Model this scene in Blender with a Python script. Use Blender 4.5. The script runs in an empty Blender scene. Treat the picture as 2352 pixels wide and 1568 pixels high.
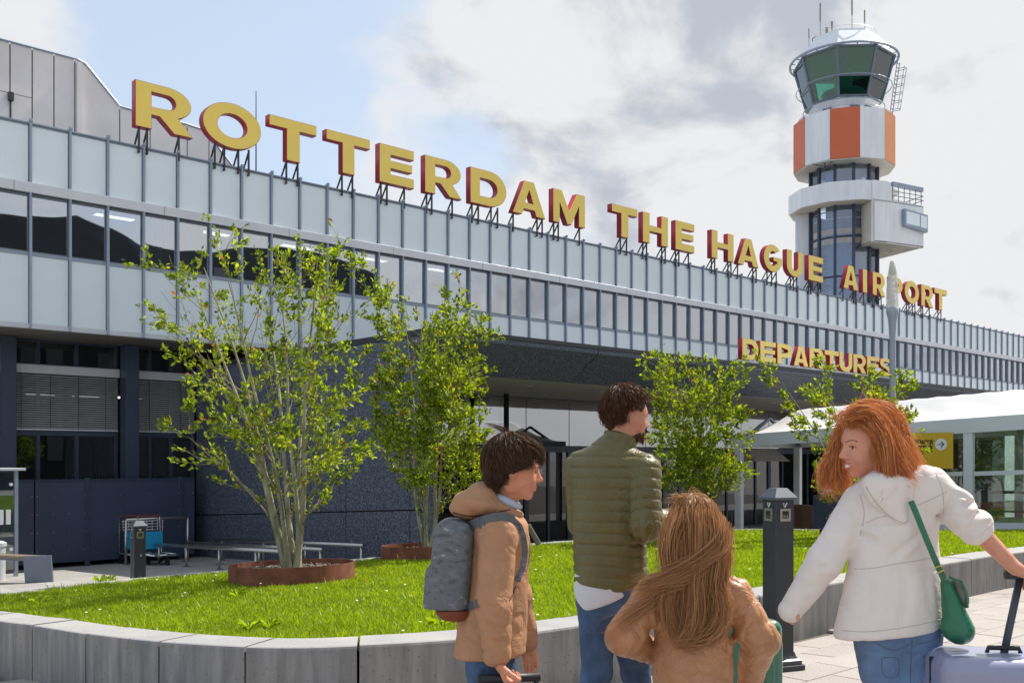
import bpy, bmesh, math, random
import numpy as np
from mathutils import Vector, Matrix, Euler
random.seed(7); np.random.seed(7)
R = math.radians
SC = bpy.context.scene
COL = SC.collection
# ---------------------------------------------------------------- camera
cam_d = bpy.data.cameras.new("camera"); cam = bpy.data.objects.new("camera", cam_d); COL.objects.link(cam)
cam.location = (0, 0, 1.5); cam.rotation_euler = (R(90), 0, 0)
cam_d.lens = 34.74; cam_d.sensor_width = 36; cam_d.shift_y = 0.1152
cam_d.clip_start = 0.1; cam_d.clip_end = 3000
SC.camera = cam
# ---------------------------------------------------------------- light
SC.view_settings.view_transform = 'Standard'; SC.view_settings.look = 'None'
SC.view_settings.exposure = 1.42; SC.view_settings.gamma = 1; SC.view_settings.use_curve_mapping = False
SUN_AZ, SUN_EL = R(51), R(52)          # azimuth clockwise from +Y
sun_dir = Vector((math.sin(SUN_AZ)*math.cos(SUN_EL), math.cos(SUN_AZ)*math.cos(SUN_EL), math.sin(SUN_EL)))
sd = bpy.data.lights.new("sun", 'SUN'); sd.energy = 2.3; sd.angle = R(0.6); sd.color = (1.0, 0.94, 0.85)
so = bpy.data.objects.new("sun", sd); COL.objects.link(so); so.rotation_euler = sun_dir.to_track_quat('Z', 'Y').to_euler()
W = bpy.data.worlds.new("World"); SC.world = W; W.use_nodes = True
nt = W.node_tree; nt.nodes.clear()
def wn(t, **k):
    n = nt.nodes.new(t)
    for a, v in k.items(): setattr(n, a, v)
    return n
def wmath(op, a, b=None, c=None, clamp=False):
    n = nt.nodes.new('ShaderNodeMath'); n.operation = op; n.use_clamp = clamp
    for i, q in enumerate((a, b, c)):
        if q is None: continue
        if isinstance(q, (int, float)): n.inputs[i].default_value = q
        else: nt.links.new(q, n.inputs[i])
    return n.outputs[0]
sky = wn('ShaderNodeTexSky', sky_type='NISHITA', sun_disc=False, sun_elevation=SUN_EL, sun_rotation=SUN_AZ, air_density=1.0, dust_density=1.2, ozone_density=1.4)
tc = wn('ShaderNodeTexCoord'); sep = wn('ShaderNodeSeparateXYZ'); nt.links.new(tc.outputs['Generated'], sep.inputs[0])
cmb = wn('ShaderNodeCombineXYZ'); nt.links.new(sep.outputs[0], cmb.inputs[0]); nt.links.new(sep.outputs[1], cmb.inputs[1]); nt.links.new(wmath('MULTIPLY', sep.outputs[2], 1.55), cmb.inputs[2])
def wnoise(scale, detail, rough, off, dist=0.0):
    mp = wn('ShaderNodeMapping'); nt.links.new(cmb.outputs[0], mp.inputs[0]); mp.inputs['Location'].default_value = off
    n = wn('ShaderNodeTexNoise'); n.inputs['Scale'].default_value = scale; n.inputs['Detail'].default_value = detail
    n.inputs['Roughness'].default_value = rough; n.inputs['Distortion'].default_value = dist
    nt.links.new(mp.outputs[0], n.inputs['Vector']); return n.outputs['Fac']
def blob(px, py, rad):                 # a cloud bank standing in this direction of the sky
    d = Vector(((px-1176)/2270, 1, (1055-py)/2270)).normalized()
    n = wn('ShaderNodeVectorMath', operation='DISTANCE'); nt.links.new(tc.outputs['Generated'], n.inputs[0]); n.inputs[1].default_value = d
    return wmath('SMOOTH_MAX', wmath('SUBTRACT', 1.0, wmath('DIVIDE', n.outputs['Value'], rad)), 0.0, 0.15)
big = wnoise(2.2, 2, 0.5, (3.1, 0.4, 0)); fine = wnoise(5.2, 12, 0.57, (1.7, 2.2, 1.0), 0.35); puff = wnoise(15, 6, 0.6, (4.2, 0.9, 2.0), 0.2)
cov = wmath('ADD', wmath('MULTIPLY', big, 0.25), wmath('MULTIPLY', fine, 0.85))
cov = wmath('ADD', cov, wmath('MULTIPLY', puff, 0.30))
cov = wmath('ADD', cov, wmath('MULTIPLY', sep.outputs[0], 0.10))
for (bx, by, br, bw) in ((1500, 250, .16, .16), (1650, 30, .15, .34), (2300, 60, .30, .26), (1020, 190, .15, .13), (1200, 40, .10, .13), (1300, 400, .30, .15), (2320, 620, .14, .26), (1680, 480, .12, .10), (850, 380, .2, .10), (1900, 400, .3, .10),
                         (420, 200, .24, -.20), (750, 60, .15, -.18), (1080, 290, .08, -.20), (1000, 420, .05, -.08), (40, 40, .12, .18), (-900, 300, .5, .15)):
    cov = wmath('ADD', cov, wmath('MULTIPLY', blob(bx, by, br), bw))
mask = wn('ShaderNodeMapRange', interpolation_type='SMOOTHSTEP'); nt.links.new(cov, mask.inputs[0])
mask.inputs[1].default_value = 0.62; mask.inputs[2].default_value = 0.90
r0 = wnoise(6.5, 8, 0.55, (0.3, 1.6, 0.5), 0.35); r1 = wnoise(6.5, 8, 0.55, (0.3-.030, 1.6, 0.5-.045), 0.35)     # relief of the billows, lit from the sun's side
shade = wmath('ADD', wmath('MULTIPLY', wmath('SUBTRACT', r1, r0), 2.3), wmath('MULTIPLY', wnoise(3.0, 6, 0.5, (5.3, 0.6, 2.5), 0.2), 0.88))
shade = wmath('ADD', shade, wmath('MULTIPLY', wmath('ADD', blob(1650, 10, .17), wmath('MULTIPLY', blob(1420, 450, .10), 0.4)), 0.85))
shade = wmath('SUBTRACT', shade, wmath('MULTIPLY', blob(2300, 150, .30), 0.14))
shr = wn('ShaderNodeMapRange', interpolation_type='SMOOTHSTEP'); nt.links.new(shade, shr.inputs[0]); shr.inputs[1].default_value = 0.46; shr.inputs[2].default_value = 1.10
cc = wn('ShaderNodeMix', data_type='RGBA'); nt.links.new(shr.outputs[0], cc.inputs[0])
CK = 3.05
cc.inputs[6].default_value = (0.95*CK, 0.955*CK, 0.97*CK, 1); cc.inputs[7].default_value = (0.58*CK, 0.615*CK, 0.70*CK, 1)
hz = wn('ShaderNodeMix', data_type='RGBA'); hz.inputs[0].default_value = 0.80       # high thin veil over the whole sky
nt.links.new(sky.outputs[0], hz.inputs[6]); pale = wn('ShaderNodeMapRange', interpolation_type='SMOOTHSTEP'); nt.links.new(sep.outputs[0], pale.inputs[0]); pale.inputs[1].default_value = -0.05; pale.inputs[2].default_value = 0.42; vm = wn('ShaderNodeMix', data_type='RGBA'); nt.links.new(pale.outputs[0], vm.inputs[0]); vm.inputs[6].default_value = (0.66*CK, 0.765*CK, 0.89*CK, 1); vm.inputs[7].default_value = (0.80*CK, 0.84*CK, 0.90*CK, 1); nt.links.new(vm.outputs[2], hz.inputs[7]); hz.inputs[7].default_value = (0.59*CK, 0.725*CK, 0.90*CK, 1)
mx = wn('ShaderNodeMix', data_type='RGBA'); nt.links.new(mask.outputs[0], mx.inputs[0]); nt.links.new(hz.outputs[2], mx.inputs[6]); nt.links.new(cc.outputs[2], mx.inputs[7])
bg = wn('ShaderNodeBackground'); bg.inputs[1].default_value = 0.11; nt.links.new(mx.outputs[2], bg.inputs[0])
wo = wn('ShaderNodeOutputWorld'); nt.links.new(bg.outputs[0], wo.inputs[0])

# ---------------------------------------------------------------- frames and helpers
AL = R(42.4); ca, sa = math.cos(AL), math.sin(AL)
F0, HY = 2270.0, 1055.0
def FW(a, b, z=0.0): return Vector((a*ca-b*sa, a*sa+b*ca, z))      # terminal frame (along, into, up) -> world
def WF(p): return (p[0]*ca+p[1]*sa, -p[0]*sa+p[1]*ca)
def gz(b): return -0.04*min(max(b-3.8, 0.0), 18.2)                 # the ground falls gently towards the terminal
def al(x, b):                                                      # where the sight line x meets the row b
    xr = (x-1176)/F0; return b*(ca*xr+sa)/(ca-sa*xr)
def bl(x, a):
    xr = (x-1176)/F0; return a*(ca-sa*xr)/(ca*xr+sa)
def pix(x, y, zt=0.0):                                             # a point of the sloping ground raised by zt
    xr = (x-1176)/F0; Z = (1.348-zt)/((y-HY)/F0-0.04*(ca-sa*xr)); return Vector((xr*Z, Z, 1.5-(y-HY)/F0*Z))
def at(x, y, Y): return Vector(((x-1176)/F0*Y, Y, 1.5-(y-HY)/F0*Y))

class G:
    def __init__(s): s.v = []; s.f = []
    def add(s, v, f):
        n = len(s.v); s.v += [tuple(p) for p in v]; s.f += [tuple(i+n for i in q) for q in f]; return s
    def box(s, x0, x1, y0, y1, z0, z1, M=None):
        v = [Vector(p) for p in ((x0,y0,z0),(x1,y0,z0),(x1,y1,z0),(x0,y1,z0),(x0,y0,z1),(x1,y0,z1),(x1,y1,z1),(x0,y1,z1))]
        if M: v = [M @ p for p in v]
        return s.add(v, [(0,3,2,1),(4,5,6,7),(0,1,5,4),(1,2,6,5),(2,3,7,6),(3,0,4,7)])
    def hexa(s, v): return s.add(v, [(0,3,2,1),(4,5,6,7),(0,1,5,4),(1,2,6,5),(2,3,7,6),(3,0,4,7)])
    def bar(s, p, q, w, h=None, up=(0,0,1)):
        p, q = Vector(p), Vector(q); h = h or w; d = (q-p).normalized(); u = Vector(up)
        if abs(d.dot(u)) > .98: u = Vector((1,0,0))
        x = d.cross(u).normalized()*w/2; y = x.cross(d).normalized()*h/2
        return s.hexa([p-x-y, p+x-y, p+x+y, p-x+y, q-x-y, q+x-y, q+x+y, q-x+y])
    def tube(s, path, r, n=8, cap=True, closed=False):
        path = [Vector(p) for p in path]; m = len(path); rr = r if isinstance(r, (list, tuple)) else [r]*m
        vs = []; prev = None
        for i, p in enumerate(path):
            a = path[i-1] if (i > 0 or closed) else p; b = path[(i+1) % m] if (i < m-1 or closed) else p
            t = (b-a).normalized()
            if prev is None:
                u = Vector((0,0,1)) if abs(t.z) < .9 else Vector((1,0,0)); x = t.cross(u).normalized()
            else: x = (prev-t*prev.dot(t)); x = x.normalized() if x.length > 1e-6 else prev
            prev = x; y = t.cross(x)
            for k in range(n):
                an = 2*math.pi*k/n; vs.append(p+(x*math.cos(an)+y*math.sin(an))*rr[i])
        fs = []
        for i in range(m if closed else m-1):
            j = (i+1) % m
            for k in range(n): fs.append((i*n+k, i*n+(k+1)%n, j*n+(k+1)%n, j*n+k))
        if cap and not closed: fs += [tuple(range(n-1,-1,-1)), tuple((m-1)*n+k for k in range(n))]
        return s.add(vs, fs)
    def lathe(s, prof, c=(0,0,0), n=24, a0=0.0, cap=True):
        vs = []; m = len(prof)
        for (r, z) in prof:
            for k in range(n):
                an = a0+2*math.pi*k/n; vs.append((c[0]+r*math.cos(an), c[1]+r*math.sin(an), c[2]+z))
        fs = [(i*n+k, i*n+(k+1)%n, (i+1)*n+(k+1)%n, (i+1)*n+k) for i in range(m-1) for k in range(n)]
        if cap: fs += [tuple(range(n-1,-1,-1)), tuple((m-1)*n+k for k in range(n))]
        return s.add(vs, fs)
    def prism(s, poly, lo, hi):                 # poly of 3D points, swept from offset lo to offset hi
        n = len(poly); lo, hi = Vector(lo), Vector(hi)
        v = [Vector(p)+lo for p in poly]+[Vector(p)+hi for p in poly]
        return s.add(v, [tuple(range(n-1,-1,-1)), tuple(range(n, 2*n))]+[(i,(i+1)%n,(i+1)%n+n,i+n) for i in range(n)])
    def mesh(s, name, mat, smooth=False, bevel=0.0, seg=1):
        me = bpy.data.meshes.new(name); me.from_pydata(s.v, [], s.f)
        bm = bmesh.new(); bm.from_mesh(me); bmesh.ops.recalc_face_normals(bm, faces=bm.faces)
        if bevel > 0: bmesh.ops.bevel(bm, geom=[e for e in bm.edges if len(e.link_faces) == 2 and e.calc_face_angle(0) > .5], offset=bevel, segments=seg, affect='EDGES', profile=.6)
        bm.to_mesh(me); bm.free()
        if mat: me.materials.append(mat)
        if smooth: me.polygons.foreach_set('use_smooth', [True]*len(me.polygons)); me.update()
        return me
    def obj(s, name, mat, parent=None, smooth=False, bevel=0.0, loc=None, rot=None, seg=1):
        return put(name, s.mesh(name, mat, smooth, bevel, seg), parent, loc, rot)
def put(name, me, parent=None, loc=None, rot=None):
    o = bpy.data.objects.new(name, me); COL.objects.link(o)
    if parent: o.parent = parent
    if loc is not None: o.location = loc
    if rot is not None: o.rotation_euler = rot
    return o
def tag(o, label=None, cat=None, group=None, kind=None):
    if label: o['label'] = label
    if cat: o['category'] = cat
    if group: o['group'] = group
    if kind: o['kind'] = kind
    return o
def thing(name, label, cat, loc=(0,0,0), rz=0.0, group=None):
    o = put(name, None, None, loc, (0,0,rz)); return tag(o, label, cat, group)
def fthing(name, label, cat, a, b, z=0.0, group=None): return thing(name, label, cat, FW(a, b, z), AL, group)
def copy_tree(o, parent=None):
    c = o.copy(); COL.objects.link(c); c.parent = parent
    for ch in o.children: copy_tree(ch, c)
    return c
def fastmesh(name, V, Fq, mat, smooth=False):
    me = bpy.data.meshes.new(name); V = np.asarray(V, np.float32); Fq = np.asarray(Fq, np.int32); k = Fq.shape[1]
    me.vertices.add(len(V)); me.vertices.foreach_set('co', V.ravel())
    me.loops.add(Fq.size); me.loops.foreach_set('vertex_index', Fq.ravel())
    me.polygons.add(len(Fq)); me.polygons.foreach_set('loop_start', np.arange(0, Fq.size, k, dtype=np.int32))
    me.polygons.foreach_set('loop_total', np.full(len(Fq), k, np.int32))
    if smooth: me.polygons.foreach_set('use_smooth', np.ones(len(Fq), bool))
    me.update(calc_edges=True); me.validate()
    if mat: me.materials.append(mat)
    return me

# ---------------------------------------------------------------- materials
def pm(name, col, rough=.6, metal=0.0, var=0.0, vscale=3.0, col2=None, bump=0.0, bscale=30.0, detail=6, spec=.5, stretch=(1,1,1), coat=0.0, ramp=(.35,.65), sub=0.0, wr=None):
    m = bpy.data.materials.new(name); m.use_nodes = True; t = m.node_tree; p = t.nodes['Principled BSDF']
    p.inputs['Base Color'].default_value = (*col, 1); p.inputs['Roughness'].default_value = rough; p.inputs['Metallic'].default_value = metal
    p.inputs['Specular IOR Level'].default_value = spec; p.inputs['Coat Weight'].default_value = coat
    if sub: p.inputs['Subsurface Weight'].default_value = sub; p.inputs['Subsurface Radius'].default_value = (.012, .005, .003); p.inputs['Subsurface Scale'].default_value = 1.0
    tc = t.nodes.new('ShaderNodeTexCoord'); mp = t.nodes.new('ShaderNodeMapping'); mp.inputs['Scale'].default_value = stretch
    t.links.new(tc.outputs['Object'], mp.inputs[0])
    if var or col2:
        n = t.nodes.new('ShaderNodeTexNoise'); n.inputs['Scale'].default_value = vscale; n.inputs['Detail'].default_value = detail; n.inputs['Roughness'].default_value = .62
        t.links.new(mp.outputs[0], n.inputs['Vector'])
        r = t.nodes.new('ShaderNodeValToRGB'); r.color_ramp.elements[0].position = ramp[0]; r.color_ramp.elements[1].position = ramp[1]
        c2 = col2 or tuple(c*(1-var) for c in col)
        r.color_ramp.elements[0].color = (*c2, 1); r.color_ramp.elements[1].color = (*col, 1)
        t.links.new(n.outputs['Fac'], r.inputs[0]); t.links.new(r.outputs[0], p.inputs['Base Color'])
    if bump:
        n2 = t.nodes.new('ShaderNodeTexNoise'); n2.inputs['Scale'].default_value = bscale; n2.inputs['Detail'].default_value = 5
        t.links.new(mp.outputs[0], n2.inputs['Vector']); b = t.nodes.new('ShaderNodeBump'); b.inputs['Strength'].default_value = bump; b.inputs['Distance'].default_value = .02
        t.links.new(n2.outputs['Fac'], b.inputs['Height']); t.links.new(b.outputs[0], p.inputs['Normal'])
    if wr:          # soft cloth creases
        n3 = t.nodes.new('ShaderNodeTexNoise'); n3.inputs['Scale'].default_value = wr[0]; n3.inputs['Detail'].default_value = 3; n3.inputs['Distortion'].default_value = .9; t.links.new(mp.outputs[0], n3.inputs['Vector'])
        m1 = t.nodes.new('ShaderNodeMath'); m1.operation = 'SUBTRACT'; m1.inputs[1].default_value = .5; t.links.new(n3.outputs['Fac'], m1.inputs[0]); m2 = t.nodes.new('ShaderNodeMath'); m2.operation = 'ABSOLUTE'; t.links.new(m1.outputs[0], m2.inputs[0])
        m3 = t.nodes.new('ShaderNodeMath'); m3.operation = 'POWER'; m3.inputs[1].default_value = .6; t.links.new(m2.outputs[0], m3.inputs[0]); b3 = t.nodes.new('ShaderNodeBump'); b3.inputs['Strength'].default_value = wr[1]; b3.inputs['Distance'].default_value = .02
        t.links.new(m3.outputs[0], b3.inputs['Height']); t.links.new(b3.outputs[0], p.inputs['Normal'])
        if bump: t.links.new(b3.outputs[0], b.inputs['Normal']); t.links.new(b.outputs[0], p.inputs['Normal'])
    return m
def glass(name, tint=(.75,.85,.9), refl=.3, rough=.02, wave=0.0, wscale=1.2):
    m = bpy.data.materials.new(name); m.use_nodes = True; t = m.node_tree; t.nodes.clear()
    o = t.nodes.new('ShaderNodeOutputMaterial'); mix = t.nodes.new('ShaderNodeMixShader'); tr = t.nodes.new('ShaderNodeBsdfTransparent'); gl = t.nodes.new('ShaderNodeBsdfGlossy')
    tr.inputs[0].default_value = (*tint, 1); gl.inputs['Roughness'].default_value = rough; gl.inputs['Color'].default_value = (.95, .97, 1, 1)
    fr = t.nodes.new('ShaderNodeFresnel'); fr.inputs[0].default_value = 1.5
    ad = t.nodes.new('ShaderNodeMath'); ad.operation = 'MULTIPLY_ADD'; ad.inputs[1].default_value = 1.0; ad.inputs[2].default_value = refl; ad.use_clamp = True
    t.links.new(fr.outputs[0], ad.inputs[0]); t.links.new(ad.outputs[0], mix.inputs[0]); t.links.new(tr.outputs[0], mix.inputs[1]); t.links.new(gl.outputs[0], mix.inputs[2]); t.links.new(mix.outputs[0], o.inputs[0])
    if wave:
        tc = t.nodes.new('ShaderNodeTexCoord'); n = t.nodes.new('ShaderNodeTexNoise'); n.inputs['Scale'].default_value = wscale; n.inputs['Detail'].default_value = 1
        oi = t.nodes.new('ShaderNodeObjectInfo'); ad2 = t.nodes.new('ShaderNodeVectorMath'); ad2.operation = 'ADD'
        t.links.new(tc.outputs['Object'], ad2.inputs[0]); sc = t.nodes.new('ShaderNodeVectorMath'); sc.operation = 'SCALE'; t.links.new(oi.outputs['Location'], sc.inputs[0]); sc.inputs['Scale'].default_value = 1.0
        t.links.new(sc.outputs[0], ad2.inputs[1]); t.links.new(ad2.outputs[0], n.inputs['Vector'])
        b = t.nodes.new('ShaderNodeBump'); b.inputs['Strength'].default_value = wave; b.inputs['Distance'].default_value = .05; t.links.new(n.outputs['Fac'], b.inputs['Height'])
        t.links.new(b.outputs[0], gl.inputs['Normal']); t.links.new(b.outputs[0], fr.inputs['Normal'])
    return m
M = {}
M['alu'] = pm('aluminium_grey', (.31,.37,.46), .42, .35, .12, 1.5)
M['alu_dark'] = pm('grey_blue_metal', (.16,.19,.24), .4, .3, .15, 2)
M['alu_light'] = pm('pale_aluminium', (.62,.65,.70), .4, .3, .1, 1.5)
M['panel'] = pm('frosted_glass_panel', (.76,.86,.92), .22, 0, .06, .7, coat=1.0, spec=.8)
M['navy'] = pm('navy_metal', (.040,.055,.100), .40, .1, .12, 2)
M['navy2'] = pm('navy_fence', (.042,.058,.110), .5, .05, .2, 1.2, bump=.05, bscale=60)
M['dark'] = pm('dark_interior', (.012,.012,.014), .8)
M['darkwall'] = pm('interior_wall', (.05,.05,.052), .8, 0, .5, .8)
M['soffit'] = pm('soffit_panel', (.17,.155,.14), .5, 0, .2, 1.5)
M['slat'] = pm('blind_slat', (.46,.46,.47), .45, .2, .15, 4)
M['win'] = glass('facade_glass', (.62,.68,.74), .42, .015, .10, .9)
M['dglass'] = glass('dark_glass', (.28,.32,.38), .07, .01, .05, .8)
M['eglass'] = glass('entrance_glass', (.35,.38,.42), .34, .005)
M['cglass'] = glass('clear_glass', (.80,.88,.86), .06, .005)
M['curtain'] = pm('curtain', (.80,.79,.76), .9)
M['white'] = pm('white_paint', (.80,.82,.85), .5, 0, .16, 2.2, stretch=(1,1,.12), ramp=(.25,.6))
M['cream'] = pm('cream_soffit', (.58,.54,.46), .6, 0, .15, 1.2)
M['orange'] = pm('orange_paint', (.62,.13,.045), .45, 0, .08, 1)
M['orange2'] = pm('pale_orange_paint', (.60,.22,.06), .45, 0, .08, 1)
M['yellow'] = pm('yellow_letter_face', (.88,.66,.13), .4, 0, .05, 2)
M['yellow_lit'] = pm('lit_yellow_face', (.93,.74,.20), .4, 0, .05, 2)  # same yellow as the roof letters, with stronger light put into the colour
M['crimson'] = pm('crimson_letter_side', (.42,.014,.05), .4, 0, .1, 2)
M['frame_dark'] = pm('charcoal_metal', (.045,.048,.055), .45, .3, .15, 5)
M['black'] = pm('black_plastic', (.012,.012,.013), .5)
M['steel'] = pm('brushed_steel', (.52,.50,.47), .28, .9, .12, 6)
M['chrome'] = pm('chrome', (.7,.7,.7), .15, 1)
M['mesh_white'] = pm('hall_panel', (.80,.765,.75), .6, 0, .16, .5, bump=.03, bscale=3)
M['seam'] = pm('rusty_seam', (.22,.14,.11), .8)
M['tent'] = pm('tent_fabric', (.66,.65,.64), .55, 0, .05, .8)
M['tentw'] = pm('tent_frame', (.70,.74,.78), .45, .1, .06, 1)
M['corten'] = pm('weathering_steel', (.26,.085,.045), .8, 0, .5, 6, bump=.15, bscale=40)
M['signy'] = pm('sign_yellow', (.66,.42,.02), .5)
M['print'] = pm('sign_print_black', (.02,.02,.025), .5)
M['printw'] = pm('sign_print_white', (.8,.82,.84), .5)
M['wood'] = pm('bench_wood', (.30,.22,.14), .7, 0, .4, 8, stretch=(1,6,6))
M['tile'] = None

def granite():
    m = pm('granite_panel', (.035,.04,.052), .55); t = m.node_tree; p = t.nodes['Principled BSDF']
    tc = t.nodes.new('ShaderNodeTexCoord'); n = t.nodes.new('ShaderNodeTexNoise'); n.inputs['Scale'].default_value = 42; n.inputs['Detail'].default_value = 4; n.inputs['Roughness'].default_value = .7
    t.links.new(tc.outputs['Object'], n.inputs['Vector']); r = t.nodes.new('ShaderNodeValToRGB')
    e = r.color_ramp.elements; e[0].position = .42; e[0].color = (.030,.040,.064,1); e[1].position = .68; e[1].color = (.31,.33,.37,1)
    k = e.new(.52); k.color = (.072,.090,.130,1)
    t.links.new(n.outputs['Fac'], r.inputs[0]); t.links.new(r.outputs[0], p.inputs['Base Color'])
    b = t.nodes.new('ShaderNodeBump'); b.inputs['Strength'].default_value = .35; b.inputs['Distance'].default_value = .01; t.links.new(n.outputs['Fac'], b.inputs['Height']); t.links.new(b.outputs[0], p.inputs['Normal'])
    return m
M['granite'] = granite()
def concrete(name, base, streak):
    m = pm(name, base, .85); t = m.node_tree; p = t.nodes['Principled BSDF']
    tc = t.nodes.new('ShaderNodeTexCoord')
    mp = t.nodes.new('ShaderNodeMapping'); mp.inputs['Scale'].default_value = (13, 13, 1.3); t.links.new(tc.outputs['Object'], mp.inputs[0])
    n = t.nodes.new('ShaderNodeTexNoise'); n.inputs['Scale'].default_value = 1; n.inputs['Detail'].default_value = 6; n.inputs['Roughness'].default_value = .65; t.links.new(mp.outputs[0], n.inputs['Vector'])
    n2 = t.nodes.new('ShaderNodeTexNoise'); n2.inputs['Scale'].default_value = 2.2; n2.inputs['Detail'].default_value = 8; t.links.new(tc.outputs['Object'], n2.inputs['Vector'])
    vo = t.nodes.new('ShaderNodeTexVoronoi'); vo.inputs['Scale'].default_value = 26; t.links.new(tc.outputs['Object'], vo.inputs['Vector'])
    gt = t.nodes.new('ShaderNodeMath'); gt.operation = 'LESS_THAN'; gt.inputs[1].default_value = .13; t.links.new(vo.outputs['Distance'], gt.inputs[0])
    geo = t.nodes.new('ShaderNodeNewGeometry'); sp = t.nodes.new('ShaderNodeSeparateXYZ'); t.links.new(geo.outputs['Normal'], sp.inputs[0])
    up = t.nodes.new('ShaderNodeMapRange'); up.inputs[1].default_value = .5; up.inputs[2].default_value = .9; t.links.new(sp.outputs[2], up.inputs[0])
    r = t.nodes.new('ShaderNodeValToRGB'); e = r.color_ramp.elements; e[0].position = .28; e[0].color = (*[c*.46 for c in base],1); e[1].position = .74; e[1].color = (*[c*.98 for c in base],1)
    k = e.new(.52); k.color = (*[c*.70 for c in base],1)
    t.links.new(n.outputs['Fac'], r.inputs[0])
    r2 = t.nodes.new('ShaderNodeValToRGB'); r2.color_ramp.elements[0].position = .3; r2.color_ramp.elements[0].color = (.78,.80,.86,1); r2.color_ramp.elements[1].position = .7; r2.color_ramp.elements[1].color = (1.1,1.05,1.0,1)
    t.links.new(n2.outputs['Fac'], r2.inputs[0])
    top = t.nodes.new('ShaderNodeMix'); top.data_type = 'RGBA'; t.links.new(up.outputs[0], top.inputs[0]); t.links.new(r.outputs[0], top.inputs[6]); top.inputs[7].default_value = (*[c*1.05 for c in base],1)  # streaked sides darker, tops lighter: shade and sun put into the colour by normal
    mu = t.nodes.new('ShaderNodeMix'); mu.data_type = 'RGBA'; mu.blend_type = 'MULTIPLY'; mu.inputs[0].default_value = 1; t.links.new(top.outputs[2], mu.inputs[6]); t.links.new(r2.outputs[0], mu.inputs[7])
    pk = t.nodes.new('ShaderNodeMix'); pk.data_type = 'RGBA'; t.links.new(gt.outputs[0], pk.inputs[0]); t.links.new(mu.outputs[2], pk.inputs[6]); pk.inputs[7].default_value = (*[c*.35 for c in base],1)
    t.links.new(pk.outputs[2], p.inputs['Base Color'])
    b = t.nodes.new('ShaderNodeBump'); b.inputs['Strength'].default_value = .25; b.inputs['Distance'].default_value = .01; t.links.new(n.outputs['Fac'], b.inputs['Height']); t.links.new(b.outputs[0], p.inputs['Normal'])
    return m
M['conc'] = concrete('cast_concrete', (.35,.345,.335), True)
def paver(name, base, spread):
    m = pm(name, base, .85); t = m.node_tree; p = t.nodes['Principled BSDF']
    tc = t.nodes.new('ShaderNodeTexCoord'); oi = t.nodes.new('ShaderNodeObjectInfo')
    n = t.nodes.new('ShaderNodeTexNoise'); n.inputs['Scale'].default_value = 90; n.inputs['Detail'].default_value = 5; n.inputs['Roughness'].default_value = .75
    av = t.nodes.new('ShaderNodeVectorMath'); av.operation = 'ADD'; t.links.new(tc.outputs['Object'], av.inputs[0]); t.links.new(oi.outputs['Location'], av.inputs[1]); t.links.new(av.outputs[0], n.inputs['Vector'])
    r = t.nodes.new('ShaderNodeValToRGB'); e = r.color_ramp.elements; e[0].position = .36; e[0].color = (*[c*.60 for c in base],1); e[1].position = .62; e[1].color = (*[c*1.12 for c in base],1)
    t.links.new(n.outputs['Fac'], r.inputs[0])
    n3 = t.nodes.new('ShaderNodeTexNoise'); n3.inputs['Scale'].default_value = 1.7; n3.inputs['Detail'].default_value = 6; t.links.new(av.outputs[0], n3.inputs['Vector'])
    hv = t.nodes.new('ShaderNodeMath'); hv.operation = 'MULTIPLY_ADD'; hv.inputs[1].default_value = spread; hv.inputs[2].default_value = 1-spread*.9; t.links.new(oi.outputs['Random'], hv.inputs[0])
    hv2 = t.nodes.new('ShaderNodeMath'); hv2.operation = 'MULTIPLY_ADD'; hv2.inputs[1].default_value = .35; t.links.new(n3.outputs['Fac'], hv2.inputs[0]); t.links.new(hv.outputs[0], hv2.inputs[2])
    sb = t.nodes.new('ShaderNodeMath'); sb.operation = 'SUBTRACT'; sb.inputs[1].default_value = .16; t.links.new(hv2.outputs[0], sb.inputs[0])
    mu = t.nodes.new('ShaderNodeVectorMath'); mu.operation = 'SCALE'; t.links.new(r.outputs[0], mu.inputs[0]); t.links.new(sb.outputs[0], mu.inputs['Scale'])
    t.links.new(mu.outputs[0], p.inputs['Base Color'])
    b = t.nodes.new('ShaderNodeBump'); b.inputs['Strength'].default_value = .4; b.inputs['Distance'].default_value = .004; t.links.new(n.outputs['Fac'], b.inputs['Height']); t.links.new(b.outputs[0], p.inputs['Normal'])
    return m
M['paver'] = paver('exposed_aggregate_paver', (.44,.395,.36), .16)
M['slab'] = paver('grey_paving_slab', (.40,.385,.365), .14)
M['joint'] = pm('joint_sand', (.16,.145,.13), .95, 0, .3, 30)
M['asphalt'] = pm('asphalt', (.06,.06,.062), .9, 0, .3, 20, bump=.2, bscale=120)
M['ground'] = pm('pale_ground', (.33,.315,.295), .9, 0, .25, 2)  # colour paled so that sunlight bounced off it brightens the facade
M['soil'] = pm('turf_soil', (.05,.075,.02), .95, 0, .4, 8)
# ================================================================= ground
def strip(a0, a1, b0, b1, dz, mat, name):
    g_ = G(); br = sorted(set([b0, b1]+[q for q in (3.8, 22.0) if b0 < q < b1]))
    for p, q in zip(br, br[1:]):
        g_.add([FW(a0,p,gz(p)+dz), FW(a1,p,gz(p)+dz), FW(a1,q,gz(q)+dz), FW(a0,q,gz(q)+dz)], [(0,1,2,3)])
    me = bpy.data.meshes.new(name); me.from_pydata(g_.v, [], g_.f); me.materials.append(mat)
    return put(name, me)
tag(strip(-900, 900, -900, 1500, -0.06, M['ground'], 'ground'), 'pale paved ground reaching far beyond the terminal', kind='structure')

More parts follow.
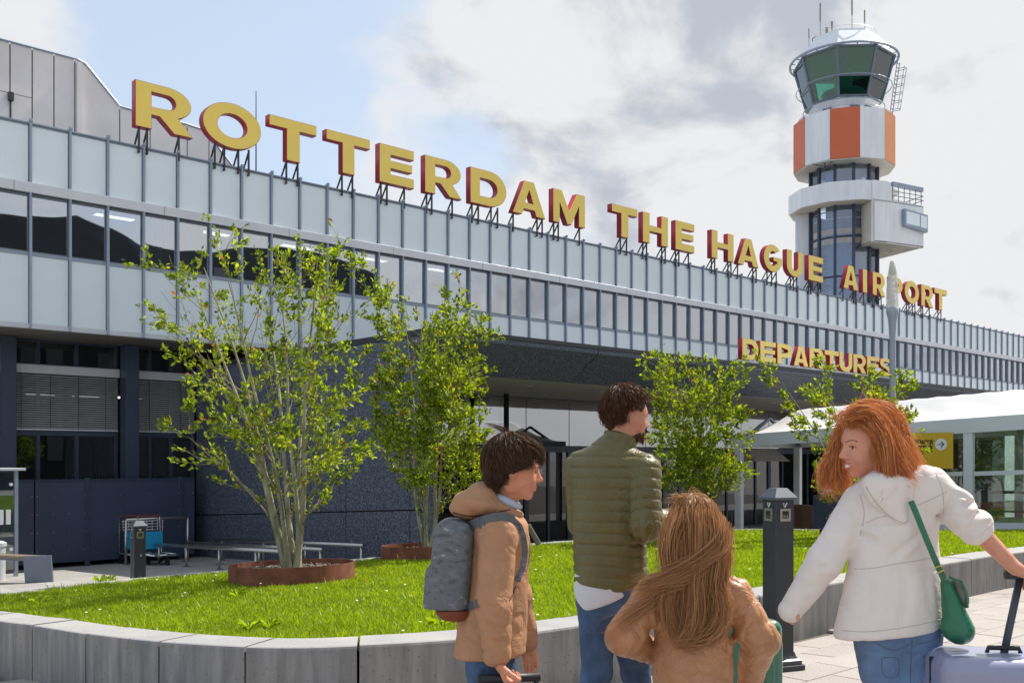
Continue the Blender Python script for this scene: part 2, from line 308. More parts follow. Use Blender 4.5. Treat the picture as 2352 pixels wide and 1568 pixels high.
# planter outline ------------------------------------------------------------
near_px = [(-420,1352),(-180,1396),(0,1426),(71,1434),(200,1454),(352,1471),(545,1483),(690,1485),(830,1480),(1010,1470),(1196,1453),(1364,1430),(1530,1402),(1701,1373),(1824,1353),(1914,1337),(2040,1316),(2172,1293),(2352,1265),(2600,1236)]
far_px = [(2700,1212),(2352,1214),(2190,1215),(1901,1214.6),(1654,1215),(1480,1228),(1314,1240),(1207,1248.5),(1040,1262),(865,1278.5),(700,1292.5),(570,1304),(335,1323.5),(150,1342),(0,1358),(-200,1366),(-420,1352)]
WH = 0.42
def cat(pts, n=6, closed=False):
    out = []; m = len(pts)
    for i in range(m-1):
        p0 = pts[max(i-1,0)]; p1 = pts[i]; p2 = pts[i+1]; p3 = pts[min(i+2,m-1)]
        for k in range(n):
            t = k/n; out.append(.5*((2*p1)+(p2-p0)*t+(2*p0-5*p1+4*p2-p3)*t*t+(3*p1-p0-3*p2+p3)*t**3))
    out.append(pts[-1]); return out
def flat(p): return Vector((p.x, p.y, 0))
near = cat([flat(pix(x, y, WH)) for x, y in near_px]); far = cat([flat(pix(x, y, WH)) for x, y in far_px])
# the two ends meet
outline = near + far
def zg(p): return gz(WF(p)[1])
def resample(pl, step):
    out = [pl[0]]; acc = 0
    for p, q in zip(pl, pl[1:]):
        L = (q-p).length
        while acc+L >= step:
            t = (step-acc)/L; p = p+(q-p)*t; out.append(p); L = (q-p).length; acc = 0
        acc += L
    out.append(pl[-1]); return out
def inward(pl, sgn):
    n = []
    for i in range(len(pl)):
        t = (pl[min(i+1,len(pl)-1)]-pl[max(i-1,0)]).normalized(); n.append(Vector((-t.y, t.x, 0))*sgn)
    return n
planter = thing('planter_wall', 'low curved grey concrete retaining wall round the raised lawn', 'wall', (0,0,0))
def wall_blocks(pl, thick, cuts_px, sgn, step, h=WH, dz=0.0):
    pl = resample(pl, .12); nn = inward(pl, sgn); m = len(pl)
    if cuts_px:
        xs = [(p.x/p.y)*F0+1176 for p in pl]; cuts = [0]+[min(range(m), key=lambda i: abs(xs[i]-c)) for c in cuts_px]+[m-1]
    else: k = max(2, int(step/.12)); cuts = list(range(0, m-1, k))+[m-1]
    cuts = sorted(set(cuts))
    for c0, c1 in zip(cuts, cuts[1:]):
        idx = list(range(c0, c1+1)); v = []; ch = .018
        jit = random.uniform(-.004, .004)
        for j, i in enumerate(idx):
            p = pl[i].copy(); t = (pl[min(i+1,m-1)]-pl[max(i-1,0)]).normalized()
            if j == 0: p += t*.008
            if j == len(idx)-1: p -= t*.008
            zb = zg(p); o = nn[i]; top = zb+h+dz+jit
            for (d, z) in ((0, zb-.05), (0, top-ch), (ch*.4, top-ch*.3), (ch, top), (thick-ch, top), (thick, top-ch), (thick, zb-.05)): q = p+o*d; v.append((q.x, q.y, z))
        k = 7; f = []
        for j in range(len(idx)-1):
            for q in range(k): f.append((j*k+q, j*k+(q+1)%k, (j+1)*k+(q+1)%k, (j+1)*k+q))
        f += [tuple(range(k-1,-1,-1)), tuple((len(idx)-1)*k+q for q in range(k))]
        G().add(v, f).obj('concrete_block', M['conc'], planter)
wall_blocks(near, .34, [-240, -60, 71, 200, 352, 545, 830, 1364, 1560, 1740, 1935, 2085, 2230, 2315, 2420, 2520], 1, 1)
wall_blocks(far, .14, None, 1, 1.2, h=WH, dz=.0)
lawn_pts = near+far[1:-1]
lv = [(p.x, p.y, zg(p)+WH-.035) for p in lawn_pts]
me = bpy.data.meshes.new('lawn'); me.from_pydata(lv, [], [tuple(range(len(lv)))]); me.materials.append(M['soil'])
tag(put('lawn', me), 'sloping raised lawn inside the concrete planter wall', kind='structure')

# plaza of single pavers ------------------------------------------------------
plaza = strip(-40, 40, -6, 14, -0.030, M['joint'], 'plaza_paving'); tag(plaza, 'pale paved walkway in front of the planter', kind='structure')
def in_poly(x, y, poly):
    c = False; n = len(poly); j = n-1
    for i in range(n):
        xi, yi = poly[i].x, poly[i].y; xj, yj = poly[j].x, poly[j].y
        if (yi > y) != (yj > y) and x < (xj-xi)*(y-yi)/(yj-yi)+xi: c = not c
        j = i
    return c
TS_A, TS_B = .60, .30
tile_me = G().box(-TS_A/2+.004, TS_A/2-.004, -TS_B/2+.004, TS_B/2-.004, -.03, 0).mesh('paver', M['paver'], bevel=.004)
cand = []
for j in range(-20, 36):
    b = (j+.5)*TS_B
    for i in range(-30, 34):
        a = (i+.5)*TS_A+(TS_A/2 if j % 2 else 0); P = FW(a, b)
        if in_poly(P.x, P.y, outline): continue
        if P.y < 1.0: vis = False
        else:
            x = P.x/P.y*F0+1176; y = HY+(1.5-gz(b))*F0/P.y; vis = (-60 < x < 2420) and (1330 < y < 1640)
        cand.append((vis, P.y, a, b))
vis = sorted([c for c in cand if c[0]], key=lambda c: c[1])[:295]; vs_ = set((c[2], c[3]) for c in vis)
rest = G()
for (v_, _, a, b) in cand:
    sl = math.atan(.04) if b > 3.8 else 0.0; dz = random.uniform(-.0015, .0015)
    if (a, b) in vs_:
        # children live in world space: the sheet has no transform of its own
        o = put('paver', tile_me, plaza, FW(a, b, gz(b)+dz)); o.rotation_euler = (Matrix.Rotation(AL, 3, 'Z') @ Matrix.Rotation(-sl, 3, 'X')).to_euler()
    elif abs(a) < 20:
        x0, x1, y0, y1 = a-TS_A/2+.004, a+TS_A/2-.004, b-TS_B/2+.004, b+TS_B/2-.004
        rest.hexa([FW(x0,y0,gz(y0)-.03), FW(x1,y0,gz(y0)-.03), FW(x1,y1,gz(y1)-.03), FW(x0,y1,gz(y1)-.03), FW(x0,y0,gz(y0)), FW(x1,y0,gz(y0)), FW(x1,y1,gz(y1)), FW(x0,y1,gz(y1))])
me = bpy.data.meshes.new('paver_field'); me.from_pydata(rest.v, [], rest.f); me.materials.append(M['paver'])
tag(put('paver_field', me, plaza), kind='stuff')

# pavement between planter and terminal -------------------------------------------
side = strip(-30, 60, 11.0, 21.6, -0.022, M['joint'], 'side_pavement'); tag(side, 'pale slab pavement between the lawn and the terminal', kind='structure')
slab_me = G().box(-.596/2, .596/2, -.596/2, .596/2, -.03, 0).mesh('paving_slab', M['slab'], bevel=.003)
slabs = []; rest = G()
for j in range(0, 17):
    b = 11.2+(j+.5)*.6
    for i in range(-20, 70):
        a = -2+(i+.5)*.6; P = FW(a, b)
        if in_poly(P.x, P.y, outline): continue
        x = P.x/P.y*F0+1176; y = HY+(1.5-gz(b))*F0/P.y
        if -80 < x < 900 and y > 1255 and len(slabs) < 290:
            o = put('paving_slab', slab_me, side, FW(a, b, gz(b)+random.uniform(-.0015,.0015))); o.rotation_euler = (Matrix.Rotation(AL, 3, 'Z') @ Matrix.Rotation(-math.atan(.04), 3, 'X')).to_euler(); slabs.append(o)
        else:
            x0, x1, y0, y1 = a-.297, a+.297, b-.297, b+.297
            rest.hexa([FW(x0,y0,gz(y0)-.02), FW(x1,y0,gz(y0)-.02), FW(x1,y1,gz(y1)-.02), FW(x0,y1,gz(y1)-.02), FW(x0,y0,gz(y0)), FW(x1,y0,gz(y0)), FW(x1,y1,gz(y1)), FW(x0,y1,gz(y1))])
me = bpy.data.meshes.new('slab_field'); me.from_pydata(rest.v, [], rest.f); me.materials.append(M['slab']); tag(put('slab_field', me, side), kind='stuff')

# ================================================================= terminal building (frame: x along, y into, origin b=20)
TB = fthing('terminal_building', 'long two storey terminal with frosted glass panels and a ribbon of windows', 'building', 0, 20)
A0, MOD = 5.895-8*.724, .724; NK = 82; A1 = A0+NK*MOD
pw = MOD-.07
m_up = G().box(.030, MOD-.030, .03, .07, 6.76, 7.83).mesh('glass_panel', M['panel'], bevel=.004)
m_lo = G().box(.030, MOD-.030, .03, .07, 4.08, 5.37).mesh('lower_glass_panel', M['panel'], bevel=.004)
m_pane = G().box(.040, MOD-.040, .055, .065, 5.46, 6.49).mesh('window_pane', M['win'])
fr = G(); fr.box(.030,.045,.045,.12,5.44,6.52).box(MOD-.045,MOD-.030,.045,.12,5.44,6.52).box(.045,MOD-.045,.045,.12,6.49,6.54).box(.045,MOD-.045,.045,.12,5.438,5.46)
m_fr = fr.mesh('window_frame', M['alu_dark'])
m_mu = G().box(-.021, .021, -.03, .10, 3.985, 7.94).box(-.032,.032,-.05,.0,7.90,7.96).mesh('mullion', M['alu'], bevel=.004)
cv = G(); 
def wavy(g_, x0, x1, y, z0, z1, n=14, amp=.02):
    v = []; 
    for i in range(n+1):
        x = x0+(x1-x0)*i/n; yy = y+amp*math.sin(i*2.4); v += [(x,yy,z0),(x,yy,z1)]
    g_.add(v, [(2*i,2*i+2,2*i+3,2*i+1) for i in range(n)])
wavy(cv, .04, MOD-.04, .24, 5.35, 6.55); m_cf = cv.mesh('curtain', M['curtain'])
cv = G(); wavy(cv, .04, .30, .32, 5.35, 6.55, 8); m_ch = cv.mesh('curtain_half', M['curtain'])
for k in range(NK):
    x = A0+k*MOD
    put('glass_panel', m_up, TB, (x,0,0)); put('lower_panel', m_lo, TB, (x,0,0)); w = put('window', m_fr, TB, (x,0,0)); put('pane', m_pane, w)
    put('mullion', m_mu, TB, (x,0,0))
    vk = k-8
    if vk in (3, 4) or vk in (12, 13, 17, 18, 23, 26) or (vk > 15 and random.random() < .82): put('curtain', m_cf if random.random() < .75 else m_ch, w)
g_ = G().box(A0, A1, .02, .30, 7.83, 7.90); g_.box(A0, A1, -.02, .05, 7.862, 7.885); g_.obj('parapet_cap', M['alu'], TB)
k = 0
while k < NK:
    n = 4; x0 = A0+k*MOD-.3; G().box(x0+.005, x0+n*MOD-.005, -.035, .10, 6.555, 6.745).obj('fascia_panel', M['alu_light'], TB, bevel=.004); k += n
G().box(A0, A1, .02, .12, 5.37, 5.435).obj('window_sill', M['alu'], TB)
G().box(A0, A1, .015, .12, 3.99, 4.08).obj('bottom_rail', M['alu_light'], TB)
G().box(A0, A1, .16, .20, 6.53, 7.83).box(A0, A1, .16, .20, 4.08, 5.40).obj('backing_wall', M['darkwall'], TB)
G().box(A0, A1, .20, 4.6, 6.60, 6.64).box(A0, A1, .20, 4.6, 5.28, 5.32).box(A0, A1, 4.6, 4.7, 4.0, 7.8).obj('office_interior', M['darkwall'], TB)
G().box(A0, A1, .30, 14, 7.55, 7.62).box(A0, A0+.1, .2, 14, 4, 7.83).box(A1-.1, A1, .2, 14, 4, 7.83).box(A0, A1, 13.9, 14, -.73, 7.83).obj('roof', M['alu_dark'], TB)
LITE = pm('ceiling_light', (.9,.85,.7), .5); LITE.node_tree.nodes['Principled BSDF'].inputs['Emission Color'].default_value = (1,.9,.7,1); LITE.node_tree.nodes['Principled BSDF'].inputs['Emission Strength'].default_value = 1.6
for k in range(10, 60, 3): G().box(A0+k*MOD+.1, A0+k*MOD+.9, .9, 1.1, 6.585, 6.598).obj('ceiling_light', LITE, TB)
# soffit panels
for i in range(24):
    x = A0+i*2.45; G().box(x+.006, min(x+2.44, A1), .12, 1.75, 3.97, 3.988).obj('soffit_panel', M['soffit'], TB)
# ground floor left: glazing, blind boxes, blinds, column
GY = 1.66
gl_ = [(-2.0, 2.9), (3.1, 5.8), (5.9, 8.16), (8.47, 9.90)]
for (x0, x1) in gl_:
    G().box(x0, x1, GY+.05, GY+.065, -.73, 3.96).obj('window_pane', M['dglass'], TB)
    G().box(x0, x1, GY-.12, GY+.02, 3.27, 3.45).obj('blind_box', M['alu_light'], TB, bevel=.006)
    sl = G().box(x0+.02, x1-.02, -.022, .022, -.003, .003); sm_ = G()
    c, s_ = math.cos(R(38)), math.sin(R(38)); sm_.hexa([(x0+.02,-.024*c,-.024*s_-.002),(x1-.02,-.024*c,-.024*s_-.002),(x1-.02,.024*c,.024*s_-.002),(x0+.02,.024*c,.024*s_-.002),(x0+.02,-.024*c,-.024*s_+.002),(x1-.02,-.024*c,-.024*s_+.002),(x1-.02,.024*c,.024*s_+.002),(x0+.02,.024*c,.024*s_+.002)])
    sme = sm_.mesh('blind_slat', M['slat'])
    for i in range(24): put('blind_slat', sme, TB, (0, GY-.05, 2.165+i*.0463))
    G().box(x0+.02, x1-.02, GY-.075, GY-.025, 2.105, 2.135).obj('blind_rail', M['alu_light'], TB)
    cg = G(); n = 2 if x1-x0 < 2 else 4
    for i in range(n): xx = x0+(x1-x0)*(i+.5)/n; cg.box(xx-.004, xx+.004, GY-.08, GY-.074, 2.12, 3.27)
    cg.obj('blind_cord', M['black'], TB)
    fr = G().box(x0, x1, GY-.03, GY+.05, 2.0, 2.10).box(x0, x1, GY-.03, GY+.05, 3.93, 3.965).box(x0, x1, GY, GY+.05, 3.45, 3.48)
    for xx in (x0+.03, x0+(x1-x0)*.28, x0+(x1-x0)*.62, x1-.03): fr.box(xx-.03, xx+.03, GY-.02, GY+.049, -.73, 3.93)
    fr.obj('window_frame', M['navy'], TB)
for xc in (8.31, 5.85, 3.0): G().box(xc-.14, xc+.14, 1.20, 1.56, -.75, 3.965).obj('column', M['navy'], TB, bevel=.006)
G().box(-2, 9.9, GY+.35, GY+.40, 3.30, 3.97).obj('interior_bulkhead', M['darkwall'], TB)
G().box(-2, 9.9, GY+6, GY+6.1, -.73, 3.96).box(-2, 9.9, GY+.1, GY+6, -.74, -.70).box(-2, 9.9, GY+.1, GY+6, 3.0, 3.05).obj('hall_interior', M['darkwall'], TB)
for i in range(4): G().box(5.9+i*1.0, 6.5+i*1.0, GY+2.0, GY+2.1, 2.96, 2.99).obj('hall_light', LITE, TB)
# ================================================================= entrance canopy (origin b=12.74)
CN = fthing('entrance_canopy', 'dark speckled granite entrance canopy with slanted underside and side wall', 'canopy', 0, 0)
CA, CB, CE = 9.92, 12.74, 34.0
# granite side wall: columns of panels, sloping joint
bcut = [21.60, 19.40, 17.35, 15.36, 13.41, 13.06]
def zj(b): return .221+(21.66-b)*.052
for b1, b0 in zip(bcut, bcut[1:]):
    e = .011
    for (zl, zh) in ((lambda b: gz(b)-.05, lambda b: zj(b)-.012), (lambda b: zj(b)+.012, lambda b: 3.56)):
        lo, hi = b0+e, b1-e; last = b0 < 13.2
        G().hexa([(CA,lo,zl(lo)),(CA+.04,lo,zl(lo)),(CA+.04,hi,zl(hi)),(CA,hi,zl(hi)),(CA,lo,zh(lo)),(CA+.04,lo,zh(lo)),(CA+.04,hi,zh(hi)),(CA,hi,zh(hi))]).obj('granite_panel', M['granite'], CN, bevel=.003)
G().box(CA+.041, CA+.30, 13.075, 21.6, -.8, 3.55).obj('wall_core', M['dark'], CN)
G().box(CA+.042, CA+.302, 13.045, 13.074, -.45, 3.4).obj('granite_panel', M['granite'], CN)
G().prism([(CA,12.74,3.50),(CA,13.04,3.10),(CA,13.04,3.56),(CA,12.74,3.56)], (0,0,0), (.04,0,0)).obj('granite_panel', M['granite'], CN)
# front: vertical strip + slanted panels
ac = [CA, 13.85, 17.88, 21.86, 25.85, 29.83, 34.0]
for x0, x1 in zip(ac, ac[1:]):
    x0 += .012; x1 -= .012
    G().box(x0, x1, CB, CB+.04, 3.50, 3.585).obj('granite_fascia', M['granite'], CN)
    G().hexa([(x0,CB,3.495),(x1,CB,3.495),(x1,13.47,2.99),(x0,13.47,2.99),(x0,CB+.05,3.497),(x1,CB+.05,3.497),(x1,13.52,3.03),(x0,13.52,3.03)]).obj('granite_soffit_panel', M['granite'], CN, bevel=.003)
G().box(CA-.02, CE, CB-.02, CB+.06, 3.588, 3.66).box(CA-.02, CA+.06, CB+.06, 20.0, 3.562, 3.66).obj('roof_edge_trim', M['frame_dark'], CN)
G().box(CA+.06, CE, CB+.06, 19.95, 3.60, 3.63).obj('canopy_roof', M['frame_dark'], CN)
G().box(CA+.31, CE, 13.53, 17.9, 2.985, 3.02).obj('ceiling', pm('canopy_ceiling', (.38,.36,.32), .6), CN)
for i in range(10):
    for bb in (14.4, 16.2): G().lathe([(.001,0),(.085,0),(.095,-.012),(.07,-.02),(.001,-.02)], (11.4+i*2.2, bb, 2.985), 16, cap=False).obj('downlight', M['alu_light'], CN)
G().box(CA+.2, CE, 13.55, 17.3, -.9, -.60).obj('entrance_floor', M['darkwall'], CN) if False else None
# entrance glazing at b=17.2
EG = 17.2; x = 10.28; first = True
ents = []
while x < 33.5:
    G().box(x+.012, x+1.458, EG, EG+.015, 1.84, 2.975).obj('glass_pane', M['eglass'], CN)
    d = G().box(x, x+.07, EG-.03, EG+.05, -.62, 1.76).box(x+1.40, x+1.47, EG-.03, EG+.05, -.62, 1.76).box(x+.07, x+1.40, EG-.03, EG+.05, 1.68, 1.76).box(x+.07, x+1.40, EG-.03, EG+.05, -.62, -.48).box(x+.70, x+.77, EG-.028, EG+.048, -.48, 1.68)
    dd = d.obj('door_frame', M['navy'], CN)
    G().box(x+.07, x+.70, EG+.005, EG+.02, -.48, 1.68).box(x+.77, x+1.40, EG+.005, EG+.02, -.48, 1.68).obj('door_glass', M['dglass'], dd)
    hg = G()
    for zz in (-.1, .55, 1.25, 1.5): hg.box(x+.02, x+.05, EG-.06, EG-.031, zz, zz+.05)
    hg.obj('hinge', M['alu_light'], dd)
    x += 1.47
G().box(10.28, 33.6, EG-.02, EG+.05, 1.765, 1.83).box(10.28, 33.6, EG-.02, EG+.06, 2.955, 2.984).obj('transom', M['navy'], CN)
G().tube([(al(1163,16.6),16.6,-.6),(al(1163,16.6),16.6,2.985)], .06, 16).obj('round_column', M['frame_dark'], CN, smooth=True)
G().box(10.3, 33.6, 24, 24.1, -.75, 3.4).box(10.3, 33.6, 17.4, 24, -.74, -.70).box(10.3, 33.6, 17.4, 24, 3.03, 3.06).box(33.6, 33.7, 13, 24, -.7, 3.5).obj('entrance_interior', M['darkwall'], CN)
hd = G(); hx = al(1742, 16.6); hd.hexa([(hx-.9,16.1,1.45),(hx+.9,16.1,1.45),(hx+.9,17.1,1.45),(hx-.9,17.1,1.45),(hx-.75,16.5,1.80),(hx+.75,16.5,1.80),(hx+.75,17.1,1.80),(hx-.75,17.1,1.80)]); hd.obj('door_hood', pm('hood_grey', (.35,.34,.31), .5), CN)
G().box(al(1235,17.1), al(1247,17.1), 17.12, 17.13, 1.15, 1.28).obj('notice', M['printw'], CN)
# ================================================================= fascia behind, hall on the roof
RH = fthing('rear_hall', 'pale panelled hall rising behind the left end of the roof', 'building', 0, 27)
prof = [(-300,12),(178,138),(196,148),(275,246),(430,287),(470,300),(530,378),(545,410)]
def hz_(px_x):
    for (xa, ya), (xb, yb) in zip(prof, prof[1:]):
        if xa <= px_x <= xb:
            y = ya+(yb-ya)*(px_x-xa)/(xb-xa); return at(px_x, y, FW(al(px_x,27),27).y).z
seams = [-300, -200, -130, -80, -26, 23, 74, 124, 172, 187, 275, 345, 430, 480, 545]
zlow = 7.0
for x0, x1 in zip(seams, seams[1:]):
    xs = [x0]+[p[0] for p in prof if x0 < p[0] < x1]+[x1]
    rows = [None]
    if x1 <= 74: rows = [(0, 9.9), (9.9, 10.75), (10.75, 99)]
    else: rows = [(0, 99)]
    for (zl, zh) in rows:
        top = [(al(x_,27), 0, min(hz_(x_), zh)-.004) for x_ in xs]
        bl_ = max(zlow, zl)
        if max(t[2] for t in top) <= bl_+.02: continue
        top[0] = (top[0][0]+.018, 0, top[0][2]); top[-1] = (top[-1][0]-.018, 0, top[-1][2])
        poly = [(top[0][0],0,bl_+.015)]+top+[(top[-1][0],0,bl_+.015)]
        poly = [(p[0],0,max(p[2], bl_+.015)) for p in poly]
        G().prism(poly[::-1], (0,0,0), (0,.08,0)).obj('wall_panel', M['mesh_white'], RH)
poly = [(al(x_,27), 0, hz_(x_)-.03) for x_ in [p[0] for p in prof]]
G().prism([(poly[0][0],0,zlow)]+poly+[(poly[-1][0],0,zlow)], (0,.05,0), (0,9,0)).obj('wall_backing', M['seam'], RH)
ed = G().tube([(p[0], -.02, p[2]+.04) for p in poly], .028, 6); ed.obj('roof_edge', M['alu'], RH)
xx = al(23,27); G().tube([(xx,-.05,8),(xx,-.05,10.6)], .02, 6).box(xx-.06,xx+.06,-.12,0,10.55,10.75).obj('conduit', M['frame_dark'], RH)
G().box(al(174,27), al(186,27), -.12, 0, 7.0, hz_(180)-.1).obj('corner_post', M['mesh_white'], RH)
tag(G().tube([FW(al(588,22),22,7.4), FW(al(588,22),22,at(588,210,FW(al(588,22),22).y).z)], [.022,.010], 6).obj('antenna_mast', M['frame_dark']), 'thin antenna mast rising behind the roof between O and T', 'antenna')
# ================================================================= letters
def arc(cx, cy, rx, ry, a0, a1, n=14): return [(cx+rx*math.cos(R(a0+(a1-a0)*i/n)), cy+ry*math.sin(R(a0+(a1-a0)*i/n))) for i in range(n+1)]
def glyph(c, w):
    t, h = .36, .25
    if c == 'T': return [[((w-t)/2,0),((w+t)/2,0),((w+t)/2,1-h),(w,1-h),(w,1),(0,1),(0,1-h),((w-t)/2,1-h)]]
    if c == 'E': return [[(0,0),(w,0),(w,h),(t,h),(t,.40),(w*.95,.40),(w*.95,.61),(t,.61),(t,1-h),(w,1-h),(w,1),(0,1)]]
    if c == 'H': return [[(0,0),(t,0),(t,.40),(w-t,.40),(w-t,0),(w,0),(w,1),(w-t,1),(w-t,.60),(t,.60),(t,1),(0,1)]]
    if c == 'I': return [[(0,0),(w,0),(w,1),(0,1)]]
    if c == 'A':
        q = t*.55; return [[(0,0),(t*1.05,0),(t*1.0+.07*w,.17),(w-t*1.0-.07*w,.17),(w-t*1.05,0),(w,0),(w/2+q,1),(w/2-q,1)], [(w*.5-.12*w,.37),(w*.5+.12*w,.37),(w*.5,.74)]]
    if c == 'M': return [[(0,0),(t*.8,0),(t*.8,.60),(w/2-.09,0),(w/2+.09,0),(w-t*.8,.60),(w-t*.8,0),(w,0),(w,1),(w-t*1.05,1),(w/2,.42),(t*1.05,1),(0,1)]]
    if c == 'O': return [arc(w/2,.5,w/2,.52,0,352,36), arc(w/2,.5,w/2-t,.52-h,0,352,28)]
    if c == 'D': return [[(0,0)]+arc(w*.52,.5,w*.48,.5,-90,90,18)+[(0,1)], [(t,h)]+arc(w*.50,.5,w*.50-t,.5-h,-90,90,14)+[(t,1-h)]]
    if c == 'P': return [[(0,0),(t,0),(t,.31)]+arc(w*.58,.655,w*.42,.345,-90,90,16)+[(0,1)], [(t,.50)]+arc(w*.56,.655,w*.44-t,.345-h,-90,90,12)+[(t,.81)]]
    if c == 'R': return [[(0,0),(t,0),(t,.31),(w*.42,.31),(w*.68,0),(w*1.02,0),(w*.76,.36)]+arc(w*.58,.665,w*.41,.335,-52,90,15)+[(0,1)], [(t,.49)]+arc(w*.56,.655,w*.43-t,.155,-90,90,12)+[(t,.81)]]
    if c == 'U': return [[(0,1),(0,.40)]+arc(w/2,.40,w/2,.42,180,360,20)+[(w,1),(w-t,1),(w-t,.40)]+arc(w/2,.40,w/2-t,.42-h,360,180,14)+[(t,1)]]
    if c == 'G':
        o = arc(w/2,.5,w/2,.52,42,340,34); i = arc(w/2,.5,w/2-t,.52-h,322,52,26)
        return [o+[(w,.30),(w,.56),(w*.52,.56),(w*.52,.40),(w-t*.95,.40),(w-t*.95,.30)]+i]
    if c == 'S':
        o = arc(w/2,.725,w/2,.285,20,180,12)+arc(w/2,.725,w/2,.285,190,245,5)+[(w*.5,.42)]+arc(w/2,.275,w/2-t,.275-h+.03,60,-80,9)[0:]+arc(w/2,.275,w/2-t,.275-h,-100,-150,5)
        i = [(0,.22)]+arc(w/2,.275,w/2,.29,205,360,14)+arc(w/2,.275,w/2,.29,0,60,6)+[(w*.52,.58)]+arc(w/2,.72,w/2-t,.09,240,130,9)+arc(w/2,.72,w/2-t,.09,120,25,7)
        return [o+i]
def letter_mesh(loops, sx, sz, y0, y1, off, mat, name):
    cu = bpy.data.curves.new(name, 'CURVE'); cu.dimensions = '2D'; cu.fill_mode = 'BOTH'; cu.extrude = (y1-y0)/2; cu.offset = off
    for lp in loops:
        sp = cu.splines.new('POLY'); sp.points.add(len(lp)-1); sp.use_cyclic_u = True
        for p, (x, y) in zip(sp.points, lp): p.co = (x*sx, y*sz, 0, 1)
    o = bpy.data.objects.new(name, cu); COL.objects.link(o)
    dg = bpy.context.evaluated_depsgraph_get(); me = bpy.data.meshes.new_from_object(o.evaluated_get(dg)); bpy.data.objects.remove(o)
    me.transform(Matrix.Translation((0,(y0+y1)/2,0)) @ Matrix.Rotation(R(90), 4, 'X')); me.materials.clear(); me.materials.append(mat); return me
RS = fthing('rooftop_sign', 'yellow and crimson rooftop letters reading ROTTERDAM THE HAGUE AIRPORT', 'sign', 0, 19.93, 0)
word = [('R',310.3,440.4),('O',465,599.5),('T',617.9,726.6),('T',749,849.4),('E',871,950.5),('R',975.5,1059.2),('D',1079.9,1163.3),('A',1176.7,1252.5),('M',1270,1343.5),
 ('T',1404.8,1464),('H',1475.9,1534.3),('E',1551,1594.8),('H',1634,1684.8),('A',1694,1742.5),('G',1754,1796),('U',1806.9,1844),('E',1857,1890),('A',1937,1971),('I',1981.5,1991.5),('R',2004.4,2032.7),('P',2046,2073),('O',2077.8,2110.5),('R',2116,2142.9),('T',2146,2174.6)]
LZ0, LZ1 = 8.26, 9.20; LH = LZ1-LZ0
for (c, x0, x1) in word:
    a0, a1 = al(x0, 19.93), al(x1, 19.93); w = a1-a0; gl = glyph(c, w/LH)
    lo = put('letter', letter_mesh(gl, LH, LH, .0, .175, 0, M['crimson'], 'letter_body'), RS, (a0, 0, LZ0))
    put('letter_face', letter_mesh(gl, LH, LH, -.012, .002, -.011, M['yellow'], 'letter_face'), lo)
    xs = {'T':[w*.38,w*.62],'I':[w*.5],'R':[w*.08,w*.22,w*.78],'O':[w*.22,w*.38,w*.62,w*.80],'U':[w*.3,w*.5,w*.7],'G':[w*.25,w*.5,w*.75],'E':[w*.08,w*.25,w*.75],'D':[w*.08,w*.25,w*.6,w*.78],'P':[w*.06,w*.2],'H':[w*.06,w*.2,w*.8,w*.94],'A':[w*.06,w*.78,w*.94],'M':[w*.06,w*.2,w*.86]}[c]
    for xq in xs:
        zb = .0 if c not in 'OGU' else .02
        pg = G(); pg.bar((xq,.05,-.52),(xq,.05,zb+.03),.035,.035); pg.bar((xq,.42,-.52),(xq,.07,zb-.04),.03,.03); pg.bar((xq,.03,-.50),(xq,.45,-.50),.03,.03)
        pg.obj('letter_stand', M['frame_dark'], lo)
DS = fthing('departures_sign', 'yellow letters DEPARTURES standing on the front edge of the canopy', 'sign', 0, 12.74, 0)
s0, s1 = al(1701, 12.74), al(2047, 12.74); txt = 'DEPARTURES'; adv = (s1-s0)/10
for i, c in enumerate(txt):
    w = adv*(.90 if c != 'T' else .94); gl = glyph(c, w/.47)
    lo = put('letter', letter_mesh(gl, .47, .47, .0, .11, 0, M['crimson'], 'letter_body'), DS, (s0+i*adv, -.04, 3.715))
    put('letter_face', letter_mesh(gl, .47, .47, -.012, .002, -.004, M['yellow_lit'], 'letter_face'), lo)
G().box(s0-.15, s1+.1, .0, .10, 3.668, 3.712).obj('sign_rail', M['alu_light'], DS)
# ================================================================= control tower
TX, TY = (1937.5-1176)/32.43, 70.0
TW = thing('control_tower', 'white airport control tower with green glazed cab and orange stripes', 'tower', (TX, TY, 0), math.atan2(-TX, TY))
# local frame: -y faces the camera, +x to the right
def ring_pts(r, z, n, a0): return [Vector((r*math.sin(R(a0+360*k/n)), -r*math.cos(R(a0+360*k/n)), z)) for k in range(n)]
def wall_faces(name_mats, r0, z0, r1, z1, n, a0, th=.08, gap=.0, only=None):
    lo, hi = ring_pts(r0, z0, n, a0), ring_pts(r1, z1, n, a0); out = []
    for k in range(n):
        if only and k not in only: continue
        j = (k+1) % n; nm, mt = name_mats(k); A, B, C, D = lo[k], lo[j], hi[j], hi[k]
        t = (B-A).normalized(); A = A+t*gap; B = B-t*gap; t2 = (C-D).normalized(); D = D+t2*gap; C = C-t2*gap
        cen = (A+B+C+D)/4; inn = -Vector((cen.x, cen.y, 0)).normalized()*th
        out.append(G().hexa([A, B, B+inn, A+inn, D, C, C+inn, D+inn]).obj(nm, mt, TW))
    return out
tglass = glass('cab_glass', (.42,.80,.72), .05, .01)
gdark = pm('cab_interior', (.07,.19,.14), .7)
N8, a8 = 8, -7
wall_faces(lambda k: ('cab_pane', tglass), 2.95-.02, 27.72, 3.38, 29.5, N8, a8, .03, .08)
wall_faces(lambda k: ('cab_pane', tglass), 2.52, 26.45, 2.93, 27.62, N8, a8, .03, .08)
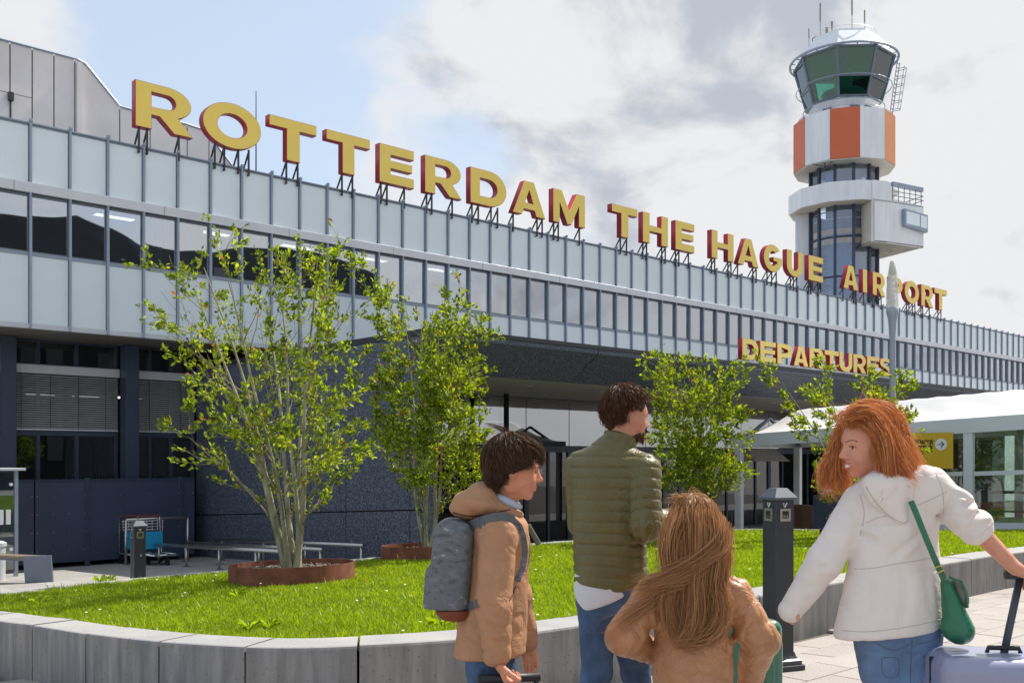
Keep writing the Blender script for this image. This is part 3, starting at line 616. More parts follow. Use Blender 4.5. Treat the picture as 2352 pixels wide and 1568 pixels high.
for k in range(8):
    lo = ring_pts(2.54, 26.4, 8, a8)[k]; hi = ring_pts(3.42, 29.55, 8, a8)[k]; G().bar(lo, hi, .15, .15).obj('cab_mullion', M['alu_dark'], TW)
for r, z in ((2.54, 26.42), (2.93, 27.67), (3.40, 29.5)): 
    p = ring_pts(r, z, 8, a8); G().tube(p, .075, 6, closed=True).obj('cab_rail', M['alu_dark'], TW)
p = ring_pts(3.25, 27.60, 24, 0); G().tube(p, .03, 5, closed=True).obj('cab_handrail', M['alu'], TW)
p = ring_pts(3.66, 29.55, 40, 0); G().tube(p, .085, 8, closed=True).obj('roof_ring', M['alu'], TW, smooth=True)
rb = G()
for k in range(24): q = ring_pts(3.66, 29.55, 24, 0)[k]; q2 = ring_pts(3.35, 29.5, 24, 0)[k]; rb.bar(q, q2, .05)
rb.obj('ring_bracket', M['alu'], TW)
wall_faces(lambda k: ('roof_panel', M['white']), 3.46, 29.58, 2.35, 31.05, N8, a8, .06, .004)
G().lathe([(.01,31.04),(2.36,31.04),(2.36,31.08),(.01,31.10)], n=8, a0=R(a8-90), cap=False).obj('roof_cap', M['white'], TW)
G().lathe([(.01,29.40),(3.38,29.40),(3.38,29.48),(.01,29.5)], n=8, a0=R(a8-90), cap=False).obj('cab_ceiling', gdark, TW)
G().lathe([(.01,26.42),(2.50,26.42),(2.50,26.36),(.01,26.36)], n=8, a0=R(a8-90), cap=False).obj('cab_floor', gdark, TW)
G().lathe([(.7,26.4),(1.5,27.3),(1.5,27.4),(.6,27.4),(.6,29.4)], n=12, cap=False).obj('control_desk', gdark, TW)
# railing hoop under the cab, neck
G().lathe([(2.15,25.2),(2.15,25.9),(2.45,26.35),(2.1,26.36)], n=8, a0=R(a8-90), cap=False).obj('neck', M['white'], TW)
for an in (-30, 20, 48): 
    q = Vector((2.17*math.sin(R(an)), -2.17*math.cos(R(an)), 25.6)); G().box(-.3,.3,-.06,.1,-.2,.25).obj('neck_vent', M['alu_dark'], TW, loc=q, rot=(0,0,R(an)))
p = ring_pts(3.1, 25.55, 36, 0); G().tube(p, .035, 5, closed=True).obj('deck_rail', M['alu_light'], TW)
p = [v for v in ring_pts(2.75, 26.15, 36, 0)]; G().tube(p, .04, 5, closed=True).obj('deck_rail', M['alu'], TW)
dp = G()
for v in ring_pts(3.1, 25.3, 18, 0): dp.bar(v, v+Vector((0,0,.27)), .03)
dp.obj('rail_post', M['alu_light'], TW)
# striped drum
N11, a11 = 11, -14.7-32.727
def drum(k):
    return ('drum_panel', [M['orange2'], M['white'], M['orange'], M['white'], M['orange2']][(k) % 5] if k in (10,0,1,2,3) else (M['orange'] if k % 2 else M['white']))
dm = {10: M['orange'], 0: M['white'], 1: M['orange'], 2: M['white'], 3: M['orange2']}
wall_faces(lambda k: ('drum_panel', dm.get(k, M['orange'] if k % 2 else M['white'])), 3.44, 21.88, 3.44, 25.3, N11, a11, .12, .012)
def disc(r0, r1, z, n, a0, name, mat, th=.06): G().lathe([(r0,z),(r1,z),(r1,z+th),(r0,z+th),(r0,z)], n=n, a0=R(a0-90), cap=False).obj(name, mat, TW)
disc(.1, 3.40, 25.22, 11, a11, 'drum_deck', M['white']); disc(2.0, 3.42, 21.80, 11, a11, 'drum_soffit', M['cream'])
# glazed shaft
sg = glass('shaft_glass', (.86,.90,.98), .08, .01)
wall_faces(lambda k: ('shaft_pane', sg), 2.30, 19.9, 2.30, 21.8, 12, -13.7, .03, .04)
zs = [(6.0,10.0),(10.1,14.05),(14.15,16.78),(16.88,19.0)]
for z0, z1 in zs: wall_faces(lambda k: ('shaft_pane', sg), 2.30, z0, 2.30, z1, 12, -13.7, .03, .04)
for k in range(12):
    v = ring_pts(2.34, 0, 12, -13.7)[k]; G().box(-.085,.085,-.085,.085,5,21.8).obj('shaft_mullion', M['navy'], TW, loc=v, rot=(0,0,R(-13.7+30*k)))
for z in (10.05, 14.1, 16.83): p = ring_pts(2.33, z, 12, -13.7); G().tube(p, .06, 5, closed=True).obj('shaft_transom', M['navy'], TW)
for z, m_ in ((16.40, M['cream']), (17.03, M['cream']), (13.5, M['alu_dark']), (18.6,M['alu_light']), (18.1,M['alu_light'])):
    h = .36 if m_ is M['cream'] else .05
    G().lathe([(2.12,z),(2.22,z),(2.22,z+h),(2.12,z+h),(2.12,z)], n=24, cap=False).obj('landing_edge', pm('landing_cream', (.72,.50,.25), .6) if h > .1 else m_, TW)
G().lathe([(.01,4),(1.2,4),(1.2,21.7),(.01,21.7)], n=16, cap=False).obj('lift_core', pm('core_blue', (.10,.16,.28), .6), TW)
st = G()
for i in range(46): an = -80+i*14; z = 6.2+i*.21; st.box(1.25, 2.1, -.16, .16, z, z+.06, Matrix.Rotation(R(an), 4, 'Z'))
st.obj('stair_flight', pm('stair_tan', (.5,.36,.2), .6), TW); TW.children[-1]['kind'] = 'stuff'
# white core behind and left
G().box(-3.28, -1.9, -.2, 2.6, 3, 19.0).obj('stair_core', M['white'], TW, bevel=.02)
G().box(-1.9, 1.6, 2.35, 4.0, 3, 19.0).obj('rear_wall', M['white'], TW)
# collar
wall_faces(lambda k: ('collar_panel', M['white']), 3.78, 18.95, 3.78, 20.25, N11, a11, .12, .003, only=[8,9,10,0,1])
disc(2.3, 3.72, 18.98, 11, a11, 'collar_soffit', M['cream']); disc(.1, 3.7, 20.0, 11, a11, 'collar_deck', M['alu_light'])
# side block
v18 = ring_pts(3.78, 0, 11, a11)[2]
rz = TW.rotation_euler.z; RI = Matrix.Rotation(-rz, 3, 'Z')
def tl(X, Y, z): v = RI @ Vector((X-TX, Y-TY, 0)); return Vector((v.x, v.y, z))
q1, q2, q3, q4, q5 = (23.98,67.9), (24.2,66.3), (25.26,66.62), (28.4,68.2), (26.7,72.4)
q0 = (24.5, 70.4)
ZB, ZT = 16.1, 20.25
def slab(pa, pb, z0a, z1a, z0b, z1b, name, mat, th=.15):
    A, B = tl(*pa, z0a), tl(*pb, z0b); C, D = tl(*pb, z1b), tl(*pa, z1a); n = (B-A).cross(Vector((0,0,1))).normalized()*-th
    n = Vector((n.x,n.y,0)); return G().hexa([A,B,B+n,A+n,D,C,C+n,D+n]).obj(name, mat, TW)
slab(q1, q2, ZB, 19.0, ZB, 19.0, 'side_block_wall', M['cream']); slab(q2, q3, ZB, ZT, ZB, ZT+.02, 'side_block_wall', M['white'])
def lerp2(a, b, t): return (a[0]+(b[0]-a[0])*t, a[1]+(b[1]-a[1])*t)
qa = lerp2(q3, q4, .12)
slab(q3, qa, ZB, ZT+.02, ZB, ZT-.1, 'side_block_wall', M['white']); slab(qa, q4, ZB, 19.15, ZB, 18.95, 'side_block_wall', M['white'])
slab(q4, q5, ZB, 18.95, ZB, 18.95, 'side_block_wall', M['white']); slab(q5, q0, ZB, 18.95, ZB, 19, 'side_block_wall', M['white'])
pts = [tl(*q, ZB+.01) for q in (q1, q2, q3, q4, q5, q0)]
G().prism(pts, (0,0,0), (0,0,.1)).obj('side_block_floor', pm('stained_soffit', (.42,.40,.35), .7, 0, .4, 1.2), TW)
G().prism([p+Vector((0,0,2.75)) for p in pts], (0,0,0), (0,0,.1)).obj('side_block_deck', M['alu_light'], TW)
_c = tl(*q3, 0); G().hexa([v18+Vector((0,0,18.95)), _c+Vector((-.12,-.005,18.95)), _c+Vector((-.12,.145,18.95)), v18+Vector((0,.15,18.95)), v18+Vector((0,0,20.25)), _c+Vector((-.12,-.005,20.25)), _c+Vector((-.12,.145,20.25)), v18+Vector((0,.15,20.25))]).obj('collar_panel', M['white'], TW)
A, B = tl(*lerp2(q3,q4,.14), 20.12), tl(*lerp2(q3,q4,.96), 20.05); G().bar(A, B, .25, .28).obj('terrace_beam', M['alu'], TW)
for i in range(6):
    t = .16+i*.155; a_ = tl(*lerp2(q3,q4,t), 19.0); G().bar(a_, a_+Vector((0,0,1.0)), .05).obj('terrace_post', M['alu_dark'], TW)
for z in (19.35, 19.65): G().bar(tl(*lerp2(q3,q4,.13), z), tl(*lerp2(q3,q4,.97), z), .04).obj('terrace_rail', M['alu_dark'], TW)
for z in (19.35, 19.65): G().bar(tl(*lerp2(q4,q5,.0), z), tl(*lerp2(q4,q5,.9), z), .04).obj('terrace_rail', M['alu_dark'], TW)
# bay window in the side block
d_ = (Vector((q4[0]-q3[0], q4[1]-q3[1]))).normalized(); nrm = Vector((d_.y, -d_.x))
def off(q, k): return (q[0]+nrm.x*k, q[1]+nrm.y*k)
w0, w1 = off(lerp2(q3,q4,.40), .28), off(lerp2(q3,q4,1.03), .28)
slab(w0, w1, 17.35, 18.5, 17.1, 18.3, 'bay_window', M['alu'], .4)
w2, w3 = off(lerp2(q3,q4,.44), .30), off(lerp2(q3,q4,.80), .30); slab(w2, w3, 17.5, 18.35, 17.42, 18.25, 'bay_pane', M['panel'], .03)
w2, w3 = off(lerp2(q3,q4,.83), .30), off(lerp2(q3,q4,1.0), .30); slab(w2, w3, 17.40, 18.22, 17.35, 18.17, 'bay_pane', M['panel'], .03)
# ladder right of the cab
ld = G(); b0_, b1_ = tl(TX+3.1, TY-.6, 25.4), tl(TX+3.55, TY-.9, 29.3)
for o_ in (-.22, .22): ld.bar(b0_+Vector((o_*.4,o_,0)), b1_+Vector((o_*.4,o_,0)), .05); ld.bar(b0_+Vector((.55+o_*.4,o_,.6)), b1_+Vector((.45+o_*.4,o_,-.4)), .035)
for i in range(14): t = (i+.5)/14; c_ = b0_.lerp(b1_, t); ld.bar(c_+Vector((-.09,-.22,0)), c_+Vector((.09,.22,0)), .03); 
for i in range(6): t = (i+1)/7; c_ = b0_.lerp(b1_, t); ld.bar(c_+Vector((0,-.22,0)), c_+Vector((.52,-.2,.05)), .03); ld.bar(c_+Vector((0,.22,0)), c_+Vector((.52,.2,.05)), .03); ld.bar(c_+Vector((.52,-.2,.05)), c_+Vector((.52,.2,.05)), .03)
ld.obj('cage_ladder', M['alu_dark'], TW)
# roof antennas
for (x, y0, y1, r_) in ((1884, 8, 80, .045), (1957, -8, 66, .045), (1986, 24, 66, .04), (1911, 50, 70, .06), (1858, 66, 98, .03), (1899, 64, 80, .09)):
    Y = TY-.9 if x > 1900 else TY+.2
    p0 = at(x, y1+12, Y); p1 = at(x, y0, Y); mid = p0.lerp(p1, .5)
    v0, v1, vm = tl(p0.x, p0.y, p0.z), tl(p1.x, p1.y, p1.z), tl(mid.x, mid.y, mid.z)
    G().tube([v0, vm], r_*.6, 6).tube([vm, v1], r_*1.3, 6).obj('roof_antenna', pm('antenna_tan', (.25,.21,.15), .6) if x > 1870 else M['alu_dark'], TW)
hp = [tl(TX-2.1+.5*math.sin(t)*.8, TY-.2, 30.6+.9*abs(math.sin(t))) for t in (0,.4,.8,1.2,1.57)]
G().tube([tl(TX-2.2,TY,30.4), tl(TX-2.2,TY,31.25), tl(TX-1.95,TY,31.45), tl(TX-1.6,TY,31.4), tl(TX-1.5,TY,31.1)], .04, 6).obj('roof_hoop', M['alu_dark'], TW)
p = [v for v in ring_pts(2.2, 31.35, 24, 0)]; G().tube(p, .02, 4, closed=True).obj('roof_rail', M['alu_light'], TW)
G().tube([(-1.2,-3.0,21.75),(-1.2,-3.0,21.3),(-.9,-3.2,21.2)], .05, 6).tube([(-1.2,-3,21.4),(-.7,-3.2,21.75)], .03, 5).tube([(-1.2,-3,21.5),(-2.0,-3.0,21.75)], .03, 5).obj('under_deck_aerial', M['black'], TW)

# ================================================================= street lamp with pointed lantern
LP_ = FW(18.2, bl(2050, 18.2), gz(bl(2050, 18.2))); lamp = thing('street_lamp', 'tall grey lamp post with a pointed translucent lantern', 'street lamp', LP_)
zt_ = at(2050, 597, LP_.y).z-LP_.z; z1_ = at(2050, 707, LP_.y).z-LP_.z; z2_ = at(2050, 780, LP_.y).z-LP_.z
pg_ = pm('lamp_grey', (.36,.40,.46), .45, .2)
G().lathe([(.065,0),(.06,1.0),(.055,z2_),(.075,z2_+.35),(.115,z1_-.08),(.118,z1_)], n=20).obj('pole', pg_, lamp, smooth=True)
lg = pm('lantern_acrylic', (.80,.77,.70), .3); lg.node_tree.nodes['Principled BSDF'].inputs['Alpha'].default_value = .5
G().lathe([(.116,z1_+.002),(.112,z1_+.35),(.085,z1_+.65),(.045,z1_+.9),(.004,zt_)], n=20, cap=False).obj('lantern_shade', lg, lamp, smooth=True)
lv_ = G()
for i in range(4): lv_.lathe([(.03,z1_+.16+i*.1),(.08-.008*i,z1_+.14+i*.1),(.08-.008*i,z1_+.155+i*.1),(.03,z1_+.185+i*.1)], n=14, cap=False)
lv_.lathe([(.045,z1_),(.045,z1_+.2),(.03,z1_+.55)], n=10).obj('lantern_louvre', M['white'], lamp)
G().lathe([(.02,z1_+.62),(.075,z1_+.64),(.045,z1_+.88),(.006,zt_-.02)], n=16, cap=False).obj('lantern_tip', pm('lantern_cream', (.62,.58,.48), .5), lamp, smooth=True)

# ================================================================= tent walkway
TN = fthing('marquee_walkway', 'white fabric marquee walkway with glazed side in front of the doors', 'tent', 18.9, 0)
def ez(b): return 2.31-.0425*(b-6.93)       # eave height follows the slope
TB0, TB1 = 3.0, 13.3; half = 1.28
nb, na = 120, 16; v = []; f = []
for i in range(nb+1):
    b = TB0+(TB1-TB0)*i/nb
    hip = min(1.0, max(0.0, (TB1-b)/1.0)); hip = hip**.6
    for j in range(na*2+1):
        t = j/(na*2); x = t*half*2; rise = (.565*(1-abs(t*2-1)))*hip
        sag = -.10*math.sin(math.pi*min(1,(1-abs(t*2-1))))*hip*.5
        wr = .012*math.sin(b*5.3+math.sin(x*4)*1.5)*math.sin(math.pi*t*2)**2+.008*math.sin(b*13+x*7)
        v.append((x, b, ez(b)+rise+sag+wr*(1 if 0 < j < na*2 else 0)))
w_ = na*2+1
for i in range(nb):
    for j in range(na*2): f.append((i*w_+j, i*w_+j+1, (i+1)*w_+j+1, (i+1)*w_+j))
G().add(v, f).obj('roof_fabric', M['tent'], TN, smooth=True)
for x in (-.02, 2.56): G().hexa([(x,TB0,ez(TB0)-.27),(x+.03,TB0,ez(TB0)-.27),(x+.03,TB1,ez(TB1)-.26),(x,TB1,ez(TB1)-.26),(x,TB0,ez(TB0)+.012),(x+.03,TB0,ez(TB0)+.012),(x+.03,TB1,ez(TB1)+.012),(x,TB1,ez(TB1)+.012)]).obj('fascia', M['tentw'], TN)
G().hexa([(0,TB1-.03,ez(TB1)-.26),(2.56,TB1-.03,ez(TB1)-.26),(2.56,TB1,ez(TB1)-.26),(0,TB1,ez(TB1)-.26),(0,TB1-.03,ez(TB1)+.0),(2.56,TB1-.03,ez(TB1)+.0),(2.56,TB1,ez(TB1)+.0),(0,TB1,ez(TB1)+.0)]).obj('fascia', M['tentw'], TN)
posts = [3.69, 5.82, 7.96, 10.10, 13.1]
for xx in (.05, 2.50):
    for b in posts: G().box(xx-.06, xx+.06, b-.085, b+.085, gz(b)-.05, ez(b)-.26).obj('post', M['tentw'], TN, bevel=.008)
for xx in (.05, 2.50):
    for b0, b1 in zip(posts[:3], posts[1:4]):
        for (za, h) in ((1.36, .08), (.34, .14), (.27, .05), (.0, .25)):
            p, q = (xx, b0+.10, gz(b0)+za), (xx, b1-.10, gz(b1)+za); G().hexa([(xx-.04,p[1],p[2]),(xx+.04,p[1],p[2]),(xx+.04,q[1],q[2]),(xx-.04,q[1],q[2]),(xx-.04,p[1],p[2]+h),(xx+.04,p[1],p[2]+h),(xx+.04,q[1],q[2]+h),(xx-.04,q[1],q[2]+h)]).obj('rail', M['tentw'], TN)
        for (za, zb) in ((.48, 1.36), (1.44, None)):
            z0a, z0b = gz(b0)+za, gz(b1)+za; z1a, z1b = (gz(b0)+zb, gz(b1)+zb) if zb else (ez(b0)-.27, ez(b1)-.27)
            G().hexa([(xx-.006,b0+.1,z0a),(xx+.006,b0+.1,z0a),(xx+.006,b1-.1,z0b),(xx-.006,b1-.1,z0b),(xx-.006,b0+.1,z1a),(xx+.006,b0+.1,z1a),(xx+.006,b1-.1,z1b),(xx-.006,b1-.1,z1b)]).obj('window_pane', M['cglass'], TN)
for b in posts: G().bar((0,b,ez(b)-.2),(1.28,b,ez(b)+.42),.06).bar((2.54,b,ez(b)-.2),(1.28,b,ez(b)+.42),.06).obj('roof_beam', M['alu_dark'], TN)
G().bar((1.28,TB0,ez(TB0)+.42),(1.28,TB1-1.2,ez(TB1-1.2)+.42),.06).obj('ridge_beam', M['alu_dark'], TN)
# direction sign
SG = fthing('direction_sign', 'yellow sign with the words Departures Vertrek and a white arrow disc', 'sign', 18.9, 0)
sb0, sb1 = bl(2086, 18.84), bl(2190, 18.84)    # left, right edge
Zs = FW(18.84, sb1).y; zt2, zb2 = 1.5+(1055-992.5)/F0*Zs, 1.5-(1075.5-1055)/F0*Zs
G().box(-.10, -.065, sb1, sb0+.12, zb2, zt2).obj('sign_board', M['signy'], SG)
def text_obj(s, size, loc, rot, mat, name, parent, align='RIGHT', ext=.002, off=.0):
    cu = bpy.data.curves.new(name, 'FONT'); cu.body = s; cu.size = size; cu.align_x = align; cu.extrude = ext; cu.offset = off
    o = bpy.data.objects.new(name, cu); COL.objects.link(o); dg = bpy.context.evaluated_depsgraph_get(); me = bpy.data.meshes.new_from_object(o.evaluated_get(dg)); bpy.data.objects.remove(o)
    me.materials.clear(); me.materials.append(mat); return put(name, me, parent, loc, rot)
rotS = Matrix(((0,0,-1),(-1,0,0),(0,1,0))).to_euler()
wS = sb0-sb1; Hs = zt2-zb2
text_obj('Departures', Hs*.215, (-.104, sb1+wS*.42, zb2+Hs*.70), rotS, M['print'], 'lettering', SG, off=.004)
text_obj('Vertrek', Hs*.215, (-.104, sb1+wS*.42, zb2+Hs*.54), rotS, M['print'], 'lettering', SG, off=.004)
dc = Vector((-.101, sb1+wS*.245, zb2+Hs*.67)); rr_ = Hs*.165
G().prism([Vector((0, rr_*math.cos(R(k*10)), rr_*math.sin(R(k*10)))) for k in range(36)], (-.004,0,0), (0,0,0)).obj('arrow_disc', M['printw'], SG, loc=dc)
ar = G(); ar.bar((-.007,rr_*.55,0),(-.007,-rr_*.5,0),rr_*.14,.003, up=(1,0,0)); ar.bar((-.007,-rr_*.02,rr_*.48),(-.007,-rr_*.52,0),rr_*.14,.003, up=(1,0,0)); ar.bar((-.007,-rr_*.02,-rr_*.48),(-.007,-rr_*.52,0),rr_*.14,.003, up=(1,0,0))
ar.obj('arrow', M['print'], SG, loc=dc)
# things inside the marquee
cb = bl(2291, 20.0); cone = fthing('traffic_cone', 'orange traffic cone with white bands standing inside the marquee', 'cone', 20.0, cb, gz(cb))
G().box(-.14,.14,-.14,.14,0,.03).obj('base', M['black'], cone)
m_or = pm('cone_orange', (.7,.10,.03), .5)
for i, (z0, z1) in enumerate(((.03,.16),(.16,.26),(.26,.38),(.38,.47),(.47,.60))):
    r0, r1 = .10-.14*z0, .10-.14*z1; G().lathe([(r0,z0),(r1,z1)], n=14).obj('band', M['printw'] if i % 2 else m_or, cone)
qb = fthing('queue_barrier', 'black and steel crowd barrier rails inside the marquee', 'barrier', 20.5, 7.0, gz(7))
for k in range(5): G().tube([(0,-3+k*1.1,0),(0,-3+k*1.1,1.0)], .022, 8).obj('post', M['steel'], qb)
G().tube([(0,-3,.98),(0,1.4,.98)], .03, 8).obj('rail', M['black'], qb); G().tube([(0,-3,.60),(0,1.4,.60)], .02, 8).obj('rail', M['steel'], qb)
for k, (xx, hh) in enumerate(((1835, .62), (1856, .60))):
    bb = bl(xx, 19.6); o = fthing('cardboard_box', ['brown cardboard box nearer the ashtray post by the doors', 'brown cardboard box beside the dark bin by the doors'][k], 'box', 19.6, bb, gz(bb), 'boxes standing by the entrance')
    G().box(-.19,.19,-.19,.19,0,hh+.2).obj('carton', pm('cardboard', (.12,.06,.03), .8), o, bevel=.006); G().box(-.02,.02,-.192,.192,.02,hh+.203).obj('tape', pm('tape', (.26,.15,.07), .5), o)
bb = bl(1903, 18.0); o = fthing('litter_bin', 'dark square litter bin with silver domed top near the doors', 'litter bin', 18.0, bb, gz(bb))
G().box(-.22,.22,-.22,.22,0,1.05).obj('body', M['navy'], o, bevel=.01); G().lathe([(.22,1.06),(.22,1.12),(.17,1.22),(.07,1.28),(.005,1.29)], n=20).obj('dome', M['steel'], o, smooth=True)

# ================================================================= screen fence
FN = fthing('screen_fence', 'dark navy sheet metal screen fence with posts and small bolts', 'fence', 0, 20.9)
fz0, fz1 = -.60, 1.066
fx = [al(x, 20.9) for x in (-200, -60, 79, 200, 415, 447.5)]
for i, (x0, x1) in enumerate(zip(fx, fx[1:])):
    G().box(x0+.012, x1-.012, -.01, .01, fz0+.02, fz1).obj('fence_panel', M['navy2'], FN)
    G().box(x0+.012, x1-.012, -.03, .03, fz1+.001, fz1+.03).obj('top_rail', M['navy'], FN)
    bo = G(); nx = 1 if x1-x0 < .5 else 3
    for zz in (.16,.38,.60,.82):
        for ii in range(nx+1): xx = x0+.05+(x1-x0-.10)*ii/nx; bo.lathe([(.012,0),(.004,.008)], (0,0,0), 6) if False else bo.box(xx-.008, xx+.008, -.018, -.0101, fz0+zz*(fz1-fz0)-.008, fz0+zz*(fz1-fz0)+.008)
    bo.obj('bolt', M['steel'], FN)
for x in (fx[3], fx[4], fx[1]): G().box(x-.045, x+.045, -.035, .055, -.74, fz1+.06).obj('post', M['navy'], FN, bevel=.004)
sp = G(); x = fx[0]
while x < fx[-1]-.02: sp.box(x, x+.018, -.008, .008, fz1+.031, fz1+.055); x += .06
o = sp.obj('spike_strip', M['navy'], FN); o['kind'] = 'stuff'
for i in range(10): 
    xx = 4.2+i*.62; o = None
# glass shelter, bin, bench
sh = fthing('smoking_shelter', 'glass smoking shelter with thin pale roof at the left edge', 'shelter', 0, 0)
hp_ = at(40, 1290, 18.0); 
shp = [at(-330, 1290, 18.0), at(38, 1290, 18.0)]; zr = at(38, 1080, 18.0).z; zg_ = gz(WF(shp[1])[1])
a1_, b1_ = WF(shp[1])
G().box(a1_-2.4, a1_+.10, b1_-.2, b1_+1.0, zr, zr+.045).obj('roof', M['alu_light'], sh, bevel=.005)
G().box(a1_-.04, a1_+.02, b1_-.03, b1_+.05, zg_, zr).obj('post', M['alu'], sh); G().box(a1_-2.3, a1_-2.24, b1_-.03, b1_+.03, zg_, zr).obj('post', M['alu'], sh)
G().box(a1_-2.2, a1_-.05, b1_, b1_+.012, zg_+.12, zr-.03).obj('glass_wall', glass('shelter_glass', (.62,.75,.70), .12, .01), sh)
for z in (zg_+.5, zr-.25):
    for k_ in (0,): G().lathe([(.03,0),(.03,.02)], n=12).obj('glass_clamp', M['printw'], sh, loc=(a1_-.10, b1_-.012, z), rot=(R(90),0,0))
for k_ in range(3): G().box(a1_-.42+k_*.12, a1_-.34+k_*.12, b1_-.006, b1_-.002, zg_+.95, zg_+1.22).obj('window_mark', M['printw'], sh)
bp = at(-8, 1300, 17.2); ab = WF(bp); o = fthing('litter_bin', 'pale round litter bin behind the bench at the left edge', 'litter bin', ab[0], ab[1], gz(ab[1]))
G().lathe([(.14,0),(.14,.58),(.16,.59),(.16,.65),(.10,.68),(.005,.69)], n=24).obj('body', M['alu_light'], o, smooth=False)
bn = Vector(at(57, 1337, 16.4)); ab = WF(bn); zb_ = gz(ab[1]); bench = thing('bench', 'grey metal bench with wooden slat seat beside the lawn', 'bench', (bn.x, bn.y, zb_), 0)
def wx(px, Y): return (px-1176)/F0*Y-bn.x
x0, x1 = wx(57, 16.4), wx(113, 16.4); xt0, xt1 = wx(52, 16.4), wx(108, 16.4); H_ = .45
G().hexa([(x0,0,0),(x1,.12,0),(x1,.17,0),(x0,.05,0),(xt0,0,H_),(xt1,.12,H_),(xt1,.17,H_),(xt0,.05,H_)]).obj('end_panel', M['alu_dark'], bench, bevel=.004)
G().hexa([(x0-1.5,.55,0),(x1-1.5,.67,0),(x1-1.5,.72,0),(x0-1.5,.60,0),(xt0-1.5,.55,H_),(xt1-1.5,.67,H_),(xt1-1.5,.72,H_),(xt0-1.5,.60,H_)]).obj('end_panel', M['alu_dark'], bench, bevel=.004)
for i in range(6):
    t = (i+.5)/6; xa = xt0+(xt1-xt0)*t; ya = .05+.12*t; G().bar((xa,ya+.0,H_-.035),(xa-1.5,ya+.55,H_-.035),.045,.045).obj('seat_slat', M['wood'], bench)
G().bar((xt0+.02,.08,H_-.05),(xt0-1.5+.02,.63,H_-.05),.02,.08).bar((xt1-.02,.2,H_-.05),(xt1-1.5-.02,.75,H_-.05),.02,.08).obj('side_rail', M['alu_dark'], bench)

# ================================================================= trolley corral
def rail(name, label, s, b0, b1, hgt, bs, grp):
    o = fthing(name, label, 'barrier', s, 0, 0, grp)
    z0, z1 = gz(b0)+hgt, gz(b1)+hgt
    G().tube([(0,b0,z0),(0,b1,z1)], .034, 12).obj('rail', M['steel'], o, smooth=True)
    for b in bs: G().tube([(0,b,gz(b)),(0,b,gz(b)+hgt-.03)], .026, 10).obj('leg', M['steel'], o, smooth=True); G().lathe([(.07,0),(.07,.012),(.03,.015)], n=12).obj('foot_plate', M['alu_dark'], o, loc=(0,b,gz(b)))
gr = 'low steel trolley rails beside the granite wall'
rail('guide_rail', 'low steel trolley rail nearest the lawn', 8.30, 20.0, 14.6, .40, [19.8,18.5,17.1,15.7], gr)
rail('guide_rail', 'low steel trolley rail between its two neighbours', 8.95, 20.1, 14.6, .40, [20.0,18.4,16.8,15.5,14.65], gr)
rail('guide_rail', 'low steel trolley rail closest to the granite wall', 9.58, 20.0, 14.3, .44, [19.6,17.8,16.2,14.35], gr)
hp0, hp1 = al(289, 20.3), al(431, 20.3); hp = fthing('hoop_rail', 'tall steel hoop rail holding the parked luggage trolleys', 'barrier', 0, 20.3)
zt3 = 1.5-(1190-1055)/F0*FW((hp0+hp1)/2, 20.3).y
for xx in (hp0, hp1): G().tube([(xx,0,gz(20.3)),(xx,0,zt3)], .028, 10).obj('leg', M['steel'], hp, smooth=True)
G().tube([(hp0,0,zt3),(hp1,0,zt3)], .03, 10).obj('rail', M['steel'], hp, smooth=True)
def trolley(label, a, b, grp):
    o = fthing('luggage_trolley', label, 'trolley', a, b, gz(b), grp)
    G().tube([(-.25,-.5,.22),(-.25,.35,.20),(-.23,.42,.95)], .016, 8).tube([(.25,-.5,.22),(.25,.35,.20),(.23,.42,.95)], .016, 8).tube([(-.25,-.5,.22),(-.15,-.62,.24),(.15,-.62,.24),(.25,-.5,.22)], .016, 8).obj('frame', M['chrome'], o, smooth=True)
    G().tube([(-.24,.44,.97),(.24,.44,.97)], .02, 8).obj('handle', pm('trolley_handle', (.16,.05,.035), .5), o)
    for sx in (-.2, .2): G().tube([(sx,.46,.96),(sx,.50,1.04)], .02, 6).obj('brake_grip', M['black'], o)
    bk = G()
    for z in (.70,.76,.82,.88): bk.tube([(-.22,.40,z),(-.22,.22,z),(.22,.22,z),(.22,.40,z)], .006, 5)
    for x in (-.22,-.11,0,.11,.22): bk.tube([(x,.40,.68),(x,.22,.68),(x,.22,.90)], .006, 5)
    bk.obj('basket', M['chrome'], o)
    G().box(-.21,.21,.19,.20,.30,.66).obj('advert_panel', pm('trolley_blue', (.01,.30,.55), .5), o, bevel=.004)
    G().box(-.22,.22,-.48,.36,.19,.21).obj('deck', M['alu_dark'], o)
    for (x,y) in ((-.22,.34),(.22,.34),(0,-.52)): G().lathe([(.085,-.02),(.085,.02)], n=16).obj('wheel', M['black'], o, loc=(x,y,.09), rot=(0,R(90),0))
gr = 'luggage trolleys parked at the hoop rail'
ta = al(352, 19.9)
trolley('luggage trolley with bright blue panel parked in front at the hoop rail', ta+.05, 19.85, gr)
trolley('luggage trolley tucked behind the front one beside the ashtray post', ta-.10, 20.45, gr)

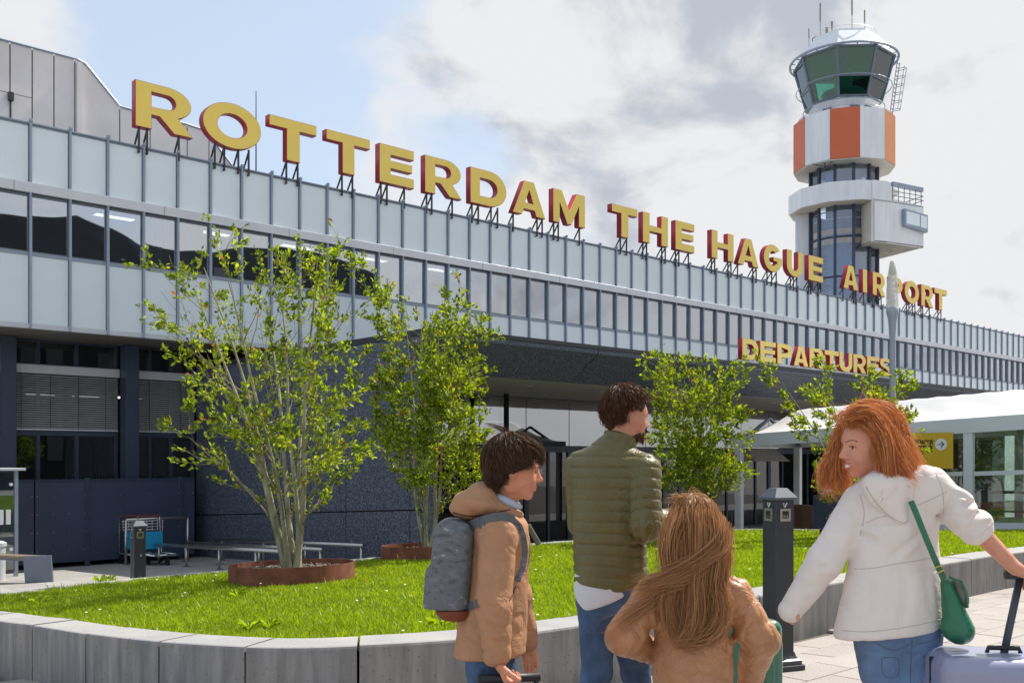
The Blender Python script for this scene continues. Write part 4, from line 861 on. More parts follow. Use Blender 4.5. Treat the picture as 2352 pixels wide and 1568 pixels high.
# ================================================================= ashtray posts
def icon(o, x, z, s, yy):
    ic = G(); ic.bar((x-.0*s,yy,z-.4*s),(x+.55*s,yy,z+.45*s),.16*s,.002,up=(0,1,0)); ic.obj('cigarette_mark', M['printw'], o)
    G().tube([(x-.35*s,yy,z+.1*s),(x-.5*s,yy,z+.3*s),(x-.3*s,yy,z+.5*s),(x-.15*s,yy,z+.25*s),(x-.3*s,yy,z-.05*s),(x-.1*s,yy,z-.35*s)], .04*s, 4).obj('smoke_mark', M['printw'], o)
def post(label, P, rz, hgt, lock, grp):
    o = thing('ashtray_post', label, 'ashtray', P, rz, grp); w = .078
    G().box(-w, w, -w, w, .10, hgt-.085).obj('shaft', M['frame_dark'], o, bevel=.006, seg=2)
    G().box(-.135,.135,-.135,.135,0,.045).obj('base_plate', M['frame_dark'], o, bevel=.004)
    bs = G(); prev = None; pr = [(.118,.046),(.118,.075),(.100,.085),(.088,.105),(.081,.13)]
    for (r, z) in pr: bs.v += [(-r,-r,z),(r,-r,z),(r,r,z),(-r,r,z)]
    for i in range(len(pr)-1):
        for k in range(4): bs.f.append((i*4+k, i*4+(k+1)%4, (i+1)*4+(k+1)%4, (i+1)*4+k))
    bs.f.append((16,17,18,19)); bs.obj('base_moulding', pm('post_moulding', (.075,.08,.09), .4, .3), o)
    cp = G(); pr = [(.092,hgt-.084),(.098,hgt-.078),(.098,hgt-.066),(.045,hgt),(.001,hgt)]
    for (r, z) in pr: cp.v += [(-r,-r,z),(r,-r,z),(r,r,z),(-r,r,z)]
    cp.f.append((3,2,1,0))
    for i in range(4):
        for k in range(4): cp.f.append((i*4+k, i*4+(k+1)%4, (i+1)*4+(k+1)%4, (i+1)*4+k))
    cp.obj('cap', pm('post_cap', (.10,.115,.14), .38, .3), o)
    for k in range(4):
        e = put('ash_opening', None, o, (0,0,0), (0,0,R(90*k)))
        fr = G(); zc, q, iq = hgt-.19, .045, .028
        fr.box(-q,q,-w-.008,-w-.001,zc+iq,zc+q).box(-q,q,-w-.008,-w-.001,zc-q,zc-iq).box(-q,-iq,-w-.008,-w-.001,zc-iq,zc+iq).box(iq,q,-w-.008,-w-.001,zc-iq,zc+iq)
        fm = fr.mesh('ash_frame', M['steel'])
        bpy.data.objects.remove(e); 
        e = put('ash_frame', fm, o, (0,0,0), (0,0,R(90*k)))
        G().box(-iq,iq,-w-.003,-w-.0012,zc-iq,zc+iq).obj('recess', M['black'], e)
        gr_ = G()
        for i in range(4): gr_.box(-iq+.006+i*.013, -iq+.010+i*.013, -w-.006, -w-.0032, zc-iq, zc+.0)
        gr_.obj('stub_grid', M['chrome'], e)
        ic = G(); s = .035; yy = -w-.0022; z = hgt-.118; ic.bar((-.004,yy,z-.018),(.016,yy,z+.014),.007,.002,up=(0,1,0)); ic.tube([(-.012,yy,z+.0),(-.018,yy,z+.008),(-.012,yy,z+.016),(-.006,yy,z+.007),(-.012,yy,z-.004),(-.004,yy,z-.016)], .0017, 4)
        ic.obj('cigarette_mark', M['printw'], e)
    if lock:
        G().box(-w-.0015, w+.0015, -w-.0015, w+.0015, hgt-.42, hgt-.415).obj('door_seam', M['black'], o)
        G().lathe([(.016,0),(.016,.006),(.006,.008)], n=12).obj('lock', M['chrome'], o, loc=(0.01,-w,hgt-.46), rot=(R(90),0,0))
    return o
gr = 'ashtray posts with cigarette symbols'
p1_ = pix(1795, 1541); post('large charcoal ashtray post standing beside the woman in the white jacket', (p1_.x, p1_.y+.09, p1_.z), R(22), 1.30, False, gr)
p2_ = at(317, 1195, 13.3); h2 = p2_.z-gz(WF(p2_)[1]); post('distant charcoal ashtray post in front of the blue trolley', (p2_.x, p2_.y, gz(WF(p2_)[1])), R(40), h2, True, gr)

# ================================================================= floodlight in lawn
fp = at(1905, 1245, 14.5); fzl = zg(fp)+WH-.03; o = thing('floodlight', 'small black garden floodlight stuck in the lawn', 'floodlight', (fp.x, fp.y, fzl))
G().tube([(0,0,0),(0,0,.22)], .02, 8).obj('stake', M['black'], o); G().box(-.13,-.0,-.06,.06,.12,.24).obj('lamp_head', M['black'], o, bevel=.01); G().box(.03,.10,-.06,.06,.18,.27).obj('lamp_head', M['black'], o, bevel=.01)

# ================================================================= building opposite (mirrored in the windows)
OB = fthing('opposite_hall', 'dark wide hall across the road mirrored in the office windows', 'building', 0, 0)
pr = [(6,0),(6,13.4),(14,14.6),(19,15.2),(24,14.2),(28,14.8),(33,15.6),(38.5,14.6),(38.5,0)]
G().prism([(x,-16,z-.5) for x, z in pr], (0,-12,0), (0,0,0)).obj('wall', pm('dark_cladding', (.02,.024,.028), .6, 0, .4, .4), OB)

for i in range(22):
    x = 7+i*1.42; h_ = 9.5+2.6*math.sin(i*1.9)+1.2*math.sin(i*4.1); G().box(x, x+.9, -16.0, -15.9, 1.5 if i % 3 else 4.5, h_).obj('wall_bay', pm('bay_grey', (.05+.03*(i % 3),.055+.03*(i % 3),.06+.03*(i % 3)), .5), OB)
# ================================================================= vegetation
def leaf_mat(name, c0, c1, c2, tr):
    m = bpy.data.materials.new(name); m.use_nodes = True; t = m.node_tree; t.nodes.clear(); L = t.links.new
    o = t.nodes.new('ShaderNodeOutputMaterial'); tc = t.nodes.new('ShaderNodeTexCoord'); n = t.nodes.new('ShaderNodeTexNoise'); n.inputs['Scale'].default_value = 9; n.inputs['Detail'].default_value = 3
    wn_ = t.nodes.new('ShaderNodeTexWhiteNoise'); wn_.noise_dimensions = '3D'; at_ = t.nodes.new('ShaderNodeAttribute'); at_.attribute_name = 'rnd'
    L(tc.outputs['Object'], n.inputs['Vector']); r = t.nodes.new('ShaderNodeValToRGB'); e = r.color_ramp.elements
    e[0].position = .05; e[0].color = (*c0,1); e[1].position = .975; e[1].color = (*c1,1); k = e.new(.995); k.color = (*c2,1)
    L(at_.outputs['Fac'], r.inputs[0])
    d = t.nodes.new('ShaderNodeBsdfDiffuse'); g = t.nodes.new('ShaderNodeBsdfGlossy'); g.inputs['Roughness'].default_value = .38; tl_ = t.nodes.new('ShaderNodeBsdfTranslucent')
    mu = t.nodes.new('ShaderNodeVectorMath'); mu.operation = 'MULTIPLY'; mu.inputs[1].default_value = tr
    L(r.outputs[0], d.inputs[0]); L(r.outputs[0], mu.inputs[0]); L(mu.outputs[0], tl_.inputs[0])
    m1 = t.nodes.new('ShaderNodeMixShader'); m1.inputs[0].default_value = .5; L(d.outputs[0], m1.inputs[1]); L(tl_.outputs[0], m1.inputs[2])
    m2 = t.nodes.new('ShaderNodeMixShader'); m2.inputs[0].default_value = .03; L(m1.outputs[0], m2.inputs[1]); L(g.outputs[0], m2.inputs[2]); L(m2.outputs[0], o.inputs[0])
    return m
M['leaf'] = leaf_mat('tree_leaf', (.05,.09,.006), (.34,.41,.02), (.36,.10,.02), (1.9,1.9,1.0))
M['grass'] = leaf_mat('grass_blade', (.15,.22,.006), (.33,.42,.012), (.42,.40,.14), (1.75,1.75,1.0))
M['bark'] = pm('pale_bark', (.44,.41,.29), .9, 0, .5, 7, col2=(.17,.17,.09), bump=.5, bscale=40, stretch=(1,1,.4))
M['twig'] = pm('twig_bark', (.30,.25,.17), .9, 0, .4, 9)
def set_rnd(me, vals):
    a = me.attributes.new('rnd', 'FLOAT', 'FACE'); a.data.foreach_set('value', np.asarray(vals, np.float32))
def leaves_mesh(pts, dirs, size, rng, mat, name, wr=.5, fold=.25):
    n = len(pts); P = np.array(pts); D = np.array(dirs)+rng.normal(0,.55,(n,3)); D /= np.linalg.norm(D,axis=1)[:,None]
    U = rng.normal(0,1,(n,3))+np.array([0,0,.4]); S = np.cross(D, U); S /= np.linalg.norm(S,axis=1)[:,None]+1e-9; N = np.cross(S, D)
    L = (size*rng.uniform(.6,1.25,n))[:,None]; Wd = L*wr*.5
    v = np.stack([P, P+D*L*.30+S*Wd*.8+N*L*fold*.3, P+D*L*.68+S*Wd*.8+N*L*fold*.3, P+D*L-N*L*.05, P+D*L*.68-S*Wd*.8+N*L*fold*.3, P+D*L*.30-S*Wd*.8+N*L*fold*.3], 1).reshape(-1,3)
    b = np.arange(n)[:,None]*6; f = np.concatenate([b+np.array([[0,1,2,3]]), b+np.array([[0,3,4,5]])], 1).reshape(-1,4)
    me = fastmesh(name, v, f, mat); set_rnd(me, np.repeat(rng.uniform(0,1,n), 2)); return me
def tree(label, P, stems, spread, h, leaf_n, leaf_s, seed, base_r, off=(0,0), low=.25, dens=1.0, grp='multi-stemmed young trees growing in the lawn'):
    rng = random.Random(seed); nr = np.random.default_rng(seed); o = thing('small_tree', label, 'tree', P, 0, grp)
    trunk, twigs = G(), G(); tips = []
    def branch(p, d, L, r, lev, bias):
        n = max(3, int(L/.12)); pts = [Vector(p)]; rr = [r]; dd = Vector(d).normalized()
        for i in range(n):
            dd = (dd+Vector((rng.gauss(0,.09),rng.gauss(0,.09),rng.gauss(0,.06)+.045))+bias*.02).normalized(); pts.append(pts[-1]+dd*(L/n)); rr.append(max(.0022, r*(1-(i+1)/n*.82)))
        (trunk if lev == 0 else twigs).tube(pts, rr, 7 if lev == 0 else (5 if lev == 1 else 3), cap=False)
        if lev < 3:
            kids = {0: 11, 1: 6, 2: 4}[lev]; kids = max(2, int(kids*L/({0:h*.85,1:h*.28,2:h*.14}[lev])*dens))
            for k in range(kids):
                t = rng.uniform({0:low,1:.2,2:.1}[lev], .98); i = min(n-1, int(t*n)); q = pts[i].lerp(pts[i+1], t*n-i); ax = (pts[i+1]-pts[i]).normalized()
                s = Vector((rng.gauss(0,1),rng.gauss(0,1),rng.gauss(0,.35))); s = (s-ax*s.dot(ax)).normalized()
                if lev == 0:
                    out = Vector((q.x-off[0]*.3, q.y-off[1]*.3, 0)); 
                    if out.length > .05: s = (s+out.normalized()*.7).normalized()
                nd = (ax*rng.uniform(.75,1.15)+s*rng.uniform(.45,.95)+Vector((0,0,.12))).normalized()
                branch(q, nd, {0:h*.28,1:h*.14,2:h*.075}[lev]*rng.uniform(.55,1.25)*(1.15-t*.45), rr[i]*.55, lev+1, s)
        if lev >= 1:
            for i in range(1, n+1): tips.append((pts[i], dd, lev, pts[i].z))
    for k in range(stems):
        an = 2*math.pi*(k+.3*rng.random())/stems; rad = spread*(.35+.65*rng.random()) if k else spread*.1
        top = Vector((off[0]+math.cos(an)*rad, off[1]+math.sin(an)*rad, h*rng.uniform(.74,.97)))
        b = Vector((math.cos(an)*.05, math.sin(an)*.05, -.05)); n = 16; pts = []; rr = []
        for i in range(n+1):
            t = i/n; q = b.lerp(top, t); hx = t**1.45; q = Vector((b.x+(top.x-b.x)*hx, b.y+(top.y-b.y)*hx, q.z)); bow = math.sin(math.pi*min(1,t*1.15))*.10*h*rad/spread; q = Vector((q.x+math.cos(an)*bow*.5*(1-t), q.y+math.sin(an)*bow*.5*(1-t), q.z)) 
            q += Vector((math.sin(t*9+k)*.018, math.cos(t*8+k*2)*.018, 0)); pts.append(q); rr.append(base_r*(1-.85*t)*(1.0+.7*max(0,.10-t)/.10))
        trunk.tube(pts, rr, 8, cap=False)
        kids = int(13*dens)
        for j in range(kids):
            t = low+(1-low)*(j+rng.random())/kids*.98; i = min(n-1, int(t*n)); q = pts[i].lerp(pts[i+1], t*n-i); ax = (pts[i+1]-pts[i]).normalized()
            s = Vector((rng.gauss(0,1),rng.gauss(0,1),0)); oo = Vector((q.x-off[0]*t, q.y-off[1]*t, 0)); s = (s*.6+(oo.normalized() if oo.length > .03 else Vector((0,0,0)))).normalized()
            nd = (ax*.75+s*rng.uniform(.5,.95)).normalized(); branch(q, nd, h*.30*rng.uniform(.6,1.2)*(1.15-t*.55), rr[i]*.5, 1, s)
    trunk.obj('trunk', M['bark'], o, smooth=True); tw = twigs.obj('branches', M['twig'], o, smooth=True); tw['kind'] = 'stuff'
    w = [(1.0 if q[2] == 1 else (1.7 if q[2] == 2 else 2.4)) for q in tips]; ch = [q for q in rng.choices(tips, w, k=leaf_n//4) for _ in range(4)]
    pts = [tuple(q[0]+Vector((rng.gauss(0,.020),rng.gauss(0,.020),rng.gauss(0,.020)))) for q in ch]; dr = [tuple(q[1]) for q in ch]
    put('crown', leaves_mesh(pts, dr, leaf_s, nr, M['leaf'], 'crown'), o)
    return o
def lawn_at(x, y):
    p = pix(x, y, WH-.035); return p
T1, T2, T3, T4 = lawn_at(672, 1334), lawn_at(986, 1282), lawn_at(1602, 1240), lawn_at(1985, 1236)
tree('large airy multi-stemmed tree with sparse leaves in the nearest rusty ring', T1+Vector((0,0,.12)), 7, 1.30, 3.55, 9500, .060, 11, .033, off=(-.30,.1), low=.13, dens=.74)
tree('dense upright green tree in the second rusty ring beside the granite wall', T2+Vector((0,0,.12)), 6, .43, 3.42, 14500, .068, 23, .026, off=(.08,0), low=.15, dens=.95)
tree('dense bushy tree in front of the entrance doors behind the man', T3+Vector((0,0,.1)), 7, .60, 2.98, 13000, .070, 31, .024, off=(0,0), low=.12, dens=.95)
tree('loose branching tree behind the red haired woman before the marquee', T4+Vector((0,0,.1)), 7, 1.22, 2.75, 8200, .070, 44, .024, off=(-.12,0), low=.12, dens=.62)
# rusty rings with bark mulch
slope = (Matrix.Rotation(AL, 3, 'Z') @ Matrix.Rotation(-math.atan(.04), 3, 'X')).to_euler()
M['mulch'] = pm('bark_mulch', (.30,.25,.20), .9, 0, .75, 14)
RINGS = []
for (P, r, lab) in ((T1, .69, 'rusty steel edging ring round the largest airy tree'), (T2, .68, 'rusty steel edging ring at the second tree near the granite wall'), (T3, .60, 'rusty steel edging ring at the tree before the doors'), (T4, .60, 'rusty steel edging ring at the tree behind the red haired woman')):
    o = thing('edging_ring', lab, 'planter', P, 0, 'weathering steel rings round the trees'); o.rotation_euler = slope; RINGS.append((P, r))
    G().lathe([(r,-.1),(r,.20),(r-.012,.20),(r-.012,-.1)], n=72, cap=False).obj('ring', M['corten'], o, smooth=False)
    G().lathe([(.001,.13),(r-.014,.11)], n=36, cap=False).obj('mulch_bed', pm('mulch_soil', (.05,.04,.03), 1), o)
    mg = G(); rng = random.Random(int(P.x*100))
    for i in range(620 if P is T1 else 260):
        a_ = rng.uniform(0,6.28); q = (r-.06)*math.sqrt(rng.random()); M_ = Matrix.Translation((q*math.cos(a_), q*math.sin(a_), .135+rng.uniform(0,.015))) @ Euler((rng.uniform(-.6,.6), rng.uniform(-.6,.6), rng.uniform(0,6.28))).to_matrix().to_4x4()
        s = rng.uniform(.5,1.3); mg.box(-.022*s,.022*s,-.008*s,.008*s,-.002,.003, M_)
    m_ = mg.obj('bark_chips', M['mulch'], o); m_['kind'] = 'stuff'
# grass ---------------------------------------------------------------------
nr = np.random.default_rng(5)
poly = np.array([(p.x, p.y) for p in outline]); x0, y0 = poly.min(0); x1, y1 = poly.max(0)
def inside(X, Y, poly):
    c = np.zeros(len(X), bool); j = len(poly)-1
    for i in range(len(poly)):
        xi, yi = poly[i]; xj, yj = poly[j]
        k = ((yi > Y) != (yj > Y)) & (X < (xj-xi)*(Y-yi)/(yj-yi+1e-12)+xi); c ^= k; j = i
    return c
def scatter(n, dens_fn=None):
    X = nr.uniform(x0, x1, n*6); Y = nr.uniform(y0, y1, n*6); dist = np.hypot(X, Y)
    keep = nr.random(n*6) < np.clip((7.0/dist)**1.5, 0, 1); xr = X/Y*F0+1176; keep &= (xr > -250) & (xr < 2600)
    X, Y = X[keep], Y[keep]; k = inside(X, Y, poly); X, Y = X[k], Y[k]
    for (P, r) in RINGS: k = np.hypot(X-P.x, Y-P.y) > r+.005; X, Y = X[k], Y[k]
    # stay off the concrete copings
    nearp = np.array([(p.x, p.y) for p in resample(near, .25)]); farp = np.array([(p.x, p.y) for p in resample(far, .25)])
    for arr, w in ((nearp, .35), (farp, .15)):
        d = np.full(len(X), 9.0)
        for q in arr: d = np.minimum(d, np.hypot(X-q[0], Y-q[1]))
        k = d > w; X, Y = X[k], Y[k]
    return X[:n], Y[:n]
def zlawn(X, Y): b = -X*sa+Y*ca; return -0.04*np.clip(b-3.8, 0, 18.2)+WH-.035
X, Y = scatter(270000); n = len(X); Z = zlawn(X, Y); dist = np.hypot(X, Y)
cl = np.sin(X*2.1+np.sin(Y*1.7)*2)*np.sin(Y*2.6+np.cos(X*1.9)*2); cl2 = np.sin(X*9+np.sin(Y*7)*2)*np.sin(Y*8+np.cos(X*6)*2)
H = .033*(1+.25*cl+.2*cl2)*nr.uniform(.5,1.5,n); H = np.where(nr.random(n) < .02, H*1.9, H); Wd = .0024+.00055*dist
an = nr.uniform(0, 6.283, n); ln = nr.normal(0,.5,(n,2))*H[:,None]
dx, dy = np.cos(an)*Wd, np.sin(an)*Wd
v = np.empty((n,3,3)); v[:,0] = np.stack([X-dx,Y-dy,Z-.004],1); v[:,1] = np.stack([X+dx,Y+dy,Z-.004],1); v[:,2] = np.stack([X+ln[:,0],Y+ln[:,1],Z+H],1)
f = np.arange(n*3).reshape(-1,3); me = fastmesh('grass', v.reshape(-1,3), f, M['grass']); set_rnd(me, np.clip(nr.uniform(0,1,n)*.75+.12+.12*cl+.05*cl2, 0, 1))
tag(put('grass', me), 'short bright green grass covering the raised lawn', 'grass', kind='stuff')
X, Y = scatter(170); n = len(X); Z = zlawn(X, Y); k = (np.sin(X*1.3+1)*np.sin(Y*1.1+.5) > -.05); X, Y, Z = X[k], Y[k], Z[k]
dg_ = G()
for x, y, z in zip(X, Y, Z):
    h = random.uniform(.04,.065); r_ = .007+.0006*y; dg_.add([(x+r_*math.cos(q*1.047), y+r_*math.sin(q*1.047)*.9, z+h+.003*math.sin(q)) for q in range(6)], [(0,1,2,3,4,5)]); dg_.add([(x-.0012,y,z),(x+.0012,y,z),(x,y,z+h)], [(0,1,2)])
tag(dg_.obj('daisies', pm('daisy_white', (.62,.64,.52), .8)), 'tiny white daisies scattered over the lawn', 'flowers', kind='stuff')
def weed(label, P, r, n, seed, grp='broad leaved weeds in the lawn', h=.10):
    rg = random.Random(seed); o = thing('weed_plant', label, 'plant', P, 0, grp); g_ = G()
    for i in range(n):
        a_ = rg.uniform(0,6.28); L = r*rg.uniform(.6,1.1); w = L*.16; up = rg.uniform(.5,1.4)*h/ r; c, s = math.cos(a_), math.sin(a_); pts = []
        for t in (0,.35,.7,1): 
            z = up*L*math.sin(t*1.9); ww = w*[.25,.9,1,.05][[0,.35,.7,1].index(t)]; pts += [(c*L*t-s*ww, s*L*t+c*ww, z+.012*t), (c*L*t, s*L*t, z-.01), (c*L*t+s*ww, s*L*t-c*ww, z+.012*t)]
        b = len(g_.v); g_.v += pts
        for j in range(3): g_.f += [(b+j*3,b+j*3+1,b+j*3+4,b+j*3+3),(b+j*3+1,b+j*3+2,b+j*3+5,b+j*3+4)]
    q = g_.obj('leaves', M['grass'], o, smooth=True); set_rnd(q.data, [rg.uniform(.3,.9) for _ in q.data.polygons]); return o
for i, (x, y, r, lab) in enumerate(((1012,1438,.16,'broad leaved weed clump at the wall beside the backpack'), (575,1448,.13,'broad leaved weed clump on the lawn edge below the big ring'), (620,1444,.10,'small pale weed on the lawn edge just right of a larger clump'), (90,1392,.12,'grey green weed rosette near the left wall end'), (228,1338,.12,'leafy weed at the back kerb left of the distant ashtray post'), (254,1338,.09,'second leafy weed at the back kerb near the distant ashtray post'), (1690,1262,.16,'leafy weed at the ring before the doors beside the girl'), (545,1372,.10,'weed tuft at the left foot of the big ring'))):
    P = lawn_at(x, y); weed(lab, P, r*.75, 14, i+60, h=.07)
fl = thing('flowering_weed', 'tall thin weed with small yellow buds at the back of the lawn', 'plant', at(1905,1243,16.2)); fl.location.z = zg(fl.location)+WH-.03
g_, yb = G(), G(); rg = random.Random(3)
for i in range(9):
    a_ = rg.uniform(0,6.28); tip = Vector((math.cos(a_)*.2*rg.random()+.02, math.sin(a_)*.12, rg.uniform(.28,.52))); md = tip*.5+Vector((0,0,.05)); g_.tube([(0,0,0), md, tip], .005, 4)
    for k in range(2): q = tip+Vector((rg.uniform(-.04,.04),0,rg.uniform(-.04,.02))); yb.lathe([(.001,-.016),(.016,0),(.001,.016)], q, 6, cap=False); g_.tube([md, q], .003, 3)
o = g_.obj('stems', M['grass'], fl); set_rnd(o.data, [.6]*len(o.data.polygons)); yb.obj('buds', pm('bud_yellow', (.45,.40,.08), .7), fl)
# trees across the road, mirrored in the entrance glass
for i, (a_, b_, s) in enumerate(((25.0, -30.0, 1.9), (29.0, -33.0, 1.7), (20.5,-34.0,1.5))):
    rng = np.random.default_rng(i+90); o = thing('street_tree', ['round dark tree across the road mirrored in the entrance glass', 'farthest dark round tree of the three across the road', 'smallest dark round tree of the three across the road'][i], 'tree', FW(a_, b_, -.1), 0, 'trees across the road')
    q = rng.normal(0,1,(2600,3)); q /= np.linalg.norm(q,axis=1)[:,None]; q *= (rng.uniform(.5,1,2600)**.4)[:,None]*np.array([2.3,2.3,1.7])*s; q += np.array([0,0,2.6*s+1]) + np.sin(q*1.7)*.3
    put('crown', leaves_mesh(q, q-np.array([0,0,3.]), .45, rng, M['leaf'], 'crown'), o); G().tube([(0,0,0),(0,0,2.6*s)], [.2,.1], 8).obj('trunk', M['bark'], o)
# ================================================================= figures: implicit shapes turned into meshes
def vn(a): a = np.asarray(a, float); return a/np.linalg.norm(a)
class Fld:
    def __init__(s, lo, hi, h):
        s.lo = np.array(lo, float); s.h = h; s.n = np.ceil((np.array(hi)-s.lo)/h).astype(int)+1
        s.F = np.full(s.n, .2, np.float32); s.ax = [s.lo[i]+h*np.arange(s.n[i]) for i in range(3)]
    def _sl(s, lo, hi):
        a = np.clip(np.floor((np.array(lo)-s.lo)/s.h).astype(int), 0, s.n); b = np.clip(np.ceil((np.array(hi)-s.lo)/s.h).astype(int)+1, 0, s.n)
        if (b-a <= 1).any(): return None
        sl = tuple(slice(a[i], b[i]) for i in range(3)); X, Y, Z = np.meshgrid(*[s.ax[i][sl[i]] for i in range(3)], indexing='ij', sparse=False); return sl, np.stack([X,Y,Z], -1)
    def _mix(s, sl, d, k, sub=False):
        A = s.F[sl]
        if sub: d = -d; h_ = np.clip(.5-.5*(d-A)/k*-1, 0, 1) if False else np.clip(.5+.5*(d-A)/k, 0, 1); s.F[sl] = A*(1-h_)+d*h_+k*h_*(1-h_); return
        h_ = np.clip(.5+.5*(A-d)/k, 0, 1); s.F[sl] = A*(1-h_)+d*h_-k*h_*(1-h_)
    def cap(s, a, b, ra, rb, k=.02, an=None, sc=1.0, disp=None, sub=False):
        a, b = np.array(a, float), np.array(b, float); m = max(ra, rb)*max(1, sc)+k+.04; q = s._sl(np.minimum(a,b)-m, np.maximum(a,b)+m)
        if q is None: return s
        sl, P = q; d = P-a
        if an is not None: n = vn(an); pr = d @ n; d = d+pr[...,None]*n*(1/sc-1); ba = (b-a); ba = ba+(ba @ n)*n*(1/sc-1)
        else: ba = b-a
        L = max(ba @ ba, 1e-9); t = np.clip((d @ ba)/L, 0, 1); r = ra+(rb-ra)*t; v = np.linalg.norm(d-t[...,None]*ba, axis=-1)-r
        if sc < 1 and an is not None: v *= (sc+1)/2
        if disp is not None: v = v-disp(P, (d @ ba)/L, math.sqrt(L))
        s._mix(sl, v.astype(np.float32), k, sub); return s
    def ell(s, c, r, k=.02, Rm=None, sub=False, disp=None):
        c = np.array(c, float); r = np.array(r, float); m = r.max()+k+.03; q = s._sl(c-m, c+m)
        if q is None: return s
        sl, P = q; d = P-c
        if Rm is not None: d = d @ np.array(Rm)
        k0 = np.linalg.norm(d/r, axis=-1); k1 = np.linalg.norm(d/r**2, axis=-1)+1e-9; v = k0*(k0-1)/k1
        if disp is not None: v = v-disp(P)
        s._mix(sl, v.astype(np.float32), k, sub); return s
    def clip(s, p, n, round_=.008):      # keep the side n points away from
        n = vn(n); X, Y, Z = np.meshgrid(*s.ax, indexing='ij', sparse=True); d = ((X-p[0])*n[0]+(Y-p[1])*n[1]+(Z-p[2])*n[2]).astype(np.float32)
        h_ = np.clip(.5+.5*(d-s.F)/round_, 0, 1); s.F = s.F*(1-h_)+d*h_+round_*h_*(1-h_); return s
    def disp(s, fn):
        i = np.where(np.abs(s.F) < .05); P = np.stack([s.ax[k][i[k]] for k in range(3)], -1); s.F[i] -= fn(P).astype(np.float32); return s
    def mesh(s, name, mat, origin, sub=0):
        F = s.F; F = np.pad(F, 1, constant_values=.2); lo = s.lo-s.h; ins = F < 0; nx, ny, nz_ = F.shape
        c = np.zeros((nx-1,ny-1,nz_-1), np.int8)
        for dx in (0,1):
            for dy in (0,1):
                for dz in (0,1): c += ins[dx:nx-1+dx, dy:ny-1+dy, dz:nz_-1+dz]
        I = np.argwhere((c > 0) & (c < 8)); idx = np.full(c.shape, -1, np.int64); idx[tuple(I.T)] = np.arange(len(I)); acc = np.zeros((len(I),3)); cnt = np.zeros(len(I))
        for ax in range(3):
            o1, o2 = [k for k in range(3) if k != ax]
            for u in (0,1):
                for v in (0,1):
                    A = I.copy(); A[:,o1] += u; A[:,o2] += v; B = A.copy(); B[:,ax] += 1; fa = F[tuple(A.T)]; fb = F[tuple(B.T)]; m = (fa < 0) != (fb < 0); t = fa[m]/(fa[m]-fb[m]); p = A[m].astype(float); p[:,ax] += t; acc[m] += p; cnt[m] += 1
        V = lo+s.h*(acc/cnt[:,None]); Q = []
        for ax in range(3):
            o1, o2 = [(1,2),(2,0),(0,1)][ax]; sl0 = [slice(None)]*3; sl1 = [slice(None)]*3; sl0[ax] = slice(0,-1); sl1[ax] = slice(1,None)
            a, b = ins[tuple(sl0)], ins[tuple(sl1)]; 
            for flip, mm in ((0, a & ~b), (1, ~a & b)):
                E = np.argwhere(mm); E = E[(E[:,o1] > 0) & (E[:,o2] > 0)]
                c00 = E.copy(); c10 = E.copy(); c10[:,o1] -= 1; c01 = E.copy(); c01[:,o2] -= 1; c11 = c10.copy(); c11[:,o2] -= 1
                q = np.stack([idx[tuple(c11.T)], idx[tuple(c01.T)], idx[tuple(c00.T)], idx[tuple(c10.T)]], 1); Q.append(q[:, ::-1] if flip else q)
        return fastmesh(name, V-np.array(origin), np.concatenate(Q), mat, True)
def sines(seed, sc, n=7):
    rg = np.random.default_rng(seed); K = rg.normal(0,1,(n,3))*sc; ph = rg.uniform(0,6.28,n); return lambda P: np.sin(P @ K.T+ph).sum(-1)/n
def Wp(px, py, Y): return np.array(at(px, py, Y))
def hand(f, w, d, pn, side, S, curl=.6, k=.006, spread=.18):
    # w wrist, d hand direction, pn palm normal, side = direction towards the thumb
    d, pn = vn(d), vn(pn); side = vn(np.cross(d, pn))*side; pn = vn(np.cross(side, d))*np.sign(np.dot(np.cross(side, d), pn)) 
    f.cap(w, w+d*.03*S, .026*S, .030*S, .015, an=pn, sc=.75)
    f.cap(w+d*.035*S+side*.016*S, w+d*.085*S+side*.020*S, .022*S, .019*S, .012, an=pn, sc=.65); f.cap(w+d*.035*S-side*.016*S, w+d*.080*S-side*.022*S, .022*S, .017*S, .012, an=pn, sc=.65)
    for i, (o, L) in enumerate(((.030,.072),(.010,.080),(-.011,.074),(-.030,.058))):
        p = w+d*(.088 if i < 3 else .080)*S+side*o*S; a = curl*.6; dd = vn(d*math.cos(a)+pn*math.sin(a)+side*(1.5-i)*spread*.1)
        for j, q in enumerate((.45,.32,.25)):
            e = p+dd*L*q*S; f.cap(p, e, (.0095-.0008*j)*S, (.0088-.0008*j)*S, k); p = e; a += curl*.9; dd = vn(d*math.cos(a)+pn*math.sin(a))
    p = w+d*.03*S+side*.028*S; dd = vn(d*.65+side*.7+pn*.35)
    for j, L in enumerate((.038,.032,.026)):
        e = p+dd*L*S; f.cap(p, e, (.0125-.0012*j)*S, (.0115-.0014*j)*S, .008); p = e; dd = vn(dd+d*.35*curl+pn*.35*curl)
def brows(hd, root, col, r):
    g_ = G()
    for y in (-1,1): g_.tube([Vector(hd.p(.0955-.014*t*t-.004*t, y*(.013+.033*t), .0235+.0045*math.sin(t*3.0)-.004*t)-np.array(root.location)) for t in np.linspace(0,1,8)], [r*.7,r,r,r,r*.9,r*.8,r*.6,r*.3], 6)
    g_.obj('eyebrow', pm('brow', col, .8), root, smooth=True)
